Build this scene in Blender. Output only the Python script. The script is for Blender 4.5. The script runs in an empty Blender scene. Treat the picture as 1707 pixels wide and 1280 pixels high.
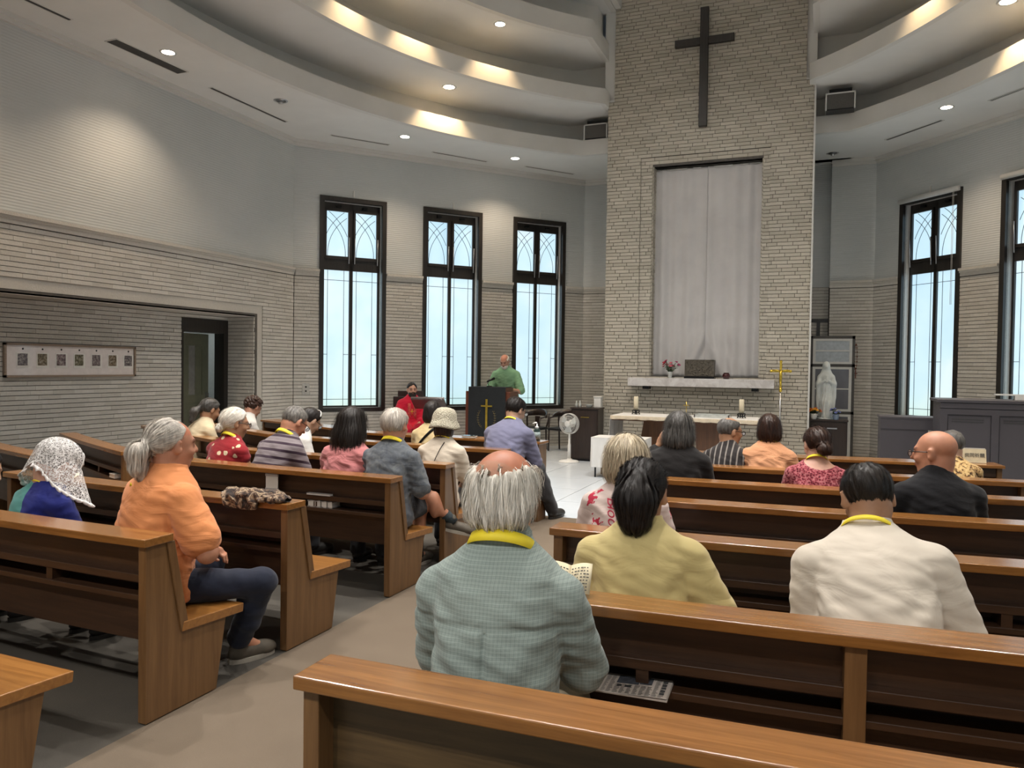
import bpy, bmesh, math, random
import numpy as np
from mathutils import Vector, Matrix

scene = bpy.context.scene
COL = scene.collection
rnd = random.Random(7)

# ---------------------------------------------------------------- camera
CAM_H = 1.55
F_PX, CX, CY = 1282.0, 853.5, 640.0
YAW, PITCH, ROLL = math.radians(21.9), math.radians(-1.3), math.radians(0.79)
_fw = np.array([-math.sin(YAW) * math.cos(PITCH), math.cos(YAW) * math.cos(PITCH), math.sin(PITCH)])
_r0 = np.array([math.cos(YAW), math.sin(YAW), 0.0])
_u0 = np.cross(_r0, _fw)
_r = _r0 * math.cos(ROLL) + _u0 * math.sin(ROLL)
_u = -_r0 * math.sin(ROLL) + _u0 * math.cos(ROLL)
cam_data = bpy.data.cameras.new('camera')
cam_data.sensor_fit = 'HORIZONTAL'
cam_data.sensor_width = 36.0
cam_data.lens = 36.0 * F_PX / 1707.0
cam_data.clip_start = 0.05
cam_data.clip_end = 200
cam = bpy.data.objects.new('camera', cam_data)
COL.objects.link(cam)
cam.matrix_world = Matrix(((_r[0], _u[0], -_fw[0], 0), (_r[1], _u[1], -_fw[1], 0), (_r[2], _u[2], -_fw[2], CAM_H), (0, 0, 0, 1)))
scene.camera = cam

def visible_size(p):
    """depth of a point and whether the photograph's frame holds it (only used to choose which bricks become single objects)"""
    v = np.asarray(p, float) - np.array([0, 0, CAM_H])
    d = float(v @ _fw)
    if d < 0.2:
        return None
    x = CX + F_PX * float(v @ _r) / d
    y = CY - F_PX * float(v @ _u) / d
    if -5 < x < 1712 and -5 < y < 800:
        return d
    return None

# ---------------------------------------------------------------- world, exposure
world = bpy.data.worlds.new('world')
scene.world = world
world.use_nodes = True
_bg = world.node_tree.nodes['Background']
_bg.inputs[0].default_value = (0.62, 0.78, 1.0, 1)
_bg.inputs[1].default_value = 1.0
scene.view_settings.view_transform = 'Standard'
scene.view_settings.look = 'None'
scene.view_settings.exposure = 0.56
scene.view_settings.gamma = 1.0
scene.view_settings.use_curve_mapping = False
WINDOW_LIGHT = 0.70         # daylight through the frosted panes
LAMP_W = 150.0               # recessed ceiling lamps
LAMP_COL = (1.0, 0.78, 0.56)
COOL_COL = (1.0, 0.96, 0.91)
GOLD_COL = (1.0, 0.70, 0.38)

# ---------------------------------------------------------------- helpers
def link(o, parent=None):
    COL.objects.link(o)
    if parent is not None:
        o.parent = parent
    return o

def tag(o, label=None, cat=None, group=None, kind=None):
    if label: o['label'] = label
    if cat: o['category'] = cat
    if group: o['group'] = group
    if kind: o['kind'] = kind
    return o

def empty(name, loc=(0, 0, 0), rz=0.0, label=None, cat=None, group=None):
    o = bpy.data.objects.new(name, None)
    o.empty_display_size = 0.1
    o.location = loc
    o.rotation_euler = (0, 0, rz)
    link(o)
    return tag(o, label, cat, group)

class MB:
    """collects shapes and builds ONE mesh object"""
    def __init__(s):
        s.v, s.f, s.sm, s.mi = [], [], [], []
    def add(s, verts, faces, smooth=False, mi=0):
        n = len(s.v)
        s.v += [tuple(map(float, v)) for v in verts]
        s.f += [tuple(int(i) + n for i in f) for f in faces]
        s.sm += [smooth] * len(faces)
        s.mi += [mi] * len(faces)
        return s
    def box(s, x0, x1, y0, y1, z0, z1, M=None, mi=0):
        v = [(x0, y0, z0), (x1, y0, z0), (x1, y1, z0), (x0, y1, z0), (x0, y0, z1), (x1, y0, z1), (x1, y1, z1), (x0, y1, z1)]
        if M is not None: v = [tuple(M @ Vector(p)) for p in v]
        return s.add(v, [(0, 3, 2, 1), (4, 5, 6, 7), (0, 1, 5, 4), (1, 2, 6, 5), (2, 3, 7, 6), (3, 0, 4, 7)], mi=mi)
    def prism(s, poly, a0, a1, axis='x', M=None):
        """extrude polygon (list of 2D) along axis"""
        n = len(poly)
        def P(a, p):
            if axis == 'x': q = (a, p[0], p[1])
            elif axis == 'y': q = (p[0], a, p[1])
            else: q = (p[0], p[1], a)
            return tuple(M @ Vector(q)) if M is not None else q
        v = [P(a0, p) for p in poly] + [P(a1, p) for p in poly]
        f = [tuple(range(n))[::-1], tuple(range(n, 2 * n))] + [(i, (i + 1) % n, n + (i + 1) % n, n + i) for i in range(n)]
        return s.add(v, f)
    def lathe(s, prof, n=24, c=(0, 0, 0), smooth=True, sx=1.0, sy=1.0):
        m = len(prof)
        v, f = [], []
        for i in range(n):
            a = 2 * math.pi * i / n
            for r, z in prof:
                v.append((c[0] + r * math.cos(a) * sx, c[1] + r * math.sin(a) * sy, c[2] + z))
        for i in range(n):
            j = (i + 1) % n
            for k in range(m - 1):
                f.append((i * m + k, j * m + k, j * m + k + 1, i * m + k + 1))
        b = [i * m for i in range(n)][::-1]
        t = [i * m + m - 1 for i in range(n)]
        s.add(v, f, smooth)
        nb = len(s.v) - len(v)
        s.f += [tuple(nb + i for i in b), tuple(nb + i for i in t)]
        s.sm += [False, False]; s.mi += [0, 0]
        return s
    def tube(s, pts, r, n=8, closed=False, smooth=True, flat=None):
        pts = [Vector(p) for p in pts]
        m = len(pts)
        rs = r if isinstance(r, (list, tuple)) else [r] * m
        v, f = [], []
        prev = None
        for i, p in enumerate(pts):
            if closed: t = pts[(i + 1) % m] - pts[i - 1]
            else: t = pts[min(i + 1, m - 1)] - pts[max(i - 1, 0)]
            t = t.normalized() if t.length > 1e-9 else Vector((0, 0, 1))
            if prev is None:
                a = Vector((0, 0, 1)) if abs(t.z) < .9 else Vector((1, 0, 0))
                u = t.cross(a).normalized()
            else:
                u = (prev - t * prev.dot(t)).normalized()
            prev = u
            w = t.cross(u)
            for k in range(n):
                an = 2 * math.pi * k / n
                v.append(p + (u * math.cos(an) + w * math.sin(an)) * rs[i])
        for i in range(m if closed else m - 1):
            j = (i + 1) % m
            for k in range(n):
                l = (k + 1) % n
                f.append((i * n + k, i * n + l, j * n + l, j * n + k))
        if not closed:
            f.append(tuple(range(n))[::-1]); f.append(tuple((m - 1) * n + k for k in range(n)))
        return s.add(v, f, smooth)
    def sphere(s, c, r, n=12, m=8, M=None):
        r = r if isinstance(r, (list, tuple)) else (r, r, r)
        v, f = [], []
        v.append((0, 0, -1))
        for j in range(1, m):
            b = -math.pi / 2 + math.pi * j / m
            for i in range(n):
                a = 2 * math.pi * i / n
                v.append((math.cos(b) * math.cos(a), math.cos(b) * math.sin(a), math.sin(b)))
        v.append((0, 0, 1))
        for i in range(n):
            k = (i + 1) % n
            f.append((0, 1 + k, 1 + i))
            for j in range(m - 2):
                f.append((1 + j * n + i, 1 + j * n + k, 1 + (j + 1) * n + k, 1 + (j + 1) * n + i))
            f.append((1 + (m - 2) * n + i, 1 + (m - 2) * n + k, len(v) - 1))
        v = [Vector((p[0] * r[0], p[1] * r[1], p[2] * r[2])) for p in v]
        if M is not None: v = [M @ p for p in v]
        v = [p + Vector(c) for p in v]
        return s.add(v, f, True)
    def grid(s, P, smooth=True, flip=False):
        """P: 2D list of points"""
        a, b = len(P), len(P[0])
        v = [p for row in P for p in row]
        f = []
        for i in range(a - 1):
            for j in range(b - 1):
                q = (i * b + j, i * b + j + 1, (i + 1) * b + j + 1, (i + 1) * b + j)
                f.append(q[::-1] if flip else q)
        return s.add(v, f, smooth)
    def mesh(s, name, mats):
        me = bpy.data.meshes.new(name)
        me.from_pydata(s.v, [], s.f)
        me.polygons.foreach_set('use_smooth', s.sm)
        mats = mats if isinstance(mats, (list, tuple)) else [mats]
        for m in mats: me.materials.append(m)
        if len(mats) > 1: me.polygons.foreach_set('material_index', s.mi)
        me.update()
        return me
    def build(s, name, mats, parent=None, loc=None, rz=None, bevel=0.0):
        o = bpy.data.objects.new(name, s.mesh(name, mats))
        if loc is not None: o.location = loc
        if rz is not None: o.rotation_euler = (0, 0, rz)
        link(o, parent)
        if bevel:
            md = o.modifiers.new('bevel', 'BEVEL'); md.width = bevel; md.segments = 2; md.limit_method = 'ANGLE'
        return o

def copy_tree(o, parent=None):
    c = o.copy()
    link(c, parent)
    for ch in o.children:
        copy_tree(ch, c)
    return c

# ---------------------------------------------------------------- materials
class NT:
    def __init__(s, name):
        s.m = bpy.data.materials.new(name)
        s.m.use_nodes = True
        s.t = s.m.node_tree
        s.b = s.t.nodes['Principled BSDF']
    def n(s, typ, **kw):
        nd = s.t.nodes.new(typ)
        for k, v in kw.items():
            if k.startswith('i_'):
                key = k[2:]
                nd.inputs[int(key) if key.isdigit() else key].default_value = v
            else: setattr(nd, k, v)
        return nd
    def l(s, a, b): s.t.links.new(a, b)
    def inp(s, name, v):
        if name in s.b.inputs: s.b.inputs[name].default_value = v
    def coords(s, kind='Object', scale=(1, 1, 1), rot=(0, 0, 0)):
        tc = s.n('ShaderNodeTexCoord')
        mp = s.n('ShaderNodeMapping')
        mp.inputs['Scale'].default_value = scale
        mp.inputs['Rotation'].default_value = rot
        s.l(tc.outputs[kind], mp.inputs[0])
        return mp.outputs[0]
    def noise(s, vec, scale, detail=3, rough=.5, dist=0.0):
        nd = s.n('ShaderNodeTexNoise')
        nd.inputs['Scale'].default_value = scale; nd.inputs['Detail'].default_value = detail
        nd.inputs['Roughness'].default_value = rough; nd.inputs['Distortion'].default_value = dist
        if vec is not None: s.l(vec, nd.inputs['Vector'])
        return nd.outputs['Fac']
    def ramp(s, fac, stops):
        nd = s.n('ShaderNodeValToRGB')
        e = nd.color_ramp.elements
        while len(e) < len(stops): e.new(0.5)
        for i, (p, c) in enumerate(stops):
            e[i].position = p; e[i].color = (*c, 1) if len(c) == 3 else c
        s.l(fac, nd.inputs[0])
        return nd.outputs[0]
    def math(s, op, a, b=None, c=None):
        nd = s.n('ShaderNodeMath', operation=op)
        for i, v in enumerate((a, b, c)):
            if v is None: continue
            if isinstance(v, (int, float)): nd.inputs[i].default_value = v
            else: s.l(v, nd.inputs[i])
        return nd.outputs[0]
    def mix(s, fac, a, b, blend='MIX'):
        nd = s.n('ShaderNodeMix', data_type='RGBA', blend_type=blend)
        for sock, v in ((nd.inputs[0], fac), (nd.inputs[6], a), (nd.inputs[7], b)):
            if isinstance(v, (int, float)): sock.default_value = v
            elif isinstance(v, tuple): sock.default_value = (*v, 1) if len(v) == 3 else v
            else: s.l(v, sock)
        return nd.outputs[2]
    def bump(s, h, strength=.3, dist=.01):
        nd = s.n('ShaderNodeBump')
        nd.inputs['Strength'].default_value = strength; nd.inputs['Distance'].default_value = dist
        s.l(h, nd.inputs['Height']); s.l(nd.outputs[0], s.b.inputs['Normal'])
        return nd
    def color(s, c):
        if isinstance(c, tuple): s.b.inputs['Base Color'].default_value = (*c, 1)
        else: s.l(c, s.b.inputs['Base Color'])

def lin(r, g, b):
    f = lambda c: (c / 255 / 12.92) if c / 255 <= .04045 else ((c / 255 + .055) / 1.055) ** 2.4
    return (f(r), f(g), f(b))

def plain(name, c, rough=.5, metal=0.0, coat=0.0, vary=.12, scale=18, bump=0.0, spec=None, sheen=0.0):
    t = NT(name)
    vec = t.coords('Object')
    f = t.noise(vec, scale, 4)
    lo = tuple(x * (1 - vary) for x in c); hi = tuple(min(1, x * (1 + vary)) for x in c)
    t.color(t.ramp(f, [(.3, lo), (.7, hi)]))
    t.inp('Roughness', rough); t.inp('Metallic', metal); t.inp('Coat Weight', coat)
    if sheen: t.inp('Sheen Weight', sheen)
    if spec is not None: t.inp('Specular IOR Level', spec)
    if bump: t.bump(t.noise(vec, scale * 6, 5), bump, .004)
    return t.m

def wood(name, c0, c1, rough=.35, coat=.3, along='x', scale=1.0, spec=.5):
    t = NT(name)
    st = {'x': (1.2, 22, 22), 'z': (22, 22, 1.2), 'y': (22, 1.2, 22)}[along]
    vec = t.coords('Object', tuple(a * scale for a in st))
    g = t.noise(vec, 1.6, 6, .62, .6)
    vec2 = t.coords('Object', tuple(a * scale * 4 for a in st))
    g2 = t.noise(vec2, 2.2, 3, .6)
    mid = tuple((a + b) / 2 for a, b in zip(c0, c1))
    col = t.ramp(g, [(.28, c0), (.5, mid), (.72, c1)])
    col = t.mix(t.math('MULTIPLY', g2, .28), col, tuple(x * .45 for x in c0))
    t.color(col)
    t.inp('Roughness', rough); t.inp('Coat Weight', coat); t.inp('Coat Roughness', .16); t.inp('Specular IOR Level', spec)
    t.bump(g2, .12, .002)
    return t.m

def emit(name, c, s):
    t = NT(name)
    t.b.inputs['Base Color'].default_value = (*c, 1)
    t.b.inputs['Emission Color'].default_value = (*c, 1)
    t.b.inputs['Emission Strength'].default_value = s
    return t.m

def brick_mat(name, cols, rough=.85, bump=.9):
    t = NT(name)
    geo = t.n('ShaderNodeNewGeometry'); oi = t.n('ShaderNodeObjectInfo')
    r = t.math('FRACT', t.math('ADD', geo.outputs['Random Per Island'], oi.outputs['Random']))
    col = t.ramp(r, [(0, cols[0]), (.5, cols[1]), (1, cols[2])])
    vec = geo.outputs['Position']
    n1 = t.noise(vec, 30, 5, .65)
    n2 = t.noise(vec, 1.1, 3)
    col = t.mix(t.math('MULTIPLY', n1, .45), col, tuple(x * .55 for x in cols[0]))
    col = t.mix(t.math('MULTIPLY', n2, .3), col, tuple(min(1, x * 1.15) for x in cols[2]))
    t.color(col)
    t.inp('Roughness', rough); t.inp('Specular IOR Level', .25)
    t.bump(t.noise(vec, 55, 6, .7), bump, .008)
    return t.m

M = {}
M['brick'] = brick_mat('pale_brick', [(.54, .515, .465), (.62, .595, .545), (.69, .665, .615)])
M['brick_tower'] = brick_mat('tower_brick', [(.41, .38, .315), (.48, .445, .375), (.56, .525, .45)], bump=.5)
M['mortar'] = plain('mortar', (.10, .092, .082), .95, vary=.2)  # dark mortar; the shade in the joints is put into its colour
M['white_paint'] = plain('white_paint', (.62, .62, .60), .6, vary=.04)
M['ceiling'] = plain('ceiling_plaster', (.74, .74, .72), .8, vary=.03, scale=2)
M['fascia'] = plain('fascia_paint', (.66, .65, .62), .55, vary=.04, scale=2)
t = NT('ribbed_wall')
vec = t.n('ShaderNodeNewGeometry').outputs['Position']
sep = t.n('ShaderNodeSeparateXYZ'); t.l(vec, sep.inputs[0])
w = t.math('SINE', t.math('MULTIPLY', sep.outputs[2], 2 * math.pi / .034))
n2 = t.noise(vec, .8, 4, .6)
n3 = t.noise(vec, 3.2, 4, .6)
t.color(t.mix(t.math('MULTIPLY', n3, .22), t.ramp(n2, [(.3, (.53, .56, .56)), (.7, (.62, .635, .625))]), (.44, .465, .465)))
t.inp('Roughness', .6)
t.bump(w, .35, .004)
M['ribbed'] = t.m
M['dark_frame'] = wood('dark_window_wood', (.012, .010, .009), (.030, .024, .020), .38, .25, 'z')
M['reveal'] = plain('reveal_white', (.62, .63, .62), .4, vary=.03)
M['lead'] = plain('lead_came', (.06, .09, .10), .4, .6)
M['steel'] = plain('steel', (.55, .55, .56), .3, 1.0, vary=.05)
M['black_metal'] = plain('black_metal', (.015, .015, .016), .35, .6, vary=.1)

# frosted glass lit by the day outside: sky above, pale clouds, greenery low down
t = NT('frosted_daylight_glass')
pos = t.n('ShaderNodeNewGeometry').outputs['Position']
sep = t.n('ShaderNodeSeparateXYZ'); t.l(pos, sep.inputs[0])
h = t.math('MULTIPLY', t.math('SUBTRACT', sep.outputs[2], .75), 1 / 3.6)
cl = t.noise(pos, .75, 3, .55)
sky = t.ramp(cl, [(.36, (.44, .70, .92)), (.52, (.58, .82, .95)), (.66, (.82, .92, .97))])
low = t.ramp(h, [(0, (.58, .80, .50)), (.07, (.66, .86, .76)), (.20, (.66, .86, .96)), (1, (.60, .83, .96))])
colr = t.mix(.5, sky, low)
t.color((.22, .26, .28))
t.l(colr, t.b.inputs['Emission Color'])
t.inp('Emission Strength', 1.0)
t.inp('Roughness', .25)
M['pane'] = t.m
PANE_NODE = t.b

# ---------------------------------------------------------------- the room
XC = -1.82                       # axis of the chapel
mir = lambda x: 2 * XC - x
Z1, Z2, Z3, Z4, ZT = 5.27, 5.90, 6.70, 7.50, 8.40
A49 = math.radians(49)
LEDGE = 3.06
YB = -3.6                        # back wall behind the camera
YE = 14.85

class Frame2:
    """a wall seen from the room: origin, direction along it, normal into the room"""
    def __init__(s, p0, ang, nrm_sign=1):
        s.p0 = np.array([p0[0], p0[1], 0.0]); s.a = ang
        s.d = np.array([math.cos(ang), math.sin(ang), 0.0])
        s.n = np.array([math.sin(ang), -math.cos(ang), 0.0]) * nrm_sign
    def P(s, t, o, z):
        p = s.p0 + s.d * t + s.n * o
        return (p[0], p[1], z)
    def M(s):
        return Matrix(((s.d[0], s.n[0], 0, s.p0[0]), (s.d[1], s.n[1], 0, s.p0[1]), (0, 0, 1, 0), (0, 0, 0, 1)))

def fbox(mb, fr, s0, s1, o0, o1, z0, z1, mi=0):
    v = [fr.P(a, b, c) for c in (z0, z1) for a, b in ((s0, o0), (s1, o0), (s1, o1), (s0, o1))]
    f = [(0, 3, 2, 1), (4, 5, 6, 7), (0, 1, 5, 4), (1, 2, 6, 5), (2, 3, 7, 6), (3, 0, 4, 7)]
    mb.add(v, f, mi=mi)

def free(intervals, holes):
    out = list(intervals)
    for h0, h1 in holes:
        nxt = []
        for a, b in out:
            if h1 <= a or h0 >= b: nxt.append((a, b)); continue
            if h0 > a: nxt.append((a, h0))
            if h1 < b: nxt.append((h1, b))
        out = nxt
    return [(a, b) for a, b in out if b - a > .006]

unit_brick = {}
def lay_bricks(parent, fr, span, z0, z1, holes, mat, L=.29, course=.057, gh=.0075, gv=.0016, proud=.018, base=0.0, limit=300, gate=None):
    """holes: list of (s0,s1,z0,z1). Whole bricks that show largest become single objects, the rest one mesh."""
    r = random.Random(int(abs(fr.p0[0] * 100 + fr.p0[1] * 7 + z0 * 13)))
    whole, rest = [], []
    n = int(round((z1 - z0) / course)); course = (z1 - z0) / n
    for i in range(n):
        a = z0 + i * course; b = a + course - gh
        hl = [(h[0], h[1]) for h in holes if h[2] < b - .004 and h[3] > a + .004]
        for s0, s1 in free([span], hl):
            off = (i % 2) * L * .5 + (i % 3) * .04
            k = math.floor((s0 - off) / L)
            while True:
                u0 = off + k * L; u1 = u0 + L - gv
                k += 1
                if u0 >= s1 - .006: break
                c0, c1 = max(u0, s0), min(u1, s1)
                if c1 - c0 < .006: continue
                if c1 - c0 > L - gv - .002: whole.append((c0, a, r.uniform(-.003, .003)))
                else: rest.append((c0, c1, a, b, r.uniform(-.003, .003)))
    sel = []
    for q in whole:
        p = fr.P(q[0] + L / 2, 0, q[1])
        d = visible_size(p)
        if d is not None and (gate is None or gate(q)): sel.append((d, q))
    sel.sort(key=lambda e: e[0])
    chosen = set(q for _, q in sel[:limit])
    key = (round(L, 4), round(course, 5), mat.name)
    if key not in unit_brick:
        mb = MB(); mb.box(0, L - gv, -.01, proud, 0, course - gh)
        unit_brick[key] = mb.mesh('brick', mat)
    Mf = fr.M()
    for q in whole:
        if q in chosen:
            o = bpy.data.objects.new('brick', unit_brick[key])
            o.matrix_world = Mf @ Matrix.Translation((q[0], base + q[2], q[1]))
            link(o); o.parent = parent
            o.matrix_parent_inverse = parent.matrix_world.inverted()
        else: rest.append((q[0], q[0] + L - gv, q[1], q[1] + course - gh, q[2]))
    mb = MB()
    for c0, c1, a, b, j in rest: fbox(mb, fr, c0, c1, base - .01, base + proud + j, a, b)
    o = mb.build('brickwork', mat, parent)
    o['kind'] = 'stuff'
    return o

def struct(name, mb, mat, parent=None):
    o = mb.build(name, mat, parent)
    if parent is None: o['kind'] = 'structure'
    return o

# --- floor
mb = MB(); mb.box(-10, 6, YB, 16, -.2, -.012)
t = NT('pew_carpet'); vec = t.coords('Object')
t.color(t.mix(t.math('MULTIPLY', t.noise(vec, 260, 2), .5), t.ramp(t.noise(vec, 1.3, 4), [(.35, (.066, .058, .048)), (.65, (.098, .084, .066))]), (.04, .036, .03)))
t.inp('Roughness', .95); t.bump(t.noise(vec, 420, 2), .5, .004)
M['carpet_pew'] = t.m  # grey-brown, with the shade under the pews put into its tone
floor = struct('floor', mb, M['carpet_pew'])
t = NT('aisle_carpet'); vec = t.coords('Object')
t.color(t.mix(t.math('MULTIPLY', t.noise(vec, 300, 2), .6), t.ramp(t.noise(vec, 1.1, 4), [(.35, (.160, .120, .082)), (.65, (.205, .157, .110))]), (.085, .064, .046)))
t.inp('Roughness', .95); t.bump(t.noise(vec, 420, 2), .6, .004)
M['carpet_aisle'] = t.m
mb = MB(); mb.box(-2.64, -1.14, YB, 7.55, -.02, 0.0)
struct('aisle_carpet', mb, M['carpet_aisle'], floor)
mb = MB(); mb.box(-10, -2.64, YB, 7.55, -.02, -.001); mb.box(-1.14, 6, YB, 7.55, -.02, -.001)
struct('pew_carpet', mb, M['carpet_pew'], floor)
t = NT('sanctuary_marble'); vec = t.coords('Object')
t.color(t.mix(t.noise(vec, 2.2, 6, .6, 1.0), (.56, .62, .69), (.70, .75, .80)))  # bluish tone puts reflected window light into the marble colour
t.inp('Roughness', .22)
M['marble_floor'] = t.m
tile = MB(); tile.box(0, .893, 0, .893, -.02, 0)
tile_me = tile.mesh('floor_tile', M['marble_floor'])
for i in range(14):
    for j in range(9):
        x0, y0 = -8.2 + i * .9, 7.554 + j * .9
        if x0 + .45 > 4.7: continue
        if (y0 - 10.55) / math.tan(A49) > min(x0 + 8.2 + .9, 4.6 - x0): continue
        if y0 > 14.4: continue
        o = bpy.data.objects.new('floor_tile', tile_me); o.location = (x0, y0, 0); link(o, floor)

# --- walls
WL = {}
fr_left = Frame2((-8.2, YB), math.pi / 2)          # s = y - YB ; normal +x
fr_lfront = Frame2((-8.2, 10.55), A49)             # normal towards the room
fr_rfront = Frame2((mir(-8.2), 10.55), math.pi - A49, -1)
fr_right = Frame2((mir(-8.2), YB), math.pi / 2, -1)
fr_back = Frame2((-8.2, YB), 0.0, -1)
LW = (-4.46 + 8.2) / math.cos(A49)

def wall_with_holes(mb, fr, span, zs, holes, o0=-.3, o1=0.0):
    """backing wall split around rectangular holes that all share z-range"""
    cuts = sorted(set([span[0], span[1]] + [h for q in holes for h in q[:2]]))
    for a, b in zip(cuts[:-1], cuts[1:]):
        hz = sorted((q[2], q[3]) for q in holes if q[0] <= a + 1e-6 and q[1] >= b - 1e-6)
        z = zs[0]
        for h0, h1 in hz:
            if h0 > z + 1e-6: fbox(mb, fr, a, b, o0, o1, z, h0)
            z = h1
        if zs[1] > z + 1e-6: fbox(mb, fr, a, b, o0, o1, z, zs[1])

def ledge(fr, spans, parent, z=LEDGE):
    """moulded string course over the brickwork"""
    mb = MB()
    for a, b in spans:
        fbox(mb, fr, a, b, -.01, .075, z + .045, z + .085)
        fbox(mb, fr, a, b, -.01, .05, z + .015, z + .045)
        fbox(mb, fr, a, b, -.01, .032, z - .035, z + .015)
    return struct('string_course', mb, M['brick'], parent)

def cornice(fr, a, b, parent):
    mb = MB()
    fbox(mb, fr, a, b, 0, .07, Z1 - .055, Z1)
    fbox(mb, fr, a, b, 0, .04, Z1 - .10, Z1 - .055)
    return struct('cornice', mb, M['fascia'], parent)

# left wall with its deep recess (door and picture inside)
REC0, REC1, RECZ = 3.0 - YB, 9.63 - YB, 2.27
INX = .53
SL = 10.55 - YB
mb = MB()
wall_with_holes(mb, fr_left, (0, SL), (LEDGE, Z1 + .05), [])
wl = struct('wall_left', mb, M['ribbed'])
mb = MB()
wall_with_holes(mb, fr_left, (0, SL), (0, LEDGE), [(REC0, REC1, 0, RECZ)], -.6, 0)
DOOR0, DOOR1, DOORZ = 8.66 - YB, 9.60 - YB, 2.21
wall_with_holes(mb, fr_left, (REC0, REC1), (0, RECZ), [(DOOR0, DOOR1, 0, DOORZ)], -.6, -INX)
struct('mortar_bed', mb, M['mortar'], wl)
STEP = .10      # stepped brick frame of the recess
lay_bricks(wl, fr_left, (0, SL - .005), 0, LEDGE - .04, [(REC0 - STEP - .06, REC1 + STEP + .06, 0, RECZ + STEP + .0795)], M['brick'], limit=150)
# two setbacks around the recess
mb = MB()
for k, (w, o) in enumerate(((STEP + .058, .004), (STEP * .5, -.02))):
    fbox(mb, fr_left, REC0 - w, REC1 + w, -.05, o, RECZ + (0 if k else STEP * .5), RECZ + w + (0 if k else .02))
    fbox(mb, fr_left, REC1 + (0 if k else STEP * .5), REC1 + w, -.05, o, 0, RECZ + (0 if k else STEP * .5) - .0005)
struct('recess_frame', mb, M['brick'], wl)
lay_bricks(wl, fr_left, (REC0, REC1 - .004), 0, RECZ - .004, [(DOOR0, DOOR1, 0, DOORZ)], M['brick'], base=-INX, limit=149)
fr_jamb = Frame2((-8.2 - INX, 9.63), 0.0)          # faces -y (towards the camera)
lay_bricks(wl, fr_jamb, (.012, INX - .004), 0, RECZ - .004, [], M['brick'], L=.26, limit=60)
mb = MB(); mb.box(-8.2 - INX, -8.2, REC0 + YB, REC1 + YB, RECZ - .004, RECZ + .02)
struct('recess_soffit', mb, M['brick'], wl)
ledge(fr_left, [(0, SL)], wl)
cornice(fr_left, 0, SL, wl)

WIN_Z = (.7415, 4.40)
WINS_L = [(.435, 1.60), (2.285, 3.45), (4.105, 5.26)]
WINS_R = [(3.97, 5.15), (2.14, 3.31), (.31, 1.47)]
def front_wall(name, fr, wins):
    mb = MB()
    holes = [(a, b, *WIN_Z) for a, b in wins]
    wall_with_holes(mb, fr, (-.12, LW + .05), (LEDGE, Z1 + .05), [(a, b, LEDGE, WIN_Z[1]) for a, b in wins])
    w = struct(name, mb, M['ribbed'])
    mb = MB()
    wall_with_holes(mb, fr, (-.12, LW + .05), (0, LEDGE), [(a, b, WIN_Z[0], LEDGE) for a, b in wins])
    struct('mortar_bed', mb, M['mortar'], w)
    lay_bricks(w, fr, (.02, LW), 0, LEDGE - .04, holes, M['brick'], limit=220)
    ledge(fr, free([(.03, LW)], [(a - .005, b + .005) for a, b in wins]), w)
    cornice(fr, .02, LW, w)
    return w
wlf = front_wall('wall_left_front', fr_lfront, WINS_L)
wrf = front_wall('wall_right_front', fr_rfront, WINS_R)

# short end walls beside the tower
fr_le = Frame2((-4.46, YE), 0.0)
fr_re = Frame2((.10, YE), 0.0)
for nm, fr, ln in (('wall_end_left', fr_le, 1.3), ('wall_end_right', fr_re, mir(-4.46) - .10)):
    mb = MB(); fbox(mb, fr, 0, ln, -.3, 0, LEDGE, Z1 + .05)
    w = struct(nm, mb, M['ribbed'])
    mb = MB(); fbox(mb, fr, 0, ln, -.3, 0, 0, LEDGE); struct('mortar_bed', mb, M['mortar'], w)
    lay_bricks(w, fr, (.01, ln - .01), 0, LEDGE - .04, [], M['brick'], limit=90)
    ledge(fr, [(.0, ln)], w); cornice(fr, 0, ln, w)
# alcove behind the tower on the right
fr_al = Frame2((-.6, 15.05), 0.0)
mb = MB(); fbox(mb, fr_al, 0, .95, -.2, 0, LEDGE, Z1 + .05)
w = struct('wall_alcove', mb, M['ribbed'])
mb = MB(); fbox(mb, fr_al, 0, .95, -.2, 0, 0, LEDGE); struct('mortar_bed', mb, M['mortar'], w)
lay_bricks(w, fr_al, (0, .69), 0, LEDGE, [], M['brick'], limit=30)
mb = MB()
fbox(mb, fr_al, .0, .69, .02, .05, 2.43, 2.49); fbox(mb, fr_al, .5, .56, .02, .05, 2.1, 2.43)
struct('dark_rail', mb, M['dark_frame'], w)

# right wall and the wall behind the photographer, unseen; windows of the same kind added for light
SIDE_FILL_WINS = [(9.6, 10.8), (7.4, 8.6), (5.2, 6.4), (3.0, 4.2)]
mb = MB(); wall_with_holes(mb, fr_right, (0, SL), (0, Z1 + .05), [(a, b, *WIN_Z) for a, b in SIDE_FILL_WINS]); wr = struct('wall_right', mb, M['ribbed'])
BACK_FILL_WINS = [(1.0, 2.2), (3.2, 4.4), (8.3, 9.5), (10.5, 11.7)]
mb = MB(); wall_with_holes(mb, fr_back, (-.3, 13.1), (0, Z1 + .05), [(a, b, *WIN_Z) for a, b in BACK_FILL_WINS]); wb = struct('wall_back', mb, M['ribbed'])

# --- windows
def arc_pts(p, q, bulge, n=10):
    p, q = np.array(p), np.array(q)
    d = q - p; nn = np.array([-d[1], d[0]])
    return [tuple(p + d * t + nn * bulge * 4 * t * (1 - t)) for t in np.linspace(0, 1, n)]

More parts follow.
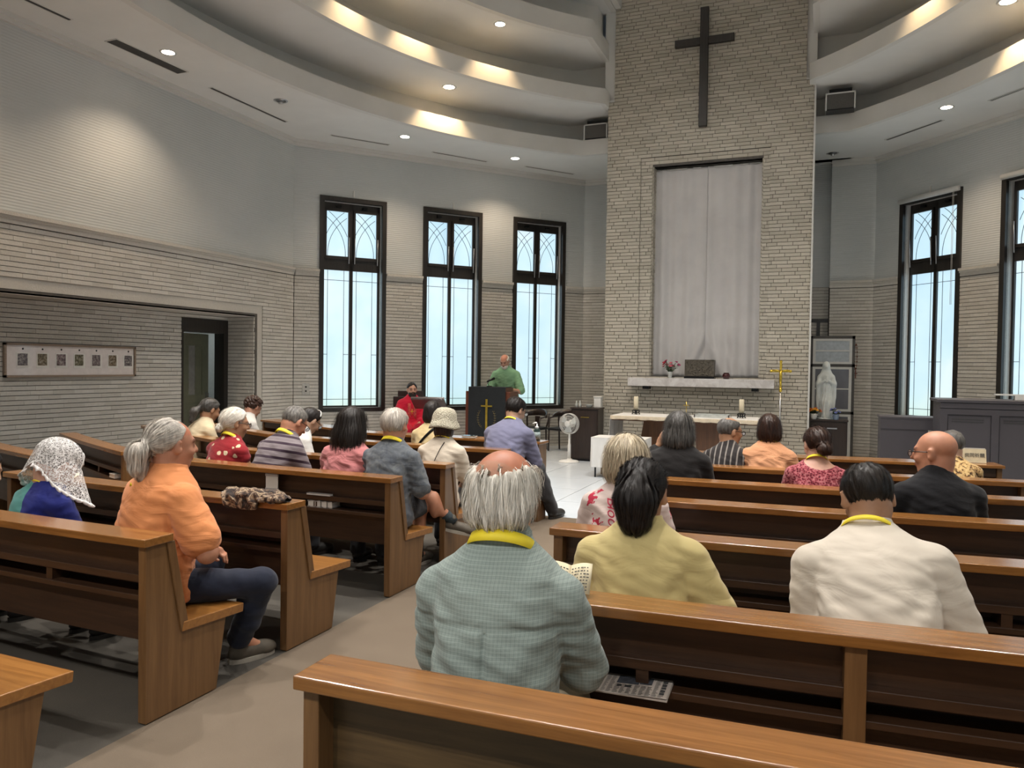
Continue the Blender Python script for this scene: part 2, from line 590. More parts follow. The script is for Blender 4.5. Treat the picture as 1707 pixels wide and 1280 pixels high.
win_count = [0]
def window(fr, s0, s1, label=None, detail=True, blind=False):
    win_count[0] += 1
    z0, z1 = WIN_Z
    mb = MB()
    c = .075
    for a, b, e, g in ((s0, s0 + c, z0, z1), (s1 - c, s1, z0, z1), (s0 + c, s1 - c, z1 - c, z1), (s0 + c, s1 - c, z0, z0 + c * .8)):
        fbox(mb, fr, a, b, -.05, .035, e, g)
    root = struct('window_%d' % win_count[0], mb, M['dark_frame'])
    i0, i1, j0, j1 = s0 + c, s1 - c, z0 + c * .8, z1 - c
    mb = MB()
    for a, b, e, g in ((i0 - .02, i0, j0, j1), (i1, i1 + .02, j0, j1), (i0, i1, j1, j1 + .02), (i0, i1, j0 - .02, j0)):
        fbox(mb, fr, a, b, -.26, -.02, e, g)
    struct('reveal', mb, M['reveal'], root)
    # sashes set back in the reveal
    mid = (i0 + i1) / 2
    tz0, tz1 = 3.17, 3.36
    d0, d1 = -.20, -.13
    mb = MB()
    fbox(mb, fr, i0, i0 + .035, d0, d1, j0, j1); fbox(mb, fr, i1 - .035, i1, d0, d1, j0, j1)
    fbox(mb, fr, i0, i1, d0, d1, tz0, tz1); fbox(mb, fr, i0, i1, d0, d1, j1 - .11, j1); fbox(mb, fr, i0, i1, d0, d1, j0, j0 + .03)
    fbox(mb, fr, mid - .03, mid + .03, d0, d1, j0, j1)
    for a, b in ((i0 + .035, mid - .03), (mid + .03, i1 - .035)):     # opening casements of the upper light
        for u, v, e, g in ((a, a + .035, tz1, j1 - .11), (b - .035, b, tz1, j1 - .11), (a, b, tz1, tz1 + .05), (a, b, j1 - .15, j1 - .11)):
            fbox(mb, fr, u, v, d1, d1 + .035, e, g)
    struct('sash', mb, M['dark_frame'], root)
    for a, b in ((i0 + .035, mid - .03), (mid + .03, i1 - .035)):
        mb = MB(); fbox(mb, fr, a, b, -.175, -.167, tz1, j1 - .11); struct('pane', mb, M['pane'], root)
        mb = MB(); fbox(mb, fr, a, b, -.175, -.167, j0 + .03, tz0); struct('pane', mb, M['pane'], root)
        if not detail: continue
        mb = MB()
        a2, b2, zb, zt = a + .035, b - .035, tz1 + .05, j1 - .15
        W, Hh = b2 - a2, zt - zb
        def line(pts, r=.0045):
            mb.tube([fr.P(q[0], -.162, q[1]) for q in pts], r, 5)
        for sgn in (1, -1):
            X = (lambda f: a2 + W * f) if sgn == 1 else (lambda f: b2 - W * f)
            line(arc_pts((X(.08), zb + .0), (X(.98), zb + Hh * .88), -.13 * sgn * -1))
            line(arc_pts((X(-.0), zb + Hh * .46), (X(.86), zt), -.07 * sgn * -1))
        for f in (.16, .80):
            line([(a + (b - a) * f, j0 + .03), (a + (b - a) * f, tz0)])
        line([(a, tz0 - .17), (b, tz0 - .17)]); line([(a, j0 + .14), (b, j0 + .14)])
        line([(a, 1.72), (a + (b - a) * .16, 1.72)]); line([(a + (b - a) * .80, 1.72), (b, 1.72)])
        struct('leading', mb, M['lead'], root)
    if detail:
        for q in (mid - .05, mid + .05, i1 - .05):
            mb = MB(); mb.tube([fr.P(q, -.09, tz1 - .07), fr.P(q, -.07, tz1 + .38)], .009, 6); struct('stay_arm', mb, M['steel'], root)
        for q in (i0 + (mid - i0) * .55, mid + (i1 - mid) * .45):
            mb = MB(); fbox(mb, fr, q - .04, q + .04, d1 + .0, d1 + .05, j1 - .08, j1 - .04); struct('catch', mb, M['black_metal'], root)
    if blind:
        mb = MB(); mb.tube([fr.P(s0 + .02, .06, z1 - .02), fr.P(s1 - .02, .06, z1 - .02)], .042, 12)
        struct('blind_roll', mb, M['white_paint'], root)
        mb = MB()
        for q in (s0 + .09, s0 + .11): mb.tube([fr.P(q, .085, z1 - .02), fr.P(q, .085, 2.6)], .003, 5)
        struct('blind_cord', mb, M['white_paint'], root)
    mb = MB(); fbox(mb, fr, (s0 + s1) / 2 - .01, (s0 + s1) / 2 + .012, 0, .02, z1 + .02, z1 + .13)
    struct('hook', mb, M['fascia'], root)
    return root
for a, b in WINS_L: window(fr_lfront, a, b)
window(fr_rfront, *WINS_R[0], blind=True); window(fr_rfront, *WINS_R[1], blind=True); window(fr_rfront, *WINS_R[2], detail=False)
for a, b in SIDE_FILL_WINS: window(fr_right, a, b, detail=False)
for a, b in BACK_FILL_WINS: window(fr_back, a, b, detail=False)
PANE_NODE.inputs['Emission Strength'].default_value = WINDOW_LIGHT

# --- tower behind the altar
TX0, TX1, TY, TUP = -3.385, -.205, 12.62, 5.98
NI = (-2.64, -.905, 1.43, 4.87)        # niche
NO = (-2.83, -.80, 1.43, 5.0115)         # outer setback
fr_t = Frame2((TX0, TY), 0.0)          # faces -y
TW = TX1 - TX0
mb = MB()
for (x0, x1, z0, z1) in ((TX0, TX1, 0, NI[2]), (TX0, NO[0], NI[2], TUP), (NO[1], TX1, NI[2], TUP), (NO[0], NO[1], NO[3], TUP)):
    mb.box(x0, x1, TY, TY + .10, z0, z1)
for (x0, x1, z0, z1) in ((NO[0], NI[0], NI[2], NO[3]), (NI[1], NO[1], NI[2], NO[3]), (NI[0], NI[1], NI[3], NO[3])):
    mb.box(x0, x1, TY + .03, TY + .2, z0, z1)
for (x0, x1, z0, z1) in ((TX0 + .09, NI[0], 0, ZT), (NI[1], TX1 - .10, 0, ZT), (NI[0], NI[1], NI[3], ZT), (NI[0], NI[1], 0, NI[2])):
    mb.box(x0, x1, TY + .10, TY + .42, z0, z1)
mb.box(TX0 + .09, TX1 - .10, TY + .42, 15.0, 0, ZT)
mb.box(TX0, TX0 + .09, TY + .1, 14.8, 0, TUP); mb.box(TX1 - .10, TX1, TY + .1, 14.8, 0, TUP)
mb.box(TX0 + .09, TX1 - .10, TY, TY + .1, TUP, ZT)
wt = struct('wall_tower', mb, M['mortar'])
nh = [(NO[0] - TX0, NO[1] - TX0, NO[2], NO[3])]
lay_bricks(wt, fr_t, (0, TW), 0, TUP, nh, M['brick_tower'], L=.232, gv=.007, gh=.0075, limit=299, gate=lambda q: q[1] > .75)
fr_t2 = Frame2((TX0 + .09, TY), 0.0)
lay_bricks(wt, fr_t2, (0, TW - .19), TUP, ZT, [], M['brick_tower'], L=.232, gv=.007, gh=.0075, limit=0)
# the setback ring and reveals of the niche
fr_s = Frame2((TX0, TY + .03), 0.0)
lay_bricks(wt, fr_s, (nh[0][0], nh[0][1]), NI[2], NO[3], [(NI[0] - TX0, NI[1] - TX0, NI[2], NI[3])], M['brick_tower'], L=.232, gv=.006, limit=0)
for fr, ln in ((Frame2((NI[0], TY + .035), math.pi / 2), .30), (Frame2((NI[1], TY + .035), math.pi / 2, -1), .30)):
    lay_bricks(wt, fr, (0, ln), NI[2], NI[3], [], M['brick_tower'], L=.15, limit=0)
for fr, ln in ((Frame2((TX0, TY), math.pi / 2, -1), 2.1), (Frame2((TX1, TY), math.pi / 2), 2.1)):
    lay_bricks(wt, fr, (0, ln), 0, TUP, [], M['brick_tower'], L=.232, limit=0)
mb = MB(); mb.box(TX1 - .10, TX1 + .03, TY - .015, TY + .3, TUP, TUP + .03); mb.box(TX0 - .03, TX0 + .09, TY - .015, TY + .3, TUP, TUP + .03)
mb.box(TX1 + .018, TX1 + .045, TY - .01, TY + .04, .2, TUP)
struct('corner_bead', mb, M['white_paint'], wt)

# --- stepped ceiling: pointed rings rising towards the middle
ACX, ACY = .98, 7.04
NA = 72
def ring(R, xcut, ycut, tail):
    """left half of a ring from the back apex to the tower; then straight tail points"""
    t0 = -math.acos(min(1, (ACX - XC) / R))
    t1 = math.acos((ACX - xcut) / R)
    if ycut is not None: t1 = min(t1, math.asin((ycut - ACY) / R))
    p = [(ACX - R * math.cos(t), ACY + R * math.sin(t)) for t in np.linspace(t0, t1, NA)]
    return p + list(tail)
rings = {
    'e1': ring(7.74, -3.36, 13.0, [(-3.36, 13.0)]), 'b1': ring(8.24, -3.2, 13.35, [(-3.2, 13.35)]),
    'e2': ring(6.90, -3.385, None, [(-3.385, 12.75)]), 'b2': ring(7.74, -3.2, 12.9, [(-3.2, 12.9)]),
    'e3': ring(6.38, -3.42, None, [(-3.42, 12.75)]), 'b3': ring(7.0, -3.55, None, [(-3.55, 12.75)]),
    'e4': ring(5.75, -3.30, None, [(-3.30, 12.75)]), 'b4': ring(6.3, -3.2, None, [(-3.2, 12.75)]),
}
def offset(poly, d):
    out = []
    for i, p in enumerate(poly):
        a = np.array(poly[max(i - 1, 0)]); b = np.array(poly[min(i + 1, len(poly) - 1)])
        t = b - a; t = t / (np.linalg.norm(t) + 1e-9)
        out.append((p[0] - t[1] * d, p[1] + t[0] * d))
    return out
def outer_wall(p):
    c = np.array([ACX, ACY]); v = np.array(p) - c
    best = None
    segs = [((-8.2, YB), (-8.2, 10.55)), ((-8.2, 10.55), (-4.46, YE)), ((-4.46, YE), (-1, YE)), ((-8.2, YB), (6, YB))]
    for a, b in segs:
        a, b = np.array(a), np.array(b); d = b - a
        det = v[0] * -d[1] + d[0] * v[1]
        if abs(det) < 1e-9: continue
        r = a - c
        t = (r[0] * -d[1] + d[0] * r[1]) / det; u = (v[0] * r[1] - v[1] * r[0]) / det
        if t > 0 and -1e-6 <= u <= 1 + 1e-6 and (best is None or t < best): best = t
    return tuple(c + v * best)
def strip(mb, A, B, za, zb, flip):
    v = [(p[0], p[1], za) for p in A] + [(p[0], p[1], zb) for p in B]
    n = len(A)
    f = [(i, i + 1, n + i + 1, n + i) for i in range(n - 1)]
    if flip: f = [q[::-1] for q in f]
    mb.add(v, f, True)
for side in (0, 1):
    S = (lambda P: P) if side == 0 else (lambda P: [(mir(p[0]), p[1]) for p in P])
    for k, (e, pb, b, z, zn, lip) in enumerate((('e1', None, 'b1', Z1, Z2, .25), ('e2', 'b1', 'b2', Z2, Z3, .24), ('e3', 'b2', 'b3', Z3, Z4, .27), ('e4', 'b3', 'b4', Z4, ZT, .25))):
        E_, B_ = rings[e], rings[b]
        if pb is None:
            IN = [E_[0]] + E_ + [E_[-1]] * 2; OUT = [(XC, YB - .05)] + [tuple(np.array([ACX, ACY]) + (np.array(outer_wall(p)) - np.array([ACX, ACY])) * 1.006) for p in E_] + [(-4.48, YE + .03), (-3.2, YE + .03)]
        else: IN, OUT = E_, rings[pb]
        mb = MB(); strip(mb, S(IN), S(OUT), z, z, side == 1)
        so = struct('ceiling', mb, M['ceiling'])
        mb = MB(); inn = S(E_); out = S(offset(E_, .09))
        strip(mb, inn, inn, z - .012, z + lip, side == 1); strip(mb, inn, out, z + lip, z + lip, side == 1); strip(mb, out, out, z + lip, z, side == 1)
        strip(mb, out, inn, z - .012, z - .012, side == 1)
        struct('fascia', mb, M['fascia'], so)
        mb = MB(); strip(mb, out, S(B_), z + .01, z + .01, side == 0); strip(mb, S(B_), S(B_), z, zn, side == 1)
        struct('cove_wall', mb, M['fascia'], so)
mb = MB(); mb.box(-8.5, 5, YB - .3, 15.6, ZT, ZT + .1)
struct('ceiling', mb, M['ceiling'])
mb = MB(); mb.box(-1.0, .4, 14.7, 15.6, Z1, Z1 + .1)
struct('ceiling', mb, M['ceiling'])
mb = MB(); mb.box(-8.6, 5, 13.36, 13.46, Z1 + .02, ZT); mb.box(-8.6, -8.5, YB - .3, 13.4, Z1, ZT); mb.box(5, 5.1, YB - .3, 13.4, Z1, ZT); mb.box(-8.6, 5, YB - .4, YB - .3, 0, ZT)
mb.box(-3.48, -3.27, 12.67, 12.73, Z2, ZT); mb.box(mir(-3.27) - .06, mir(-3.48), 12.67, 12.73, Z2, ZT)
struct('wall_attic', mb, M['ceiling'])

# --- lamps in the ceiling
M['lamp_glow'] = emit('lamp_glow', (1.0, .86, .68), 14.0)
M['lamp_off'] = plain('lamp_off', (.25, .25, .26), .2, .8)
LAMP_GROUP = {0: 'recessed lamps of the ceiling'}
def spot(loc, aim, watts, size, blend, color, parent=None, radius=.05):
    ld = bpy.data.lights.new('lamp_light', 'SPOT')
    ld.energy = watts; ld.spot_size = math.radians(size); ld.spot_blend = blend; ld.color = color; ld.shadow_soft_size = radius
    o = bpy.data.objects.new('lamp_light', ld)
    d = Vector(aim) - Vector(loc)
    o.rotation_euler = d.to_track_quat('-Z', 'Y').to_euler(); o.location = loc
    link(o)
    if parent is not None:
        o.parent = parent; o.matrix_parent_inverse = Matrix.Translation(parent.location).inverted()
    return o
def downlight(x, y, z, label, on=True, r=.085, watts=None, size=118, blend=.85, aim=None, color=None):
    root = empty('downlight', (x, y, z), 0, label, 'lamp', 'recessed lamps of the ceiling')
    mb = MB(); mb.lathe([(r * .86, -.002), (r * 1.15, -.006), (r * 1.18, 0), (r * .86, .0)], 20); mb.build('trim_ring', M['white_paint'] if on else M['steel'], root)
    mb = MB(); mb.lathe([(.001, -.0035), (r * .86, -.0035), (r * .86, -.0005), (.001, -.0005)], 20); mb.build('lens', M['lamp_glow'] if on else M['lamp_off'], root)
    if on:
        spot((x, y, z - .02), aim or (x, y, z - 1), watts or LAMP_W, size, blend, color or LAMP_COL, root)
    else:
        mb = MB(); mb.lathe([(.012, -.045), (.03, -.045), (.03, -.004), (.012, -.004)], 12); mb.build('shield', M['steel'], root)
    return root

# ---------------------------------------------------------------- lamps, grilles, loudspeakers in the ceiling
LAMPS = [(-7.37, 7.10, Z1, 'lit recessed lamp beside the wide air grille, over the left wall', {}),
         (-6.38, 11.04, Z1, 'lit recessed lamp between the first and second windows from the left wall', {}),
         (-5.16, 12.84, Z1, 'lit recessed lamp above the third window, left of the tower', {}),
         (1.55, 12.35, Z1, 'lit recessed lamp above the window right of the tower', {}),
         (-4.60, 10.76, Z3, 'lit recessed lamp high in the third ceiling ring, nearer the tower', {}),
         (-5.23, 9.52, Z3, 'lit recessed lamp cut by the upper edge of the photo, third ring', {})]
for x, y, z, lb, kw in LAMPS: downlight(x, y, z, lb, watts=LAMP_W * (.55 if z == Z1 else .62), size=116 if z == Z1 else 84, blend=.75 if z == Z1 else .6, color=None if z == Z1 else GOLD_COL, **kw)
downlight(-7.19, 8.95, Z1, 'unlit chrome lamp beside the long slot over the left wall', on=False)
downlight(.10, 14.3, Z1, 'unlit chrome lamp in the corner right of the tower', on=False)
downlight(-5.49, 10.85, Z2, 'bright adjustable spot lamp with glare on the second ceiling ring', aim=(-5.75, 11.0, 5.0), watts=LAMP_W * .5, size=100, blend=.5, r=.1, color=GOLD_COL)
downlight(1.93, 10.58, Z2, 'bright adjustable spot lamp at the top edge right of the tower', aim=(2.2, 10.7, 5.0), watts=LAMP_W * .5, size=100, blend=.5, r=.1, color=GOLD_COL)
# lamps assumed on round the unseen rings; rear and near ones boosted as fill
ORD = ('nearest the tower', 'second from the tower', 'third from the tower', 'fourth from the tower', 'fifth from the tower')
for ringname, z, side, pts in (('lowest', Z1, 'left', ((-7.37, 4.6), (-7.37, 2.0), (-7.0, -.6))), ('lowest', Z1, 'right', ((3.7, 9.3), (3.73, 7.1), (3.73, 4.6), (3.73, 2.0), (3.3, -.6))),
                               ('lowest', Z1, 'rear', ((-4.2, -1.6), (-1.82, -1.9), (.6, -1.6))),  # rear lamps behind the camera, added light for people's backs
                               ('third', Z3, 'left', ((-5.53, 8.45), (-5.66, 6.6), (-5.4, 5.0), (-4.7, 3.4), (-3.6, 1.4))), ('third', Z3, 'right', ((.96, 10.76), (1.6, 9.5), (2.0, 7.6), (1.8, 5.4), (1.3, 3.2)))):
    for i, (x, y) in enumerate(pts):
        lb = 'lit recessed lamp assumed outside the picture, %s side of the %s ring, %s' % (side, ringname, ORD[i] if side != 'rear' else ('left', 'middle', 'right')[i])
        downlight(x, y, z, lb, watts=LAMP_W * (2.6 if side == 'rear' else .5 if z == Z1 else 2.4 if y < 3.5 else 1.2 if y < 7 else .62), size=130 if side == 'rear' else 116 if z == Z1 else 84 if y >= 7 else 112, color=COOL_COL if (z == Z3 and y < 7) or side == 'rear' else GOLD_COL if z == Z3 else None)
downlight(-.04, 1.4, Z3, 'lit recessed lamp assumed outside the picture, above the photographer', watts=LAMP_W * 2.4, size=112, color=COOL_COL)  # unseen ring lamp, boosted as fill for the foreground
for i in range(3):  # lamps added on the unseen top ceiling to light pews and people
    for x in (-2.9, -.75):
        downlight(x, 2.4 + 2.6 * i, ZT, 'added fill lamp on the unseen top ceiling, %s row, %s' % ('left' if x < -2 else 'right', ('rear', 'middle', 'front')[i]), watts=LAMP_W * 3.6, size=100, blend=.7, r=.12, color=COOL_COL)
for x, y in ((-4.1, 3.1), (.5, 3.1)):  # spots added out of view to brighten the tower
    downlight(x, y, Z3, 'added unseen spot lamp on the third ring aimed at the tower, %s one' % ('left' if x < -2 else 'right'), aim=(-1.8, 12.6, 3.4), watts=LAMP_W * 3.2, size=34, blend=.9, color=COOL_COL)

M['slot_dark'] = plain('slot_dark', (.03, .03, .03), .6)
M['grille'] = plain('grille_brown', (.11, .10, .09), .5, .3)
def slot(p, q, w, label, mat, frame=True):
    p, q = Vector((*p, Z1)), Vector((*q, Z1))
    d = (q - p); L = d.length; a = math.atan2(d.y, d.x)
    root = empty('air_slot' if w < .08 else 'air_grille', p, a, label, 'vent', 'air slots along the ceiling edge')
    mb = MB()
    for y0, y1 in ((-w / 2 - .012, -w / 2), (w / 2, w / 2 + .012)): mb.box(-.012, L + .012, y0, y1, -.008, 0)
    mb.box(-.012, 0, -w / 2, w / 2, -.008, 0); mb.box(L, L + .012, -w / 2, w / 2, -.008, 0)
    mb.build('frame', M['fascia'], root)
    mb = MB(); mb.box(0, L, -w / 2, w / 2, -.004, -.0005); mb.build('opening', M['slot_dark'], root)
    n = 1 if w < .08 else 6
    for i in range(n):
        mb = MB(); yy = -w / 2 + w * (i + 1) / (n + 1)
        mb.box(0, L, yy - .004, yy + .004, -.007, -.004); mb.build('louvre', mat, root)
    return root
slot((-7.70, 5.30), (-7.69, 6.05), .05, 'narrow air slot at the top left corner of the photo', M['grille'])
slot((-7.72, 6.60), (-7.70, 7.65), .17, 'wide brown air grille over the left wall', M['grille'])
slot((-7.75, 8.2), (-7.73, 9.75), .05, 'long double air slot before the left corner of the ceiling', M['grille'])
slot((-7.47, 10.56), (-6.87, 11.34), .045, 'air slot above the first window from the left wall', M['grille'])
slot((-6.36, 11.98), (-5.73, 12.86), .045, 'air slot above the second window from the left wall', M['grille'])
slot((-5.17, 13.40), (-4.51, 14.23), .045, 'air slot above the third window, next to the tower', M['grille'])
slot((.89, 13.75), (1.57, 12.94), .05, 'air slot above the first window right of the tower', M['grille'])
slot((2.06, 12.23), (2.6, 11.55), .05, 'air slot at the right edge of the photo', M['fascia'])

M['speaker_cloth'] = plain('speaker_cloth', (.10, .095, .09), .9, vary=.2, scale=200)
def loudspeaker(x, y, z, rz, label):
    root = empty('loudspeaker', (x, y, z), rz, label, 'loudspeaker', 'box loudspeakers in the ceiling cove')
    mb = MB(); mb.box(-.20, .20, .0, .22, 0, .25); mb.build('cabinet', M['black_metal'], root)
    mb = MB(); mb.box(-.185, .185, -.012, 0, .015, .235); mb.build('grille_cloth', M['speaker_cloth'], root)
    mb = MB()
    for a, b, c, d in ((-.21, -.19, 0, .25), (.19, .21, 0, .25), (-.21, .21, .235, .255)): mb.box(a, b, -.02, .01, c, d)
    mb.build('frame', M['white_paint'], root)
    mb = MB(); mb.box(-.16, .16, .02, .16, .25, .32); mb.build('bracket', M['black_metal'], root)
loudspeaker(-3.72, 12.98, Z1 + .25, 0, 'box loudspeaker with white rim in the cove left of the tower')
loudspeaker(.18, 12.72, Z1 + .24, 0, 'box loudspeaker with white rim in the cove right of the tower')

# ---------------------------------------------------------------- pews
WD = dict(c0=(.085, .036, .012), c1=(.30, .145, .052))
M['pew_cap'] = wood('pew_cap_wood', (.185, .070, .015), (.39, .17, .042), .25, .6)
M['pew_end'] = wood('pew_end_wood', (.125, .058, .019), (.225, .115, .043), .42, .25, 'z')
M['pew_panel'] = wood('pew_panel_wood', (.030, .013, .006), (.068, .031, .014), .45, .2)
M['pew_back'] = wood('pew_back_wood', (.055, .032, .012), (.115, .070, .028), .45, .2)
M['pew_seat'] = wood('pew_seat_wood', (.23, .090, .018), (.40, .175, .042), .32, .5)

def bend_pt(x, y, z, k):
    if abs(k) < 1e-5: return (x, y, z)
    r = 1 / k
    return ((r - y) * math.sin(k * x), r - (r - y) * math.cos(k * x), z)
def xprism(mb, poly, x0, x1, k=0.0, nseg=1):
    n = len(poly)
    xs = np.linspace(x0, x1, nseg + 1)
    v = [bend_pt(x, p[0], p[1], k) for x in xs for p in poly]
    f = [tuple(range(n)), tuple(nseg * n + i for i in range(n))[::-1]]
    for s in range(nseg):
        for i in range(n):
            j = (i + 1) % n
            f.append((s * n + j, s * n + i, (s + 1) * n + i, (s + 1) * n + j))
    mb.add(v, f)
R4 = lambda y0, y1, z0, z1: [(y0, z0), (y1, z0), (y1, z1), (y0, z1)]
END_POLY = [(0, .004), (.41, .004), (.47, .33), (.195, .345), (.105, .765), (0, .765)]
def pew(loc, rz, x0, x1, k, label, post=(), shelf=True):
    """runs along local x from x0 to x1, people face +y"""
    root = empty('pew', (loc[0], loc[1], 0), rz, label, 'pew', 'wooden pews of the chapel')
    ns = 10
    def part(name, poly, a, b, mat, bev=.003, n=ns):
        mb = MB(); xprism(mb, poly, a, b, k, n)
        return mb.build(name, mat, root, bevel=bev)
    part('cap', R4(-.022, .135, .765, .80), x0 - .015, x1 + .015, M['pew_cap'], .004)
    for a, b in ((x0, x0 + .045), (x1 - .045, x1)):
        part('end_panel', END_POLY, a, b, M['pew_end'], .003, 1)
        part('foot_plinth', R4(.01, .39, 0, .006), a + .004, b - .004, M['black_metal'], 0, 1)
    a, b = x0 + .045, x1 - .045
    if not shelf:
        part('back_panel', R4(.062, .078, .335, .765), a, b, M['pew_back'], 0)
    else:
        part('back_panel', R4(.062, .078, .60, .765), a, b, M['pew_panel'], 0)
        part('rail', R4(.015, .062, .602, .637), a, b, M['pew_panel'])
        part('book_shelf', R4(.01, .20, .525, .55), a, b, M['pew_panel'])
        part('shelf_back', R4(.14, .15, .55, .602), a, b, M['pew_panel'], 0)
        part('lower_panel', R4(.06, .078, .335, .525), a, b, M['pew_panel'], 0)
        m = max(2, int((b - a) / .55))
        for i in range(1, m):
            xx = a + (b - a) * i / m
            part('divider', R4(.02, .13, .55, .602), xx - .02, xx + .02, M['pew_panel'], 0, 1)
    for xx in post:
        part('upright', R4(.0, .075, .004, .765), xx - .03, xx + .03, M['pew_end'], .002, 1)
    part('backrest', [(.105, .765), (.148, .765), (.232, .36), (.19, .345)], x0 - .008, x1 + .008, M['pew_end'])
    part('seat', [(.19, .345), (.575, .325), (.58, .368), (.20, .388)], x0 - .012, x1 + .012, M['pew_seat'], .004)
    return root

RROWS = [1.53, 2.35, 3.41, 4.37, 5.23, 6.09]
LROWS = [1.50, 2.43, 3.36, 4.42, 5.22, 6.38]
rl = ['nearest pew on the right, glossy cap running across the foreground',
      'second pew from the camera, right of the aisle, newspaper on its shelf',
      'third pew right of the aisle, behind the woman with the black headband',
      'fourth pew right of the aisle, behind the bald man in black',
      'fifth pew right of the aisle, behind the woman in red knit',
      'sixth pew right of the aisle, behind the man in striped shirt']
for i, y in enumerate(RROWS):
    pew((-1.15, y), math.radians(.4), 0, 2.50, .045 if i else .03, rl[i], post=((1.26,) if i == 1 else ()), shelf=i > 0)
ll = ['pew at the lower left corner, only its seat end shows',
      'pew behind the man in orange polo shirt',
      'pew with the leopard scarf on its cap, left of the aisle',
      'pew behind the person with long dark hair in pink, books on its shelf',
      'pew left of the aisle behind the woman in cream hat',
      'pew left of the aisle behind the man in lavender shirt']
for i, y in enumerate(LROWS):
    pew((-2.635, y), math.radians(-.4), -2.42, 0, .045, ll[i])
for loc, rz, k, lb in (((-5.36, 4.10), -15, .05, 'curved side pew at the left edge, behind the lace veil'),
                       ((-5.38, 4.72), -23, .045, 'curved side pew along the left wall, above the lace veil'),
                       ((-5.50, 5.87), -23, .04, 'curved side pew left of the woman with dark ponytail'),
                       ((-5.42, 6.60), -24, .03, 'side pew in front of the person with brown curly hair')):
    pew(loc, math.radians(rz), -2.1, 0, k, lb)

def front_desk(loc, rz, x0, x1, label):
    root = empty('kneeling_desk', (loc[0], loc[1], 0), rz, label, 'desk', 'low desks before the front pews')
    def part(name, a, b, y0, y1, z0, z1, mat):
        mb = MB(); mb.box(a, b, y0, y1, z0, z1); return mb.build(name, mat, root, bevel=.003)
    part('desk_top', x0 - .015, x1 + .015, -.02, .24, .775, .80, M['pew_cap'])
    for a, b in ((x0, x0 + .04), (x1 - .04, x1)): part('end_panel', a, b, 0, .22, .0, .775, M['pew_end'])
    part('front_panel', x0 + .04, x1 - .04, .19, .21, .05, .775, M['pew_panel'])
    part('shelf', x0 + .04, x1 - .04, .02, .19, .50, .52, M['pew_panel'])
    part('rail', x0 + .04, x1 - .04, .01, .03, .70, .775, M['pew_panel'])
    return root
front_desk((-2.60, 7.20), math.radians(-2), -2.4, 0, 'low desk before the man in lavender, sanitizer bottle on it')
front_desk((-1.15, 6.96), math.radians(7), 0, 2.55, 'low desk before the front right pew, paper sign on it')
front_desk((-5.1, 7.5), math.radians(-22), -1.9, 0, 'low desk by the left wall below the first window')

# ---------------------------------------------------------------- things on the tower and around the altar
M['cross_wood'] = wood('cross_wood', (.010, .008, .007), (.028, .022, .018), .45, .1, 'z')
root = empty('wall_cross', (-1.83, TY - .045, 5.40), 0, 'large dark wooden cross high on the brick tower', 'cross')
mb = MB(); mb.box(-.064, .064, -.10, -.02, 0, 1.865); mb.build('upright', M['cross_wood'], root, bevel=.004)
mb = MB(); mb.box(-.46, -.064, -.095, -.025, 1.285, 1.40); mb.box(.064, .46, -.095, -.025, 1.285, 1.40); mb.build('crossbar', M['cross_wood'], root, bevel=.004)
mb = MB(); mb.box(-.03, .03, -.02, .045, .5, .56); mb.box(-.03, .03, -.02, .045, 1.5, 1.56); mb.build('wall_fixing', M['black_metal'], root)

t = NT('curtain_cloth'); vec = t.coords('Object')
t.color(t.ramp(t.noise(vec, 3, 3), [(.3, (.47, .455, .45)), (.7, (.53, .515, .505))])); t.inp('Roughness', .75); t.inp('Sheen Weight', .2)
t.bump(t.noise(t.coords('Object', (300, 300, 300)), 1, 2), .1, .001)
M['curtain'] = t.m
def curtain():
    x0, x1, z0, z1 = NI[0] + .005, NI[1] - .005, NI[2], NI[3] - .02
    n, m = 110, 70
    root = empty('curtain', ((x0 + x1) / 2, TY + .24, z0), 0, 'pale grey pair of curtains closed across the tower niche', 'curtain')
    w2 = (x1 - x0) / 2
    for side in (-1, 1):
        P = []
        for j in range(m + 1):
            v = j / m                      # 0 top .. 1 bottom
            z = (z1 - z0) * (1 - v)
            row = []
            for i in range(n // 2 + 1):
                u = i / (n // 2)           # 0 at centre seam .. 1 at outer edge
                gather = max(0, (v - .68) / .32)
                x = u * w2
                fold = .012 * math.sin(u * 26 + side) + .010 * math.sin(u * 11 + 2 * side)
                fold *= .4 + 1.5 * (u ** 1.5) + .7 * v
                # folds that fan out from the seam towards the floor
                fan = gather ** 1.4 * .055 * math.exp(-((u - .35 * gather ** 1.5) / .16) ** 2) + gather * .03 * math.sin((u - .5 * gather) * 30) * math.exp(-u * 2.2)
                y = -fold - fan - .02 * (1 - u) ** 8
                row.append((side * x, y, z))
            P.append(row)
        mb = MB(); mb.grid(P, True, flip=(side == -1))
        o = mb.build('curtain_panel', M['curtain'], root)
        sd = o.modifiers.new('thick', 'SOLIDIFY'); sd.thickness = .004
    mb = MB(); mb.tube([(-w2, 0, z1 - z0 - .005), (w2, 0, z1 - z0 - .005)], .012, 8); mb.build('curtain_rail', M['white_paint'], root)
curtain()

t = NT('shelf_marble'); vec = t.coords('Object')
t.color(t.ramp(t.noise(vec, 5, 8, .65, 1.4), [(.3, (.40, .37, .36)), (.55, (.58, .56, .55)), (.75, (.68, .67, .66))])); t.inp('Roughness', .16)
M['marble'] = t.m
root = empty('altar_shelf', (-1.80, TY, 1.265), 0, 'pale marble shelf across the tower below the curtain', 'shelf')
mb = MB(); mb.box(-1.135, 1.135, -.26, .25, 0, .135); mb.build('slab', M['marble'], root, bevel=.006)
mb = MB(); mb.box(-.9, -.8, -.2, 0, -.05, 0); mb.box(.8, .9, -.2, 0, -.05, 0); mb.build('bracket', M['black_metal'], root)
SH = 1.40

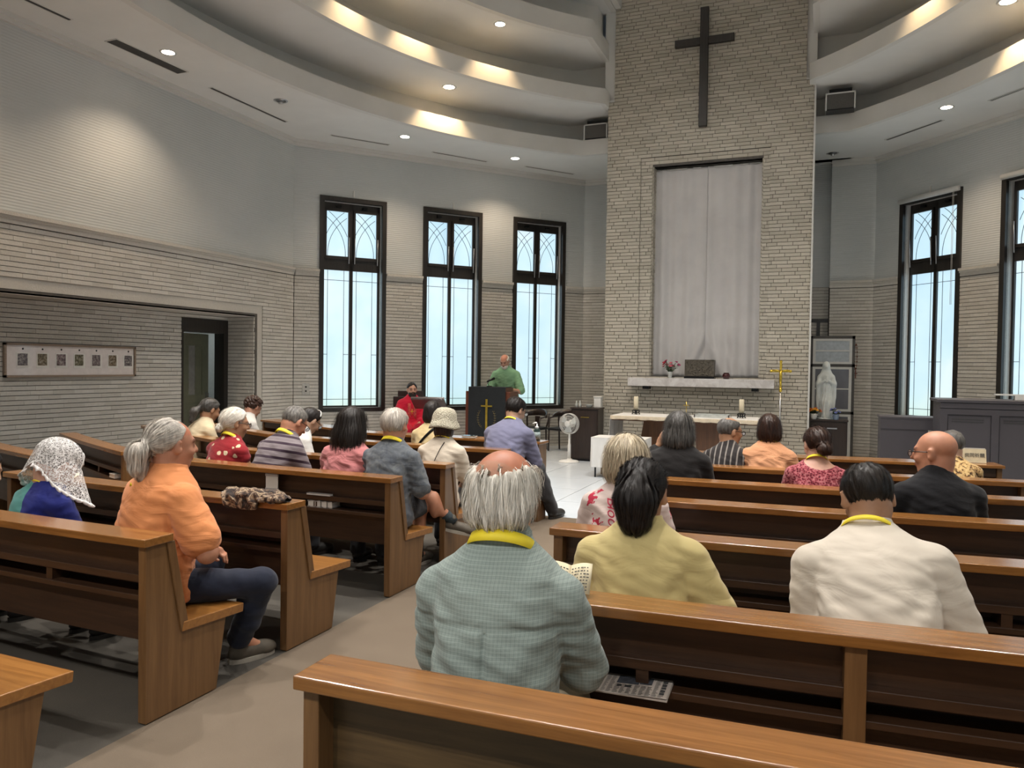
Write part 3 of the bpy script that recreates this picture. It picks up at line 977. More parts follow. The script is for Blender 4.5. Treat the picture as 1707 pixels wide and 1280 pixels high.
M['bronze'] = plain('relief_metal', (.12, .105, .085), .45, .75, vary=.35, scale=30, bump=.3)
root = empty('tabernacle', (-1.80, TY - .10, SH), 0, 'dark bronze relief box on the marble shelf', 'box')
mb = MB(); mb.box(-.225, .225, -.10, .12, .035, .30); mb.build('box_body', M['bronze'], root, bevel=.006)
mb = MB(); mb.box(-.235, .235, -.11, .13, 0, .035); mb.build('base', M['black_metal'], root)
mb = MB(); r2 = random.Random(3)
for i in range(70):
    x, z = r2.uniform(-.19, .19), r2.uniform(.06, .27)
    mb.sphere((x, -.10, z), (r2.uniform(.008, .025), .008, r2.uniform(.006, .018)), 6, 4, Matrix.Rotation(.7, 3, 'Y'))
for a, b, c, d in ((-.225, -.205, .035, .30), (.195, .225, .035, .30), (-.225, .225, .285, .30)): mb.box(a, b, -.108, -.10, c, d)
mb.build('relief', M['bronze'], root)
M['red_lacquer'] = plain('red_lacquer', (.05, .006, .008), .15, 0, .8)
root = empty('votive_pot', (-1.39, TY - .12, SH), 0, 'small dark red glossy pot beside the bronze box', 'pot')
mb = MB(); mb.lathe([(.035, 0), (.055, .015), (.06, .045), (.052, .08), (.04, .09), (.03, .088)], 20); mb.build('body', M['red_lacquer'], root)
mb = MB(); mb.lathe([(.04, .09), (.044, .095), (.04, .10), (.028, .10)], 20); mb.build('rim', M['red_lacquer'], root)

M['leaf'] = plain('leaf_green', (.035, .075, .025), .5, vary=.4, scale=40)
M['clear_glass'] = plain('vase_glass', (.55, .58, .56), .08, 0, .5)
def petal_mb(mb, c, d, s, n=6):
    d = Vector(d).normalized(); a = d.orthogonal().normalized(); b = d.cross(a)
    for k in range(n):
        an = 2 * math.pi * k / n
        u = a * math.cos(an) + b * math.sin(an); w = a * math.cos(an + 1.57) + b * math.sin(an + 1.57)
        p = Vector(c)
        mb.add([p, p + u * s * .6 + w * s * .35 + d * s * .25, p + u * s + d * s * .45, p + u * s * .6 - w * s * .35 + d * s * .25], [(0, 1, 2, 3)], True)
def bouquet(name, loc, label, cols, vase_h, vase_r, vase_mat, spread, height, nfl, nlf, fs, seed, tall=True):
    r3 = random.Random(seed)
    root = empty(name, loc, 0, label, 'flowers')
    mb = MB(); mb.lathe([(vase_r * .7, 0), (vase_r * .75, .004), (vase_r, vase_h * .9), (vase_r * 1.08, vase_h), (vase_r * .95, vase_h), (vase_r * .85, vase_h * .85)], 18)
    mb.build('vase', vase_mat, root)
    stems = MB(); leaves = MB()
    fl = [MB() for _ in cols]
    for i in range(nfl + nlf):
        a = r3.uniform(0, 6.28); q = r3.uniform(.15, 1) ** .7
        tip = Vector((math.cos(a) * spread * q, math.sin(a) * spread * q * .6, vase_h + height * r3.uniform(.35, 1.0) * (1 - .45 * q if not tall else 1 - .2 * q)))
        b0 = Vector((math.cos(a) * .01, math.sin(a) * .01, vase_h * .6))
        mid = (b0 + tip) / 2 + Vector((0, 0, height * .15))
        stems.tube([b0, mid, tip], .0022, 4)
        d = (tip - b0).normalized()
        if i < nfl:
            k = i % len(cols)
            for lay in range(2): petal_mb(fl[k], tip - d * lay * .004, d + Vector((r3.uniform(-.3, .3), -.4, r3.uniform(0, .3))), fs * (1 - .3 * lay), 7)
            fl[k].sphere(tip + d * fs * .12, fs * .25, 6, 4)
        for _ in range(3):
            p = b0.lerp(tip, r3.uniform(.4, .98)); e = Vector((r3.uniform(-1, 1), r3.uniform(-1, 1), r3.uniform(-.2, .8))).normalized()
            s_ = r3.uniform(.025, .045); w = e.cross(Vector((0, 0, 1))).normalized() * s_ * .28
            leaves.add([p, p + e * s_ * .5 + w, p + e * s_, p + e * s_ * .5 - w], [(0, 1, 2, 3)], True)
    stems.build('stems', M['leaf'], root)
    lf = leaves.build('leaves', M['leaf'], root); lf['kind'] = 'stuff'
    for k, c in enumerate(cols):
        o = fl[k].build('blossoms', plain('blossom_%s_%d' % (name, k), c, .6, vary=.25, scale=60), root); o['kind'] = 'stuff'
    return root
bouquet('flower_vase', (-2.28, TY - .08, SH), 'red and pink flowers in a glass vase on the marble shelf', [(.42, .02, .04), (.50, .10, .14), (.30, .02, .10)], .10, .04, M['clear_glass'], .15, .20, 16, 14, .032, 5)

# altar
M['altar_wood'] = wood('altar_wood', (.085, .032, .014), (.17, .075, .030), .4, .3, 'z')
M['linen'] = plain('white_linen', (.72, .71, .69), .85, vary=.04, scale=8)
M['lace_edge'] = plain('cream_lace', (.62, .53, .40), .85, vary=.15, scale=120)
AX0, AX1, AY0, AY1, AZ = -2.90, -.80, 11.22, 12.02, .84
root = empty('altar', ((AX0 + AX1) / 2, (AY0 + AY1) / 2, 0), 0, 'wooden altar table with two broad legs under a white cloth', 'altar')
cxa, cya = (AX0 + AX1) / 2, (AY0 + AY1) / 2
mb = MB(); mb.box(AX0 - cxa, AX1 - cxa, AY0 - cya, AY1 - cya, AZ - .07, AZ - .004); mb.build('table_top', M['altar_wood'], root, bevel=.004)
for sx in (-1, 1):
    mb = MB(); mb.prism([(sx * .22, 0), (sx * .72, 0), (sx * .60, AZ - .07), (sx * .14, AZ - .07)][::sx], -.22, .22, 'y'); mb.build('leg', M['altar_wood'], root)
mb = MB(); mb.box(-.7, .7, -.25, .25, 0, .05); mb.build('base', M['altar_wood'], root)
# cloth: top sheet, front fall, side falls
hx, hy = (AX1 - AX0) / 2 + .012, (AY1 - AY0) / 2 + .012
root = empty('altar_cloth', (cxa, cya, AZ), 0, 'white altar cloth hanging far down at both ends', 'cloth')
mb = MB(); n = 60
mb.box(-hx, hx, -hy, hy, -.003, .003); mb.build('top_sheet', M['linen'], root)
for sx in (-1, 1):
    P = []
    for j in range(24):
        v = j / 23
        P.append([(sx * (hx + .004 + .035 * v * (1 + math.sin(u * 19 + sx)) + .015 * v), -hy + 2 * hy * u + .06 * v * (1 - 2 * u) * -.6, .0 - .56 * v) for u in np.linspace(0, 1, 40)])
    mb = MB(); mb.grid(P, True, flip=(sx == 1)); o = mb.build('side_fall', M['linen'], root); o.modifiers.new('thick', 'SOLIDIFY').thickness = .003
P = [[(-hx + 2 * hx * u, -hy - .004 - .008 * v * (1 + math.sin(u * 90)), .002 - (.055 + .003 * math.sin(u * 61)) * v) for u in np.linspace(0, 1, 120)] for v in np.linspace(0, 1, 6)]
mb = MB(); mb.grid(P); o = mb.build('front_edge', M['lace_edge'], root); o.modifiers.new('thick', 'SOLIDIFY').thickness = .003

M['wax'] = plain('candle_wax', (.78, .70, .52), .5, vary=.05)
M['brass'] = plain('brass', (.62, .46, .12), .28, 1.0, vary=.12)
M['gold'] = plain('gilt', (.72, .52, .08), .32, .9, vary=.12)
for px, lb in ((-2.63, 'thick cream candle on a black stand, left end of altar'), (-1.07, 'thick cream candle on a black stand, right end of altar')):
    root = empty('altar_candle', (px, 11.66, AZ + .003), 0, lb, 'candle', 'candles on the altar')
    mb = MB(); mb.lathe([(.036, .07), (.036, .265), (.030, .275), (.012, .27)], 20); mb.build('candle', M['wax'], root)
    mb = MB(); mb.tube([(0, 0, .268), (.002, 0, .285)], .002, 5); mb.build('wick', M['black_metal'], root)
    mb = MB(); mb.lathe([(.055, .055), (.058, .07), (.03, .072), (.03, .055)], 18); mb.lathe([(.05, .02), (.054, .03), (.03, .03), (.03, .02)], 18)
    for k in range(4):
        a = k * math.pi / 2 + .4; c, s_ = math.cos(a), math.sin(a)
        mb.tube([(.06 * c, .06 * s_, 0), (.045 * c, .045 * s_, .03), (.056 * c, .056 * s_, .06)], .008, 6)
    mb.build('stand', M['black_metal'], root)
def crucifix(mb, base_z, h, w, r, y=0):
    mb.tube([(0, y, base_z), (0, y, base_z + h)], r, 6); mb.tube([(-w, y, base_z + h * .72), (w, y, base_z + h * .72)], r, 6)
root = empty('altar_crucifix', (-1.86, 11.62, AZ + .003), 0, 'small brass standing cross in the middle of the altar', 'cross')
mb = MB(); crucifix(mb, .02, .20, .045, .006); mb.build('cross', M['brass'], root)
mb = MB(); mb.lathe([(.04, 0), (.04, .006), (.012, .02), (.006, .03)], 16); mb.build('foot', M['brass'], root)
M['paper'] = plain('paper', (.72, .70, .66), .8, vary=.04)
M['cream_paper'] = plain('cream_paper', (.66, .58, .40), .8, vary=.10)
M['plastic_white'] = plain('white_plastic', (.75, .75, .73), .35, vary=.02)
root = empty('missal_tray', (-1.47, 11.6, AZ + .003), 0, 'flat silvery glass tray lying on the altar cloth', 'tray')
mb = MB(); mb.box(-.24, .24, -.15, .15, 0, .012); mb.build('plate', M['clear_glass'], root)
mb = MB()
for a, b, c, d in ((-.25, .25, -.16, -.145), (-.25, .25, .145, .16), (-.25, -.235, -.16, .16), (.235, .25, -.16, .16)): mb.box(a, b, c, d, 0, .045)
mb.build('rim', M['clear_glass'], root)

root = empty('processional_cross', (-.575, 12.42, 0), 0, 'tall gilt crucifix on a steel pole right of the altar', 'cross')
mb = MB(); mb.tube([(0, 0, .02), (0, 0, 1.30)], .011, 10); mb.build('pole', M['steel'], root)
mb = MB(); mb.lathe([(.14, 0), (.14, .012), (.03, .03), (.012, .06)], 24); mb.build('base', M['brass'], root)
mb = MB(); mb.box(-.016, .016, -.008, .008, 1.28, 1.68); mb.box(-.14, .14, -.008, .008, 1.52, 1.55)
for p in ((0, 0, 1.68), (-.14, 0, 1.535), (.14, 0, 1.535)): mb.sphere(p, .022, 8, 6)
mb.lathe([(.02, 1.22), (.024, 1.25), (.014, 1.29)], 10)
mb.build('cross', M['gold'], root)
mb = MB(); mb.sphere((0, -.022, 1.565), .02, 8, 6); mb.tube([(0, -.02, 1.545), (0, -.018, 1.46), (0, -.02, 1.38), (0, -.022, 1.31)], [.018, .022, .017, .009], 8)
mb.tube([(0, -.02, 1.535), (.06, -.02, 1.55), (.12, -.018, 1.555)], [.012, .009, .006], 6); mb.tube([(0, -.02, 1.535), (-.06, -.02, 1.55), (-.12, -.018, 1.555)], [.012, .009, .006], 6)
mb.build('figure', M['gold'], root)

# small table with a white cloth
root = empty('credence_table', (-2.62, 10.72, 0), 0, 'small low table with black legs under a white cloth', 'table')
for sx in (-1, 1):
    for sy in (-1, 1):
        mb = MB(); mb.tube([(sx * .33, sy * .17, 0), (sx * .33, sy * .17, .54)], .013, 8); mb.build('leg', M['black_metal'], root)
mb = MB(); mb.box(-.37, .37, -.21, .21, .54, .56); mb.build('table_top', M['altar_wood'], root)
P = []
for v in np.linspace(0, 1, 14):
    row = []
    for a in np.linspace(0, 2 * math.pi, 97):
        sx = max(-1, min(1, math.cos(a) * 1.5)); sy = max(-1, min(1, math.sin(a) * 1.5))
        w = 1 + .03 * v * math.sin(a * 24)
        row.append((sx * .385 * w, sy * .225 * w, .565 - .42 * v))
    P.append(row)
mb = MB(); mb.grid(P, True, flip=True); mb.box(-.385, .385, -.225, .225, .562, .567); mb.build('tablecloth', M['linen'], root)
root = empty('black_book', (-2.50, 10.76, .568), .2, 'black book lying on the small white table', 'book')
mb = MB(); mb.box(-.12, .12, -.08, .08, 0, .005); mb.box(-.12, .12, -.08, .08, .02, .025); mb.box(-.12, -.115, -.08, .08, 0, .025); mb.build('cover', M['black_metal'], root)
mb = MB(); mb.box(-.114, .115, -.075, .075, .005, .02); mb.build('pages', M['paper'], root)

# electric fan
root = empty('electric_fan', (-3.80, 12.0, 0), math.radians(-12), 'white pedestal fan standing left of the altar', 'fan')
mb = MB(); mb.lathe([(.17, 0), (.17, .015), (.14, .03), (.04, .045), (.03, .06)], 30); mb.build('base', M['plastic_white'], root)
mb = MB(); mb.lathe([(.030, .05), (.026, .28), (.018, .30), (.015, .58)], 16); mb.build('stem', M['plastic_white'], root)
FZ = .63
mb = MB(); mb.sphere((0, .07, FZ), (.06, .09, .065), 14, 8); mb.build('motor', M['plastic_white'], root)
M['fan_blade'] = plain('fan_blade', (.60, .64, .64), .3, vary=.03)
mb = MB()
for k in range(3):
    a0 = k * 2 * math.pi / 3
    P = []
    for q in np.linspace(.03, .145, 6):
        P.append([(q * math.cos(a0 + w * .9), -.03 + .035 * (w - .5), FZ + q * math.sin(a0 + w * .9)) for w in np.linspace(0, 1, 6)])
    mb.grid(P)
o = mb.build('blades', M['fan_blade'], root); o.modifiers.new('thick', 'SOLIDIFY').thickness = .003
mb = MB()
for yy, bul in ((-.045, -.035), (.02, .02)):
    for k in range(40):
        a = k * 2 * math.pi / 40
        mb.tube([(q * math.cos(a), yy + bul * (1 - (q / .165) ** 2), FZ + q * math.sin(a)) for q in (.045, .09, .13, .165)], .0014, 4)
for yy in (-.045, -.012, .02): mb.tube([(.165 * math.cos(a), yy, FZ + .165 * math.sin(a)) for a in np.linspace(0, 2 * math.pi, 40, endpoint=False)], .004, 5, True)
for q in (.09, .13): mb.tube([(q * math.cos(a), -.045 - .035 * (1 - (q / .165) ** 2), FZ + q * math.sin(a)) for a in np.linspace(0, 2 * math.pi, 30, endpoint=False)], .0016, 4, True)
mb.build('guard', M['plastic_white'], root)
mb = MB(); M_ = Matrix.Rotation(math.pi / 2, 3, 'X')
mb.sphere((0, -.075, FZ), (.05, .012, .05), 16, 6); mb.build('hub_cap', M['plastic_white'], root)

# dark cabinet by the tower with vessels on it
M['dark_veneer'] = wood('dark_veneer', (.018, .010, .008), (.045, .027, .020), .4, .2, 'z')
root = empty('credence_cabinet', (-3.62, 12.36, 0), 0, 'dark wooden cabinet standing against the left of the tower', 'cabinet')
mb = MB(); mb.box(-.23, .23, -.11, .22, .03, .86); mb.build('body', M['dark_veneer'], root, bevel=.003)
mb = MB(); mb.box(-.245, .245, -.14, .23, .86, .885); mb.build('top', M['dark_veneer'], root, bevel=.003)
mb = MB(); mb.box(-.215, .215, -.128, -.112, .05, .84); d_ = mb.build('door', M['dark_veneer'], root, bevel=.002)
mb = MB(); mb.box(-.06, .08, -.14, -.129, .72, .735); mb.build('handle', M['brass'], d_)
mb = MB(); mb.box(-.21, .21, -.09, .2, 0, .03); mb.build('plinth', M['black_metal'], root)
ct = .886
for i, (dx, lb) in enumerate(((-.165, 'small clear glass cruet on the dark cabinet, left one'), (-.105, 'small clear glass cruet on the dark cabinet, right one'))):
    root = empty('glass_cruet', (-3.62 + dx, 12.32, ct), 0, lb, 'glass', 'cruets on the dark cabinet')
    mb = MB(); mb.lathe([(.016, 0), (.022, .004), (.024, .05), (.012, .075), (.014, .10), (.010, .10)], 14); mb.build('bottle', M['clear_glass'], root)
    mb = MB(); mb.sphere((0, 0, .105), .01, 8, 6); mb.build('stopper', M['clear_glass'], root)
root = empty('silver_bowl', (-3.56, 12.30, ct), 0, 'shallow bright glass bowl in front of the white box', 'bowl')
mb = MB(); mb.lathe([(.03, 0), (.04, .004), (.065, .05), (.07, .055), (.06, .05), (.03, .012)], 20); mb.build('bowl', M['clear_glass'], root)
mb = MB(); mb.lathe([(.028, .012), (.055, .045), (.02, .048)], 16); mb.build('folded_linen', M['paper'], root)
root = empty('white_canister', (-3.44, 12.42, ct), 0, 'white square canister with lid on the dark cabinet', 'canister')
mb = MB(); mb.box(-.06, .06, -.06, .06, 0, .165); mb.build('body', M['plastic_white'], root, bevel=.008)
mb = MB(); mb.box(-.068, .068, -.068, .068, .165, .188); mb.build('lid', M['plastic_white'], root, bevel=.006)

# two dark chairs under the windows
M['chair_wood'] = wood('chair_wood', (.016, .009, .008), (.045, .024, .018), .35, .4, 'z')
M['chair_seat'] = plain('chair_seat', (.012, .012, .014), .45)
def armchair(loc, rz, label):
    root = empty('bentwood_chair', (*loc, 0), rz, label, 'chair', 'dark chairs below the windows')
    for sx in (-1, 1):
        mb = MB(); mb.tube([(sx * .22, -.20, 0), (sx * .21, -.20, .40)], .018, 8); mb.build('leg', M['chair_wood'], root)
        mb = MB(); mb.tube([(sx * .20, .22, 0), (sx * .20, .20, .40), (sx * .23, .24, .55), (sx * .235, .25, .68)], .017, 8); mb.build('leg', M['chair_wood'], root)
    mb = MB(); mb.box(-.23, .23, -.23, .22, .38, .43); mb.build('seat', M['chair_seat'], root, bevel=.015)
    pts = [(.25 * math.cos(a), .05 + .21 * math.sin(a), .70 + .06 * math.sin(a)) for a in np.linspace(-.2, math.pi + .2, 15)]
    mb = MB()
    P = []
    for a in np.linspace(0, math.pi, 17):
        P.append([(.25 * math.cos(a), .06 + .21 * math.sin(a), .60 + .03 * math.sin(a) + (.05 + .08 * math.sin(a)) * v) for v in (0, .5, 1)])
    mb.grid(P); o = mb.build('backrest', M['chair_wood'], root); o.modifiers.new('thick', 'SOLIDIFY').thickness = .025
    mb = MB(); mb.box(-.05, .05, .225, .245, .43, .62); mb.build('back_splat', M['chair_wood'], root)
    for sx in (-1, 1):
        mb = MB(); mb.tube([(sx * .245, .06, .62), (sx * .24, -.12, .60), (sx * .225, -.19, .40)], .015, 8); mb.build('arm', M['chair_wood'], root)
armchair((-4.42, 13.62), math.radians(-8), 'dark bentwood chair nearest the fan, below the third window')
armchair((-5.0, 13.45), math.radians(-8), 'dark bentwood chair half hidden by the man in lavender')

# lectern with black cloth
M['lectern_wood'] = wood('lectern_wood', (.10, .028, .014), (.20, .062, .030), .35, .4, 'z')
M['black_cloth'] = plain('black_cloth', (.012, .016, .020), .9, vary=.15)
LX, LY = -5.27, 12.0
root = empty('lectern', (LX, LY, 0), math.radians(4), 'wooden lectern hung with a black cloth bearing a gold cross', 'lectern')
mb = MB(); mb.box(-.40, .40, 0, .46, .0, 1.12); mb.build('body', M['lectern_wood'], root, bevel=.006)
mb = MB(); mb.box(-.33, .33, -.03, .40, 1.12, 1.19); mb.build('desk_top', M['lectern_wood'], root, bevel=.004)
P = [[(x, -.035 - .004 * math.sin(x * 30) * v, 1.195 - 1.0 * v) for x in np.linspace(-.335, .335, 30)] for v in np.linspace(0, 1, 12)]
mb = MB(); mb.grid(P); mb.box(-.335, .335, -.035, .30, 1.191, 1.197); mb.build('antependium', M['black_cloth'], root)
mb = MB(); mb.box(-.018, .018, -.052, -.042, .42, .99); mb.box(-.10, .10, -.052, -.042, .86, .885); mb.build('gold_cross', M['gold'], root)
mb = MB()
for sx in (-1, 1):
    pts = [(sx * (.04 + .115 * math.sin(a)), -.048, .66 - .17 * math.cos(a)) for a in np.linspace(.35, 2.3, 9)]
    mb.tube(pts, .0014, 5)
    for i, p in enumerate(pts[1:]):
        for q in (-1, 1): mb.sphere((p[0] + sx * .012 * q, p[1], p[2] + .012), (.004, .002, .009), 6, 4, Matrix.Rotation(sx * q * .7, 3, 'Y'))
mb.build('wreath_embroidery', plain('old_gold_thread', (.28, .22, .08), .5, .4), root)
root = empty('microphone', (LX - .02, LY + .12, 1.198), 0, 'black gooseneck microphone on the lectern', 'microphone')
mb = MB(); mb.lathe([(.05, 0), (.05, .012), (.015, .02)], 16); mb.build('base', M['black_metal'], root)
mb = MB(); mb.tube([(0, 0, .01), (-.03, -.01, .06), (-.01, .03, .11)], .006, 6); mb.build('gooseneck', M['black_metal'], root)
mb = MB(); mb.tube([(-.05, .0, .085), (-.01, .03, .11), (.06, .08, .145)], [.012, .018, .024], 10); mb.build('head', M['black_metal'], root)

# high-backed chair for the celebrant and a music stand
root = empty('celebrant_chair', (-6.56, 11.66, 0), math.radians(32), 'tall dark wooden chair behind the man in red vestment', 'chair')
mb = MB(); mb.box(-.30, .30, .22, .27, .0, 1.0); mb.box(-.22, .22, .22, .27, 1.0, 1.10); mb.build('backrest', M['chair_wood'], root, bevel=.006)
mb = MB(); mb.box(-.30, .30, -.28, .22, .34, .40); mb.build('seat', M['chair_wood'], root, bevel=.006)
for sx in (-1, 1):
    mb = MB(); mb.box(sx * .30 - .03, sx * .30 + .03, -.28, .22, .60, .64); mb.build('arm', M['chair_wood'], root)
    for yy in (-.26, .2):
        mb = MB(); mb.box(sx * .28 - .025, sx * .28 + .025, yy - .025, yy + .025, 0, .60); mb.build('leg', M['chair_wood'], root)
M['stand_wood'] = wood('stand_wood', (.022, .010, .010), (.06, .026, .022), .4, .3)
root = empty('book_stand', (-5.88, 11.05, 0), math.radians(16), 'dark wooden book stand beside the man in red vestment', 'stand')
mb = MB(); mb.lathe([(.18, 0), (.18, .02), (.03, .04), (.02, .86)], 16); mb.build('post', M['stand_wood'], root)
Mx = Matrix.Translation((0, 0, .93)) @ Matrix.Rotation(math.radians(-28), 4, 'X')
mb = MB(); mb.box(-.27, .27, -.18, .18, -.012, .012, Mx); mb.build('desk', M['stand_wood'], root)
mb = MB(); mb.box(-.27, .27, -.19, -.17, .0, .03, Mx); mb.build('lip', M['stand_wood'], root)

# statue corner
root = empty('display_cabinet', (.17, 14.50, 0), 0, 'grey cabinet with white-rimmed glass doors behind the statue', 'cabinet')
M['cab_grey'] = plain('cabinet_grey', (.075, .07, .065), .4)
t = NT('frosted_panel'); vec = t.coords('Object'); t.color(t.ramp(t.noise(vec, 2.0, 2), [(.3, (.11, .11, .13)), (.7, (.19, .195, .22))])); t.inp('Roughness', .18); M['dull_glass'] = t.m
M['bright_glass'] = plain('light_panel', (.42, .46, .50), .2)
mb = MB()
for a, b in ((-.36, -.315), (.315, .36)): mb.box(a, b, 0, .28, 0, 2.16)
for a, b in ((0, .06), (.80, .85), (1.62, 1.67), (2.11, 2.16)): mb.box(-.36, .36, 0, .28, a, b)
mb.box(-.315, .315, .24, .28, 0, 2.16); mb.build('carcass', M['cab_grey'], root)
for z0, z1, mt in ((.06, .80, 'dull_glass'), (.85, 1.62, 'dull_glass'), (1.67, 2.11, 'bright_glass')):
    mb = MB()
    for a, b, c, d in ((-.315, -.27, z0, z1), (.27, .315, z0, z1), (-.27, .27, z0, z0 + .04), (-.27, .27, z1 - .04, z1)): mb.box(a, b, -.012, .012, c, d)
    dr = mb.build('door', M['white_paint'], root)
    mb = MB(); mb.box(-.27, .27, -.004, .004, z0 + .04, z1 - .04); mb.build('pane', M[mt], dr)
for z in (1.24, 1.90):
    mb = MB(); mb.box(-.27, .27, -.014, .02, z - .012, z + .012); mb.build('shelf_edge', M['white_paint'], root)
root = empty('rosary', (.545, 14.52, 1.55), 0, 'brown string of wooden beads hanging beside the grey cabinet', 'rosary')
mb = MB(); mb.tube([(.02 * math.cos(a), 0, .25 + .216 * math.sin(a)) for a in np.linspace(0, 2 * math.pi, 24, endpoint=False)], .003, 5, True); mb.build('cord', M['lectern_wood'], root)
mb = MB(); mb.sphere((0, 0, 0), .012, 8, 5); bead = mb.mesh('bead', M['lectern_wood'])
for k in range(16):
    a = k * 2 * math.pi / 16; o = bpy.data.objects.new('bead', bead); o.location = (.02 * math.cos(a), 0, .25 + .216 * math.sin(a)); link(o, root)
mb = MB(); mb.box(-.01, .01, -.006, .006, -.12, .02); mb.box(-.03, .03, -.006, .006, -.05, -.03); mb.build('cross', M['lectern_wood'], root)
root = empty('statue_cabinet', (.13, 13.52, 0), 0, 'dark wooden cabinet carrying the white statue', 'cabinet')
mb = MB(); mb.box(-.27, .27, -.18, .22, .03, .74); mb.build('body', M['dark_veneer'], root, bevel=.003)
mb = MB(); mb.box(-.285, .285, -.2, .23, .74, .765); mb.build('top', M['dark_veneer'], root, bevel=.003)
mb = MB(); mb.box(-.25, .25, -.198, -.182, .05, .72); d_ = mb.build('door', M['dark_veneer'], root)
mb = MB(); mb.box(-.03, .12, -.212, -.199, .62, .64); mb.build('handle', M['steel'], d_)
mb = MB(); mb.box(-.25, .25, -.15, .2, 0, .03); mb.build('plinth', M['black_metal'], root)

M['bisque'] = plain('white_bisque', (.60, .64, .64), .6, vary=.05)
bouquet('potted_flowers', (-.10, 13.38, .766), 'yellow and orange flowers in a white pot below the statue', [(.75, .35, .02), (.55, .12, .02)], .09, .055, M['plastic_white'], .10, .10, 14, 8, .035, 11, False)
bouquet('potted_flowers', (.23, 13.38, .766), 'blue and white flowers in a blue pot below the statue', [(.10, .13, .35), (.6, .62, .7)], .09, .05, plain('blue_pot', (.25, .32, .45), .3), .09, .12, 14, 8, .03, 12, False)

# piano and low screen
M['piano'] = plain('dull_violet_paint', (.058, .052, .059), .45, vary=.06, scale=3)
root = empty('upright_piano', (1.20, 9.45, 0), 0, 'upright piano with grey panelled back at the right edge', 'piano')
mb = MB(); mb.box(0, 1.55, 0, .55, .0, 1.23); mb.build('case', M['piano'], root, bevel=.004)
mb = MB(); mb.box(-.035, 1.58, -.03, .58, 1.23, 1.262); mb.build('lid', M['piano'], root, bevel=.006)
mb = MB()
for a, b in ((0, .07), (.48, .55), (1.0, 1.07), (1.48, 1.55)): mb.box(a, b, -.022, 0, .05, 1.10)
mb.box(0, 1.55, -.022, 0, 1.10, 1.16); mb.box(0, 1.55, -.018, 0, 1.168, 1.225); mb.box(0, 1.55, -.022, 0, 0, .05)
mb.build('back_posts', M['piano'], root)
for a, b in ((.07, .48), (.55, 1.0), (1.07, 1.48)):
    mb = MB(); mb.box(a + .006, b - .006, -.010, -.002, .056, 1.094); p_ = mb.build('back_board', M['piano'], root)
    mb = MB()
    for z in (1.02, 1.045): mb.box(a + .04, b - .07, -.013, -.010, z, z + .008)
    mb.build('vent_slit', M['slot_dark'], p_)
root = empty('piano_lamp', (1.92, 9.75, 1.264), 0, 'low white reading lamp lying on the piano lid', 'lamp')
mb = MB(); mb.box(-.16, .5, -.05, .05, .045, .06); mb.build('lamp_bar', M['plastic_white'], root)
mb = MB(); mb.box(.02, .14, -.05, .05, 0, .045); mb.build('foot', M['plastic_white'], root)
root = empty('music_cabinet', (.66, 10.05, 0), 0, 'plain dark low cabinet back left of the piano', 'cabinet')
mb = MB(); mb.box(0, .50, 0, .4, 0, 1.0); mb.build('body', M['piano'], root, bevel=.003)
mb = MB(); mb.box(-.01, .59, -.012, .41, 1.0, 1.025); mb.build('top', M['piano'], root, bevel=.003)
mb = MB(); mb.box(0, .58, -.008, 0, .88, 1.0); mb.build('rail', M['piano'], root)

# ---------------------------------------------------------------- left wall: door, pictures, sockets
M['door_green'] = plain('dark_olive_paint', (.10, .105, .070), .4, vary=.08)
mb = MB()
fbox(mb, fr_left, DOOR0, DOOR1, -INX - .16, -INX + .03, DOORZ - .21, DOORZ)
for a, b in ((DOOR0, DOOR0 + .03), (DOOR1 - .09, DOOR1)): fbox(mb, fr_left, a, b, -INX - .16, -INX + .03, 0, DOORZ - .21)
dd = struct('door_1', mb, M['dark_frame'])
hinge = Vector((-8.2 - INX - .08, DOOR0 + YB + .035, 0))
Mx = Matrix.Translation(hinge) @ Matrix.Rotation(math.radians(100), 4, 'Z')
def dbox(mb, a, b, c, d, e, f): mb.box(a, b, c, d, e, f, Mx)
mb = MB()
for a, b, e, f in ((0, .14, .01, 1.985), (.56, .72, .01, 1.985), (.14, .56, 1.80, 1.985), (.14, .56, .01, .25), (.14, .56, .93, 1.05)): dbox(mb, a, b, -.02, .02, e, f)
lf = struct('door_leaf', mb, M['door_green'], dd)
mb = MB(); dbox(mb, .14, .56, -.010, .010, .25, .93); mb.build('lower_panel', M['door_green'], lf)
mb = MB(); dbox(mb, .14, .24, -.010, .010, 1.05, 1.80); dbox(mb, .40, .56, -.010, .010, 1.05, 1.80); mb.build('upper_panel', M['door_green'], lf)
mb = MB(); dbox(mb, .24, .40, -.004, .004, 1.05, 1.80); mb.build('glass_strip', plain('grey_glass', (.16, .16, .15), .15), lf)
mb = MB(); dbox(mb, .64, .66, -.07, .07, .95, 1.08); mb.build('handle', M['steel'], lf)
# lobby beyond the door
mb = MB(); mb.box(-10.6, -10.5, 8.0, 11.0, -.02, 2.6); mb.box(-10.6, -8.85, 10.9, 11.0, -.02, 2.6); mb.box(-10.6, -8.85, 8.0, 8.1, -.02, 2.6); mb.box(-10.6, -8.78, 8.0, 11.0, 2.6, 2.7)
mb.box(-10.6, -8.78, 8.0, 11.0, -.1, -.02)
struct('wall_lobby', mb, M['white_paint'])
mb = MB(); mb.box(-9.9, -9.6, 9.6, 10.2, 2.585, 2.6)
tag(mb.build('lobby_light', emit('lobby_light', (.9, 1, 1), 9.0)), 'square ceiling light in the lobby beyond the open door', 'lamp')

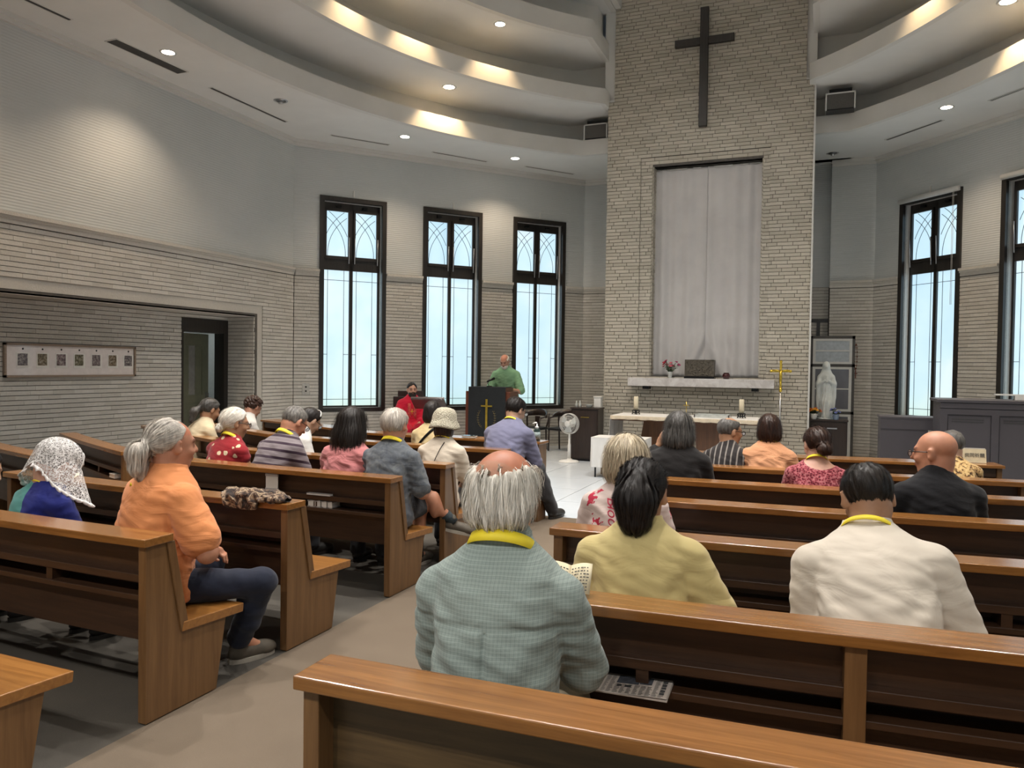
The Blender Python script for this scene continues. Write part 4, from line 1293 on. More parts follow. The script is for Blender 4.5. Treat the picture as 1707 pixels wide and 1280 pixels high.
root = empty('picture_frame', (-8.2 - INX + .022, 6.0, 1.345), 0, 'long framed row of seven small pictures on the left wall', 'picture')
LP, HP = 1.82, .40
mb = MB()
for a, b, c, d in ((0, LP, 0, .025), (0, LP, HP - .025, HP), (0, .025, 0, HP), (LP - .025, LP, 0, HP)): mb.box(0, .035, a, b, c, d)
mb.build('frame', wood('pale_frame_wood', (.24, .17, .12), (.36, .27, .20), .4, .2, 'y'), root)
mb = MB(); mb.box(.0, .016, .02, LP - .02, .02, HP - .02); mb.build('mount', plain('mount_board', (.72, .66, .64), .25, vary=.05, coat=.6), root)
for i in range(7):
    y = .15 + i * (LP - .34) / 6
    mb = MB(); mb.box(.016, .019, y, y + .16, .11, .29); c_ = mb.build('card', M['paper'], root)
    t = NT('small_print_%d' % i); vec = t.coords('Object')
    t.color(t.ramp(t.noise(vec, 34 + i, 4, .7), [(.32, (.02, .02, .015)), (.5, (.15 + .02 * (i % 3), .13, .07 if i % 2 else .14)), (.68, (.45, .43, .38))])); t.inp('Roughness', .3)
    mb = MB(); mb.box(.019, .021, y + .015, y + .135, .14, .28); mb.build('print', t.m, c_)
    mb = MB(); mb.sphere((.018, y + .08, .335), (.004, .012, .012), 8, 6); mb.build('emblem', M['black_metal'], root)
def socket(fr, s, z, label, holes):
    root = tag(MB().build('_', M['white_paint']), None) if False else None
    mb = MB(); fbox(mb, fr, s - .06, s + .06, .018, .028, z - .10, z + .10)
    o = mb.build('wall_socket', plain('socket_plate', (.46, .45, .42), .4)); tag(o, label, 'socket')
    mb = MB()
    for dz in (-.035, .035): fbox(mb, fr, s - .014, s + .014, .028, .031, z + dz - .012, z + dz + .012)
    mb.build('socket_holes', M['black_metal'], o)
socket(fr_lfront, .22, 1.125, 'pale plate with two sockets on brick beside the first window', 2)

# ---------------------------------------------------------------- people: bodies grown from smooth-blended limbs
class Field:
    def __init__(s, lo, hi, h):
        s.lo = np.array(lo, np.float32); s.h = h
        s.n = np.ceil((np.array(hi) - np.array(lo)) / h).astype(int) + 1
        s.F = np.full(s.n, 1.0, np.float32)
        s.ax = [s.lo[i] + np.arange(s.n[i], dtype=np.float32) * h for i in range(3)]
    def block(s, lo, hi):
        sl = []
        for i in range(3):
            a = max(0, int((lo[i] - s.lo[i]) / s.h) - 1); b = min(s.n[i], int((hi[i] - s.lo[i]) / s.h) + 3)
            if b <= a: return None, None
            sl.append(slice(a, b))
        g = (s.ax[0][sl[0]][:, None, None], s.ax[1][sl[1]][None, :, None], s.ax[2][sl[2]][None, None, :])
        return tuple(sl), g
    def _put(s, sl, d, k, sub=False):
        A = s.F[sl]
        if sub:
            d = -d; hh = np.maximum(k - np.abs(A - d), 0) / k
            s.F[sl] = np.maximum(A, d) + hh * hh * k * .25
        else:
            hh = np.maximum(k - np.abs(A - d), 0) / k
            s.F[sl] = np.minimum(A, d) - hh * hh * k * .25
    def cone(s, a, b, ra, rb, k=.02, sub=False):
        a, b = np.array(a, float), np.array(b, float)
        m = max(ra, rb) + .06
        sl, g = s.block(np.minimum(a, b) - m, np.maximum(a, b) + m)
        if sl is None: return s
        ab = b - a; L2 = float(ab @ ab) + 1e-12
        px, py, pz = g[0] - a[0], g[1] - a[1], g[2] - a[2]
        t = np.clip((px * ab[0] + py * ab[1] + pz * ab[2]) / L2, 0, 1)
        d = np.sqrt((px - t * ab[0]) ** 2 + (py - t * ab[1]) ** 2 + (pz - t * ab[2]) ** 2) - (ra + (rb - ra) * t)
        s._put(sl, d.astype(np.float32), k, sub); return s
    def ell(s, c, r, R=None, k=.02, sub=False, m=.06):
        c = np.array(c, float); r = np.array(r, float)
        e = r.max() + m if R is not None else r + m
        sl, g = s.block(c - e, c + e)
        if sl is None: return s
        x, y, z = g[0] - c[0], g[1] - c[1], g[2] - c[2]
        if R is not None:
            R = np.array(R)
            x, y, z = (R[0, 0] * x + R[1, 0] * y + R[2, 0] * z), (R[0, 1] * x + R[1, 1] * y + R[2, 1] * z), (R[0, 2] * x + R[1, 2] * y + R[2, 2] * z)
        k0 = np.sqrt((x / r[0]) ** 2 + (y / r[1]) ** 2 + (z / r[2]) ** 2)
        k1 = np.sqrt((x / r[0] ** 2) ** 2 + (y / r[1] ** 2) ** 2 + (z / r[2] ** 2) ** 2) + 1e-6
        d = np.where(k0 < .3, (k0 - 1) * r.min(), k0 * (k0 - 1) / k1)
        s._put(sl, d.astype(np.float32), k, sub); return s
    def full(s):
        return s.ax[0][:, None, None], s.ax[1][None, :, None], s.ax[2][None, None, :]
    def clip(s, d, k=.01):
        """keep where d<0"""
        d = np.broadcast_to(d, s.F.shape).astype(np.float32)
        hh = np.maximum(k - np.abs(s.F - d), 0) / k
        s.F = np.maximum(s.F, d) + hh * hh * k * .25
    def nets(s):
        F = s.F; ins = F < 0
        c = [ins[i:ins.shape[0] - 1 + i, j:ins.shape[1] - 1 + j, k:ins.shape[2] - 1 + k] for i in (0, 1) for j in (0, 1) for k in (0, 1)]
        cnt = sum(q.astype(np.int8) for q in c)
        act = np.argwhere((cnt > 0) & (cnt < 8))
        if len(act) == 0: return np.zeros((0, 3)), []
        offs = np.array([(i, j, k) for i in (0, 1) for j in (0, 1) for k in (0, 1)])
        V = np.stack([F[act[:, 0] + o[0], act[:, 1] + o[1], act[:, 2] + o[2]] for o in offs], 1)
        P = np.zeros((len(act), 3)); N = np.zeros(len(act))
        for a in range(8):
            for b in range(a + 1, 8):
                if np.abs(offs[a] - offs[b]).sum() != 1: continue
                m = (V[:, a] < 0) != (V[:, b] < 0)
                t = np.where(m, V[:, a] / (V[:, a] - V[:, b] + 1e-12), 0)
                P[m] += offs[a] + t[m, None] * (offs[b] - offs[a]); N[m] += 1
        P = (act + P / N[:, None]) * s.h + s.lo
        idx = np.full(cnt.shape, -1, np.int64); idx[tuple(act.T)] = np.arange(len(act))
        faces = []
        for ax in range(3):
            o1, o2 = [(1, 2), (2, 0), (0, 1)][ax]
            lo_, hi_ = [slice(None)] * 3, [slice(None)] * 3
            lo_[ax] = slice(0, -1); hi_[ax] = slice(1, None)
            d = ins[tuple(lo_)] != ins[tuple(hi_)]
            e = np.argwhere(d)
            ok = (e[:, o1] > 0) & (e[:, o2] > 0) & (e[:, o1] < idx.shape[o1]) & (e[:, o2] < idx.shape[o2])
            e = e[ok]
            def cell(u, v):
                q = e.copy(); q[:, o1] += u; q[:, o2] += v
                return idx[tuple(q.T)]
            Q = np.stack([cell(-1, -1), cell(0, -1), cell(0, 0), cell(-1, 0)], 1)
            fl = ins[tuple(e.T)]
            Q[~fl] = Q[~fl][:, ::-1]
            faces.append(Q[(Q >= 0).all(1)])
        return P, np.concatenate(faces)
    def sample(s, p):
        q = (p - s.lo) / s.h
        q = np.clip(q, 0, np.array(s.n) - 1.001)
        i = q.astype(int); f = q - i
        out = 0
        for a in (0, 1):
            for b in (0, 1):
                for c in (0, 1):
                    w = (f[:, 0] if a else 1 - f[:, 0]) * (f[:, 1] if b else 1 - f[:, 1]) * (f[:, 2] if c else 1 - f[:, 2])
                    out = out + w * s.F[i[:, 0] + a, i[:, 1] + b, i[:, 2] + c]
        return out
    def grad(s, p):
        e = s.h
        g = np.stack([s.sample(p + np.eye(3)[i] * e) - s.sample(p - np.eye(3)[i] * e) for i in range(3)], 1)
        return g / (np.linalg.norm(g, axis=1, keepdims=True) + 1e-9)

def mesh_np(name, V, Fq, mats, colors=None):
    me = bpy.data.meshes.new(name)
    V = np.asarray(V, np.float32); Fq = np.asarray(Fq, np.int32)
    me.vertices.add(len(V)); me.vertices.foreach_set('co', V.ravel())
    k = Fq.shape[1]
    me.loops.add(Fq.size); me.loops.foreach_set('vertex_index', Fq.ravel())
    me.polygons.add(len(Fq)); me.polygons.foreach_set('loop_start', np.arange(0, Fq.size, k, dtype=np.int32))
    me.update(calc_edges=True)
    me.polygons.foreach_set('use_smooth', np.ones(len(Fq), bool))
    for m in (mats if isinstance(mats, (list, tuple)) else [mats]): me.materials.append(m)
    if colors is not None:
        a = me.color_attributes.new('tint', 'FLOAT_COLOR', 'POINT')
        c = np.ones((len(V), 4), np.float32); c[:, :3] = colors
        a.data.foreach_set('color', c.ravel())
    me.validate(); me.update()
    return me
def obj_np(name, V, Fq, mats, parent=None, colors=None):
    o = bpy.data.objects.new(name, mesh_np(name, V, Fq, mats, colors))
    return link(o, parent)

def rotx(a): c, s = math.cos(a), math.sin(a); return np.array([[1, 0, 0], [0, c, -s], [0, s, c]])
def roty(a): c, s = math.cos(a), math.sin(a); return np.array([[c, 0, s], [0, 1, 0], [-s, 0, c]])
def rotz(a): c, s = math.cos(a), math.sin(a); return np.array([[c, -s, 0], [s, c, 0], [0, 0, 1]])

# --- materials of people
def skin_mat(name, c):
    t = NT(name)
    at = t.n('ShaderNodeVertexColor', layer_name='tint')
    vec = t.coords('Object')
    base = t.ramp(t.noise(vec, 14, 4), [(.3, tuple(x * .86 for x in c)), (.7, tuple(min(1, x * 1.08) for x in c))])
    t.color(t.mix(1.0, base, at.outputs[0], 'MULTIPLY'))
    t.inp('Roughness', .5); t.inp('Subsurface Weight', .12); t.inp('Subsurface Radius', (.01, .004, .002)); t.inp('Subsurface Scale', .5)
    t.bump(t.noise(vec, 160, 3), .08, .002)
    return t.m
SKIN = {'pink': skin_mat('skin_fair', (.56, .31, .22)), 'light': skin_mat('skin_light', (.50, .30, .20)), 'tan': skin_mat('skin_tan', (.40, .21, .12)), 'ruddy': skin_mat('skin_ruddy', (.50, .23, .14))}
def hair_mat(name, c, c2=None, rough=.45):
    t = NT(name)
    at = t.n('ShaderNodeVertexColor', layer_name='tint')
    vec = t.coords('Object', (90, 90, 7))
    g = t.noise(vec, 1.0, 4, .7)
    c2 = c2 or tuple(x * .45 for x in c)
    t.color(t.mix(1.0, t.ramp(g, [(.3, c2), (.68, c)]), at.outputs[0], 'MULTIPLY'))
    t.inp('Roughness', rough); t.inp('Specular IOR Level', .35)
    t.bump(g, .5, .004)
    return t.m
HAIR = {'white': hair_mat('hair_white', (.90, .86, .78), (.66, .61, .53)), 'silver': hair_mat('hair_silver', (.74, .68, .60), (.42, .37, .32)), 'grey': hair_mat('hair_grey', (.30, .28, .25), (.10, .09, .085)),
        'black': hair_mat('hair_black', (.020, .014, .012), (.007, .005, .005), .5), 'brown': hair_mat('hair_brown', (.055, .024, .015), (.016, .009, .007), .38), 'dark': hair_mat('hair_dark', (.030, .022, .018), (.010, .008, .007), .4),
        'blondegrey': hair_mat('hair_blond_grey', (.72, .62, .45), (.42, .34, .24)), 'saltpepper': hair_mat('hair_saltpepper', (.14, .13, .12), (.03, .028, .026))}

def cloth(name, fn, rough=.85, fold=.32, weave=True):
    """fn(t, vec) -> colour socket or tuple"""
    t = NT(name); vec = t.coords('Object')
    t.color(fn(t, vec)); t.inp('Roughness', rough); t.inp('Sheen Weight', .15); t.inp('Specular IOR Level', .25)
    n1 = t.noise(t.coords('Object', (5, 5, 11), (0, .5, 0)), 1.0, 3, .5, .8)
    n2 = t.noise(vec, 420, 2)
    t.bump(t.math('ADD', t.math('MULTIPLY', n1, 1.0), t.math('MULTIPLY', n2, .03)), fold, .03)
    return t.m
def tone(c, v=.1):
    return lambda t, vec: t.ramp(t.noise(vec, 6, 3), [(.3, tuple(x * (1 - v) for x in c)), (.7, tuple(min(1, x * (1 + v)) for x in c))])
def axis(t, vec, i):
    s = t.n('ShaderNodeSeparateXYZ'); t.l(vec, s.inputs[0]); return s.outputs[i]
def plaid(t, vec):
    base = t.ramp(t.noise(vec, 4, 3), [(.3, (.215, .265, .245)), (.7, (.29, .34, .31))])
    out = base
    for i, per, ph in ((0, .0045, 0), (2, .0045, .3), (0, .0105, 1), (2, .0105, 2)):
        a = axis(t, vec, i)
        wob_ = t.math('MULTIPLY', t.noise(vec, 9, 2), .012)
        w = t.math('SINE', t.math('ADD', t.math('MULTIPLY', t.math('ADD', a, wob_), 2 * math.pi / per), ph))
        f = t.math('MULTIPLY', t.math('GREATER_THAN', w, .45), .26)
        out = t.mix(f, out, (.40, .46, .42) if ph % 2 == 0 else (.125, .17, .17))
    return out
def stripes(t, vec):
    a = axis(t, vec, 2); a = t.math('ADD', a, t.math('MULTIPLY', axis(t, vec, 1), .25))
    w = t.math('SINE', t.math('MULTIPLY', a, 2 * math.pi / .062))
    w2 = t.math('SINE', t.math('ADD', t.math('MULTIPLY', a, 2 * math.pi / .031), 1.0))
    col = t.mix(t.math('GREATER_THAN', w, .45), (.175, .145, .155), (.035, .018, .032))
    return t.mix(t.math('MULTIPLY', t.math('GREATER_THAN', w2, .8), .5), col, (.26, .23, .23))
def vstripes(t, vec):
    a = axis(t, vec, 0)
    w = t.math('SINE', t.math('MULTIPLY', a, 2 * math.pi / .045))
    return t.mix(t.math('GREATER_THAN', w, .72), (.022, .018, .018), (.22, .20, .18))
def blobs(base, spot, scale, th, spot2=None):
    def f(t, vec):
        n = t.n('ShaderNodeTexVoronoi'); n.inputs['Scale'].default_value = scale; t.l(vec, n.inputs['Vector'])
        nn = t.noise(vec, scale * 2.2, 3)
        m = t.math('LESS_THAN', t.math('ADD', n.outputs['Distance'], t.math('MULTIPLY', nn, .35)), th)
        col = t.mix(m, base, spot)
        if spot2:
            m2 = t.math('GREATER_THAN', t.noise(vec, scale * 1.4, 4, .7), .60)
            col = t.mix(m2, col, spot2)
        return col
    return f
def batik(t, vec):
    return t.ramp(t.noise(vec, 13, 5, .6, 1.5), [(.3, (.065, .075, .095)), (.5, (.105, .115, .13)), (.7, (.175, .185, .19))])
def knit(t, vec):
    w = t.n('ShaderNodeTexVoronoi'); w.inputs['Scale'].default_value = 75; t.l(vec, w.inputs['Vector'])
    return t.ramp(w.outputs['Distance'], [(.2, (.06, .006, .012)), (.45, (.22, .02, .035)), (.75, (.42, .14, .15))])
def leopard(t, vec):
    n = t.noise(vec, 34, 3, .6, .6)
    return t.ramp(n, [(.36, (.02, .012, .008)), (.44, (.20, .10, .035)), (.50, (.52, .34, .14)), (.62, (.62, .44, .20))])
def scarfpat(t, vec):
    n = t.noise(vec, 26, 4, .65, .8)
    return t.ramp(n, [(.40, (.018, .012, .010)), (.50, (.10, .055, .035)), (.56, (.42, .31, .20)), (.66, (.05, .03, .02))])
CL = {
    'plaid': cloth('shirt_blue_green_check', plaid, fold=.35), 'yellow': cloth('top_pale_yellow', tone((.58, .47, .21), .06)), 'cream': cloth('shirt_cream_white', tone((.64, .57, .48), .05), fold=.32),
    'floral': cloth('blouse_white_red_print', blobs((.62, .50, .46), (.60, .53, .48), 6, .2, (.45, .02, .05))), 'blackjacket': cloth('jacket_black', tone((.008, .0065, .0065), .2)),
    'vstripe': cloth('shirt_dark_striped', vstripes), 'peach': cloth('blouse_peach', tone((.56, .27, .14), .12), fold=.9), 'redknit': cloth('knit_red', knit), 'black': cloth('shirt_black', tone((.007, .007, .009), .2), rough=.95),
    'leopard': cloth('top_leopard', leopard), 'tealblue': cloth('top_blue', tone((.010, .014, .12), .2)), 'teal': cloth('yoke_teal', tone((.065, .24, .22), .08)), 'orange': cloth('polo_orange', tone((.72, .27, .10), .05), fold=.5),
    'creamtop': cloth('blouse_cream', tone((.58, .48, .32), .1)), 'redprint': cloth('blouse_red_print', blobs((.27, .012, .018), (.62, .50, .33), 13, .42)), 'white': cloth('shirt_white', tone((.60, .58, .55), .05)),
    'stripe': cloth('polo_striped', stripes), 'pink': cloth('blouse_pink', tone((.55, .20, .20), .08), fold=.9), 'batik': cloth('shirt_grey_blue', batik), 'vestment': cloth('vestment_red', tone((.52, .008, .035), .1)),
    'hatcream': cloth('top_cream_tee', tone((.60, .52, .42), .06)), 'yellowcream': cloth('top_straw', tone((.58, .45, .24), .1)), 'green': cloth('shirt_mint', tone((.25, .47, .28), .06)), 'lavender': cloth('shirt_lavender', tone((.15, .15, .23), .08)),
    'navy': cloth('trousers_navy', tone((.014, .018, .035), .2)), 'darkgrey': cloth('trousers_grey', tone((.045, .045, .05), .15)), 'khaki': cloth('trousers_khaki', tone((.26, .22, .15), .1)), 'scarf': cloth('scarf_print', scarfpat),
}
M['lanyard'] = plain('lanyard_yellow', (.86, .68, .03), .6, vary=.05)
M['shoe_dark'] = plain('shoe_dark', (.022, .020, .018), .5)
M['shoe_brown'] = plain('shoe_brown_grey', (.085, .070, .052), .7, vary=.25)
M['sole'] = plain('shoe_sole', (.35, .32, .27), .7)
M['sock'] = plain('sock_dark', (.02, .03, .035), .8, vary=.5, scale=70)
M['glasses'] = plain('glasses_black', (.01, .01, .012), .25)
M['lens'] = plain('glasses_lens', (.45, .47, .48), .05)

def wob(g, f, seed=0.0):
    x, y, z = g
    return (np.sin(x * f + seed + 1.3 * np.sin(z * f * .7 + seed)) * np.cos(z * f * .8 + 1.1 * np.sin(y * f + seed)) + .6 * np.sin((x + z) * f * 1.7 + 2.1 * seed + np.sin(y * f * 1.3)))

class Rig:
    pass

SPZ = np.array([-.07, -.03, .03, .12, .24, .34, .43, .49, .53, .56, .585, .61, .635])
SPW = np.array([.10, .150, .166, .158, .146, .148, .150, .156, .152, .132, .102, .075, .055])
SPD = np.array([.08, .115, .130, .130, .122, .122, .118, .108, .096, .084, .072, .062, .052])
def torso(fld, g, cz, W, D, off, k):
    """union of a lofted trunk; g in torso frame"""
    x, y, z = g
    w = np.interp(z, SPZ, SPW).astype(np.float32) * W + off; d = np.interp(z, SPZ, SPD).astype(np.float32) * D + off
    yy = y - cz(z)
    n = 2.35
    q = (np.abs(x / w) ** n + np.abs(yy / d) ** n) ** (1 / n)
    dd = (q - 1) * np.minimum(w, d) * .9
    dd = np.maximum(dd, np.maximum(z - (.635 + off * .5), -.07 - off - z))
    return dd

def person(spec):
    """spec: head top (x,y,z) in the room, facing, pose; returns the body object"""
    S = spec.get
    seated = S('seated', True)
    lean, hunch = math.radians(S('lean', 8)), S('hunch', .03)
    yaw = math.radians(S('yaw', 0))
    hp, hy, hr = math.radians(S('pitch', 10)), math.radians(S('hyaw', 0)), math.radians(S('hroll', 0))
    W, D = S('w', 1.0), S('d', 1.0)
    hs = S('hs', 1.0)
    h = S('h', .010)
    seat = S('seat_z', .378)
    hip_z = 0.09
    RT = roty(math.radians(S('side', 0))) @ rotx(-lean)   # torso frame -> body frame (lean forward = +y)
    o_t = np.array([0, 0, hip_z - .03]) if seated else np.array([0, 0, .92])
    cz = lambda z: hunch * np.clip((z - .05) / .5, 0, 2) ** 2.2
    T = lambda p: o_t + RT @ np.array(p, float)
    neck_b = T((0, float(cz(.60)) - .005, .60))
    tilt = lean * .75 + hp * .45 + hunch * 1.2
    neck_v = rotx(-tilt) @ np.array([0, .012, .135])
    RH = rotz(hy) @ rotx(-hp) @ roty(hr)
    headc = neck_b + neck_v * (.55 + .45 * hs)
    # scale so that the head top reaches its height in the photograph
    top = S('top')
    sc = (top[2] - seat - .118 * hs) / headc[2] if seated else (top[2] - .118 * hs) / headc[2]
    B = lambda p: np.asarray(p, float) * sc
    Rz = rotz(yaw)
    hw = Rz @ (headc * sc)
    loc = np.array([top[0] - hw[0], top[1] - hw[1], seat if seated else 0.0])
    hc = headc * sc
    HM = lambda p: hc + (RH @ (np.asarray(p, float).T * hs).reshape(3, -1)).T if np.asarray(p).ndim > 1 else hc + RH @ (np.asarray(p, float) * hs)
    # ---- joints
    sh = {s: T((s * .160 * W, float(cz(.48)) + .0, .475)) for s in (-1, 1)}
    arms = S('arms', {})
    el, wr = {}, {}
    for s in (-1, 1):
        a = arms.get('L' if s < 0 else 'R', 'lap')
        if a == 'lap':
            el[s] = sh[s] + np.array([s * .050, .06 + .10 * math.sin(lean), -.255]); wr[s] = np.array([s * .10, el[s][1] + .20, max(.14, el[s][2] - .10)])
        elif a == 'cross':
            el[s] = sh[s] + np.array([s * .06, .05, -.25]); wr[s] = np.array([-s * .02, el[s][1] + .16, el[s][2] + .02])
        else: el[s], wr[s] = np.array(a[0], float), np.array(a[1], float)
    if seated:
        hipj = {s: np.array([s * .085, .03, hip_z]) for s in (-1, 1)}
        kn = {s: np.array([s * .13, .43, .10]) for s in (-1, 1)}
        an = {s: np.array([s * .13, .40, -(seat / sc) + .09]) for s in (-1, 1)}
        for s, key in ((-1, 'legL'), (1, 'legR')):
            if S(key): kn[s], an[s] = (np.array(q, float) for q in S(key))
    else:
        hipj = {s: np.array([s * .085, 0, .90]) for s in (-1, 1)}; kn = {s: np.array([s * .10, .02, .50]) for s in (-1, 1)}; an = {s: np.array([s * .11, 0, .09]) for s in (-1, 1)}
    # ---- the body (skin), one continuous surface
    allp = np.array([B(q) for q in list(el.values()) + list(wr.values()) + list(kn.values()) + list(an.values()) + [neck_b, T((0, 0, -.05))]] + [hc])
    lo, hi = allp.min(0) - .20 * max(1, W), allp.max(0) + .20 * max(1, W)
    lo[2] = (-seat if seated else 0) - .005; hi[2] = hc[2] + .17
    f = Field(lo, hi, h)
    Tm = RT * sc; inv = RT.T / sc
    def tgrid(fl):
        X, Y, Z = fl.full()
        X, Y, Z = X - o_t[0] * sc, Y - o_t[1] * sc, Z - o_t[2] * sc
        return tuple(inv[i, 0] * X + inv[i, 1] * Y + inv[i, 2] * Z for i in range(3))
    g = tgrid(f)
    f.F = np.minimum(f.F, torso(f, g, cz, W, D, -.006, .03).astype(np.float32) * sc)
    aw = S('aw', 1.0)
    for s in (-1, 1):
        f.cone(B(sh[s]), B(el[s]), .050 * sc * aw, .040 * sc * aw, .04)
        f.cone(B(el[s]), B(wr[s]), .041 * sc * aw, .027 * sc, .02)
        d = wr[s] - el[s]; d /= np.linalg.norm(d)
        up = np.array([0, 0, 1.0]) if abs(d[2]) < .8 else np.array([0, -1.0, 0])
        ac = np.cross(d, up); ac /= np.linalg.norm(ac); nn = np.cross(ac, d)
        curl = -nn
        p0 = wr[s] + d * .045
        f.ell(B(p0 + d * .004), np.array([.040, .048, .018]) * sc, np.stack([ac, d, nn], 1), .015)
        fr_ = .0088 * max(1.0, h / .008)
        for i, (off_, ln) in enumerate(((-.030, .062), (-.010, .074), (.010, .070), (.029, .055))):
            b0 = wr[s] + d * .078 + ac * off_ * (s if True else 1)
            b1 = b0 + d * ln * .45 + curl * ln * .18; b2 = b1 + d * ln * .22 + curl * ln * .48
            f.cone(B(b0), B(b1), fr_, fr_ * .95, .006); f.cone(B(b1), B(b2), fr_ * .95, fr_ * .8, .004)
        t0 = wr[s] + d * .025 - ac * s * .03 + curl * .008; t1 = t0 + d * .035 - ac * s * .022 + curl * .01; t2 = t1 + d * .03 + curl * .012
        f.cone(B(t0), B(t1), .0115, .0105, .01); f.cone(B(t1), B(t2), .0105, .0085, .004)
        f.cone(B(hipj[s]), B(kn[s]), .080 * sc, .056 * sc, .04); f.cone(B(kn[s]), B(an[s]), .056 * sc, .036 * sc, .03)
        f.ell(B(kn[s] * .55 + an[s] * .45 + np.array([0, -.015, 0])), np.array([.05, .055, .11]) * sc, None, .03)
        ft = an[s] + np.array([s * .02, .10, -.055]); f.cone(B(an[s]), B(ft), .036 * sc, .026 * sc, .03)
    f.cone(B(neck_b - np.array([0, .0, .03])), HM((0, -.022, -.045)), .060 * hs * S('neck', 1.0), .054 * hs * S('neck', 1.0), .035)
    E3 = RH
    def hell(c, r, k=.015, sub=False, R=None): f.ell(HM(c), np.array(r) * hs, E3 if R is None else RH @ R, k * hs, sub)
    hell((0, -.012, .030), (.0735, .096, .084), .02)
    hell((0, .028, -.030), (.060, .066, .083), .03)
    hell((0, .052, -.086), (.034, .032, .028), .03)
    hell((0, -.01, -.045), (.062, .07, .045), .03)
    hell((0, .080, .024), (.050, .016, .012), .02)
    for s in (-1, 1):
        hell((s * .031, .103, .004), (.019, .017, .012), .012, True)
        hell((s * .031, .080, .003), (.0145, .0125, .0125), .004)
        hell((s * .036, .066, -.028), (.022, .024, .018), .02)
        hell((s * .081, -.006, -.004), (.011, .022, .034), .008, False, rotz(s * -.5))
        hell((s * .092, .004, .002), (.007, .011, .019), .006, True)
        hell((s * .012, .098, -.026), (.010, .010, .008), .008)
    f.cone(HM((0, .092, .012)), HM((0, .112, -.022)), .0095 * hs, .0135 * hs, .012)
    hell((0, .092, -.052), (.024, .011, .0065), .006); hell((0, .090, -.063), (.021, .011, .007), .006)
    V, Q = f.nets()
    # tint of lips, brows, eyes
    col = np.ones((len(V), 3), np.float32)
    q = (RH.T @ (V - hc).T).T / hs
    def paint(m, c):
        col[m] = c
    dark = S('brow', (.35, .28, .24))
    face = q[:, 1] > .055
    paint(face & (np.abs(q[:, 2] + .057) < .012) & (np.abs(q[:, 0]) < .024) & (q[:, 1] > .085), (.80, .52, .50))
    paint(face & (np.abs(q[:, 2] - .026) < .0065) & (np.abs(np.abs(q[:, 0]) - .031) < .020), dark)
    paint(face & (np.abs(q[:, 2] - .004) < .0075) & (np.abs(np.abs(q[:, 0]) - .031) < .014), (.42, .36, .33))
    paint(face & (np.abs(q[:, 2] - .004) < .005) & (np.abs(np.abs(q[:, 0]) - .031) < .006), (.05, .04, .04))
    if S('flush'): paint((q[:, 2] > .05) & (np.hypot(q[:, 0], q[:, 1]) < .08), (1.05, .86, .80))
    body = obj_np('person', V, Q, SKIN[S('skin', 'light')], None, col)
    body.location = loc; body.rotation_euler = (0, 0, yaw)
    tag(body, S('label'), 'person', S('group'))
    # ---- shirt
    sleeve = S('sleeve', .62)          # share of the upper arm, >1 goes down the forearm
    hem = S('hem', -.05)
    pts = [B(q_) for q_ in (sh[-1], sh[1], el[-1], el[1])] + ([B(wr[-1]), B(wr[1])] if sleeve > 1 else []) + [B(T((0, 0, hem))), B(neck_b)]
    pts = np.array(pts); m = .16 * max(1, W) * sc
    lo, hi = pts.min(0) - m, pts.max(0) + m
    hi[2] = B(neck_b)[2] + .07
    if S('robe'): lo[2] = -seat + .08; hi[1] += .35; lo[0] -= .08; hi[0] += .08
    f2 = Field(lo, hi, h)
    g = tgrid(f2)
    loose = S('loose', .012)
    f2.F = np.minimum(f2.F, torso(f2, g, cz, W * 1.02, D * S('belly', 1.03), loose, .03).astype(np.float32) * sc)
    for s in (-1, 1):
        u = min(1.0, sleeve)
        f2.cone(B(sh[s]), B(sh[s] + (el[s] - sh[s]) * u), (.056 * aw + loose) * sc, (.050 * aw + loose * S('flare', 1.1)) * sc, S('armk', .026))
        if sleeve > 1:
            f2.cone(B(el[s]), B(el[s] + (wr[s] - el[s]) * (sleeve - 1)), (.047 * aw + loose) * sc, (.036 + loose) * sc, .02)
    f2.ell(B(np.array([0, .03, .075])), np.array([.180 * W, .150 * D, .11]) * sc, None, .05)
    if S('robe'):
        for s in (-1, 1): f2.cone(B(hipj[s]), B(kn[s]), .12 * sc, .10 * sc, .06); f2.cone(B(kn[s]), B(an[s] + np.array([0, 0, .1])), .10 * sc, .11 * sc, .06)
    if S('collar', True):
        f2.cone(B(neck_b - np.array([0, .004, .035])), B(neck_b + neck_v * .20), .076 * sc * S('neck', 1.0), (.067 + .004 * S('collar_big', 0)) * sc * S('neck', 1.0), .012)
    else:
        f2.cone(B(neck_b - np.array([0, .0, .03])), B(neck_b + neck_v * .05), .078 * sc, .066 * sc, .02)
    # folds of the cloth
    A = S('fold', .0035)
    gx, gy, gz = f2.full()
    bx = (gx, gy, gz)
    seed = S('seed', 1.0)
    f2.F = f2.F + (A * (.55 * wob(bx, 26, seed) + .45 * wob((gx * .6, gy, gz * 1.6), 48, seed + 2)) * np.clip(1.2 - (g[2] - .40) * 3.0, .25, 1.2)).astype(np.float32)
    # folds running from the armpits to the waist
    rr = np.sin((np.abs(g[0]) * 46 - g[2] * 38) + seed) * np.exp(-((np.abs(g[0]) - .11 * W) / .05) ** 2) * np.exp(-((g[2] - .30) / .14) ** 2)
    f2.F = f2.F + (A * 1.1 * rr).astype(np.float32)
    if S('pleat'):
        back = g[1] < cz(g[2])
        d1 = np.exp(-(g[0] / .008) ** 2) * ((g[2] > .13) & (g[2] < .405)) * np.clip((g[2] - .12) * 5, 0, 1) * back
        d2 = np.exp(-((g[2] - .412) / .008) ** 2) * back
        f2.F = f2.F + (.011 * d1 + .006 * d2).astype(np.float32)
    if not S('robe'): f2.clip(((.012 if seated else B(T((0, 0, 0)))[2] + hem * sc)) - gz, .008)
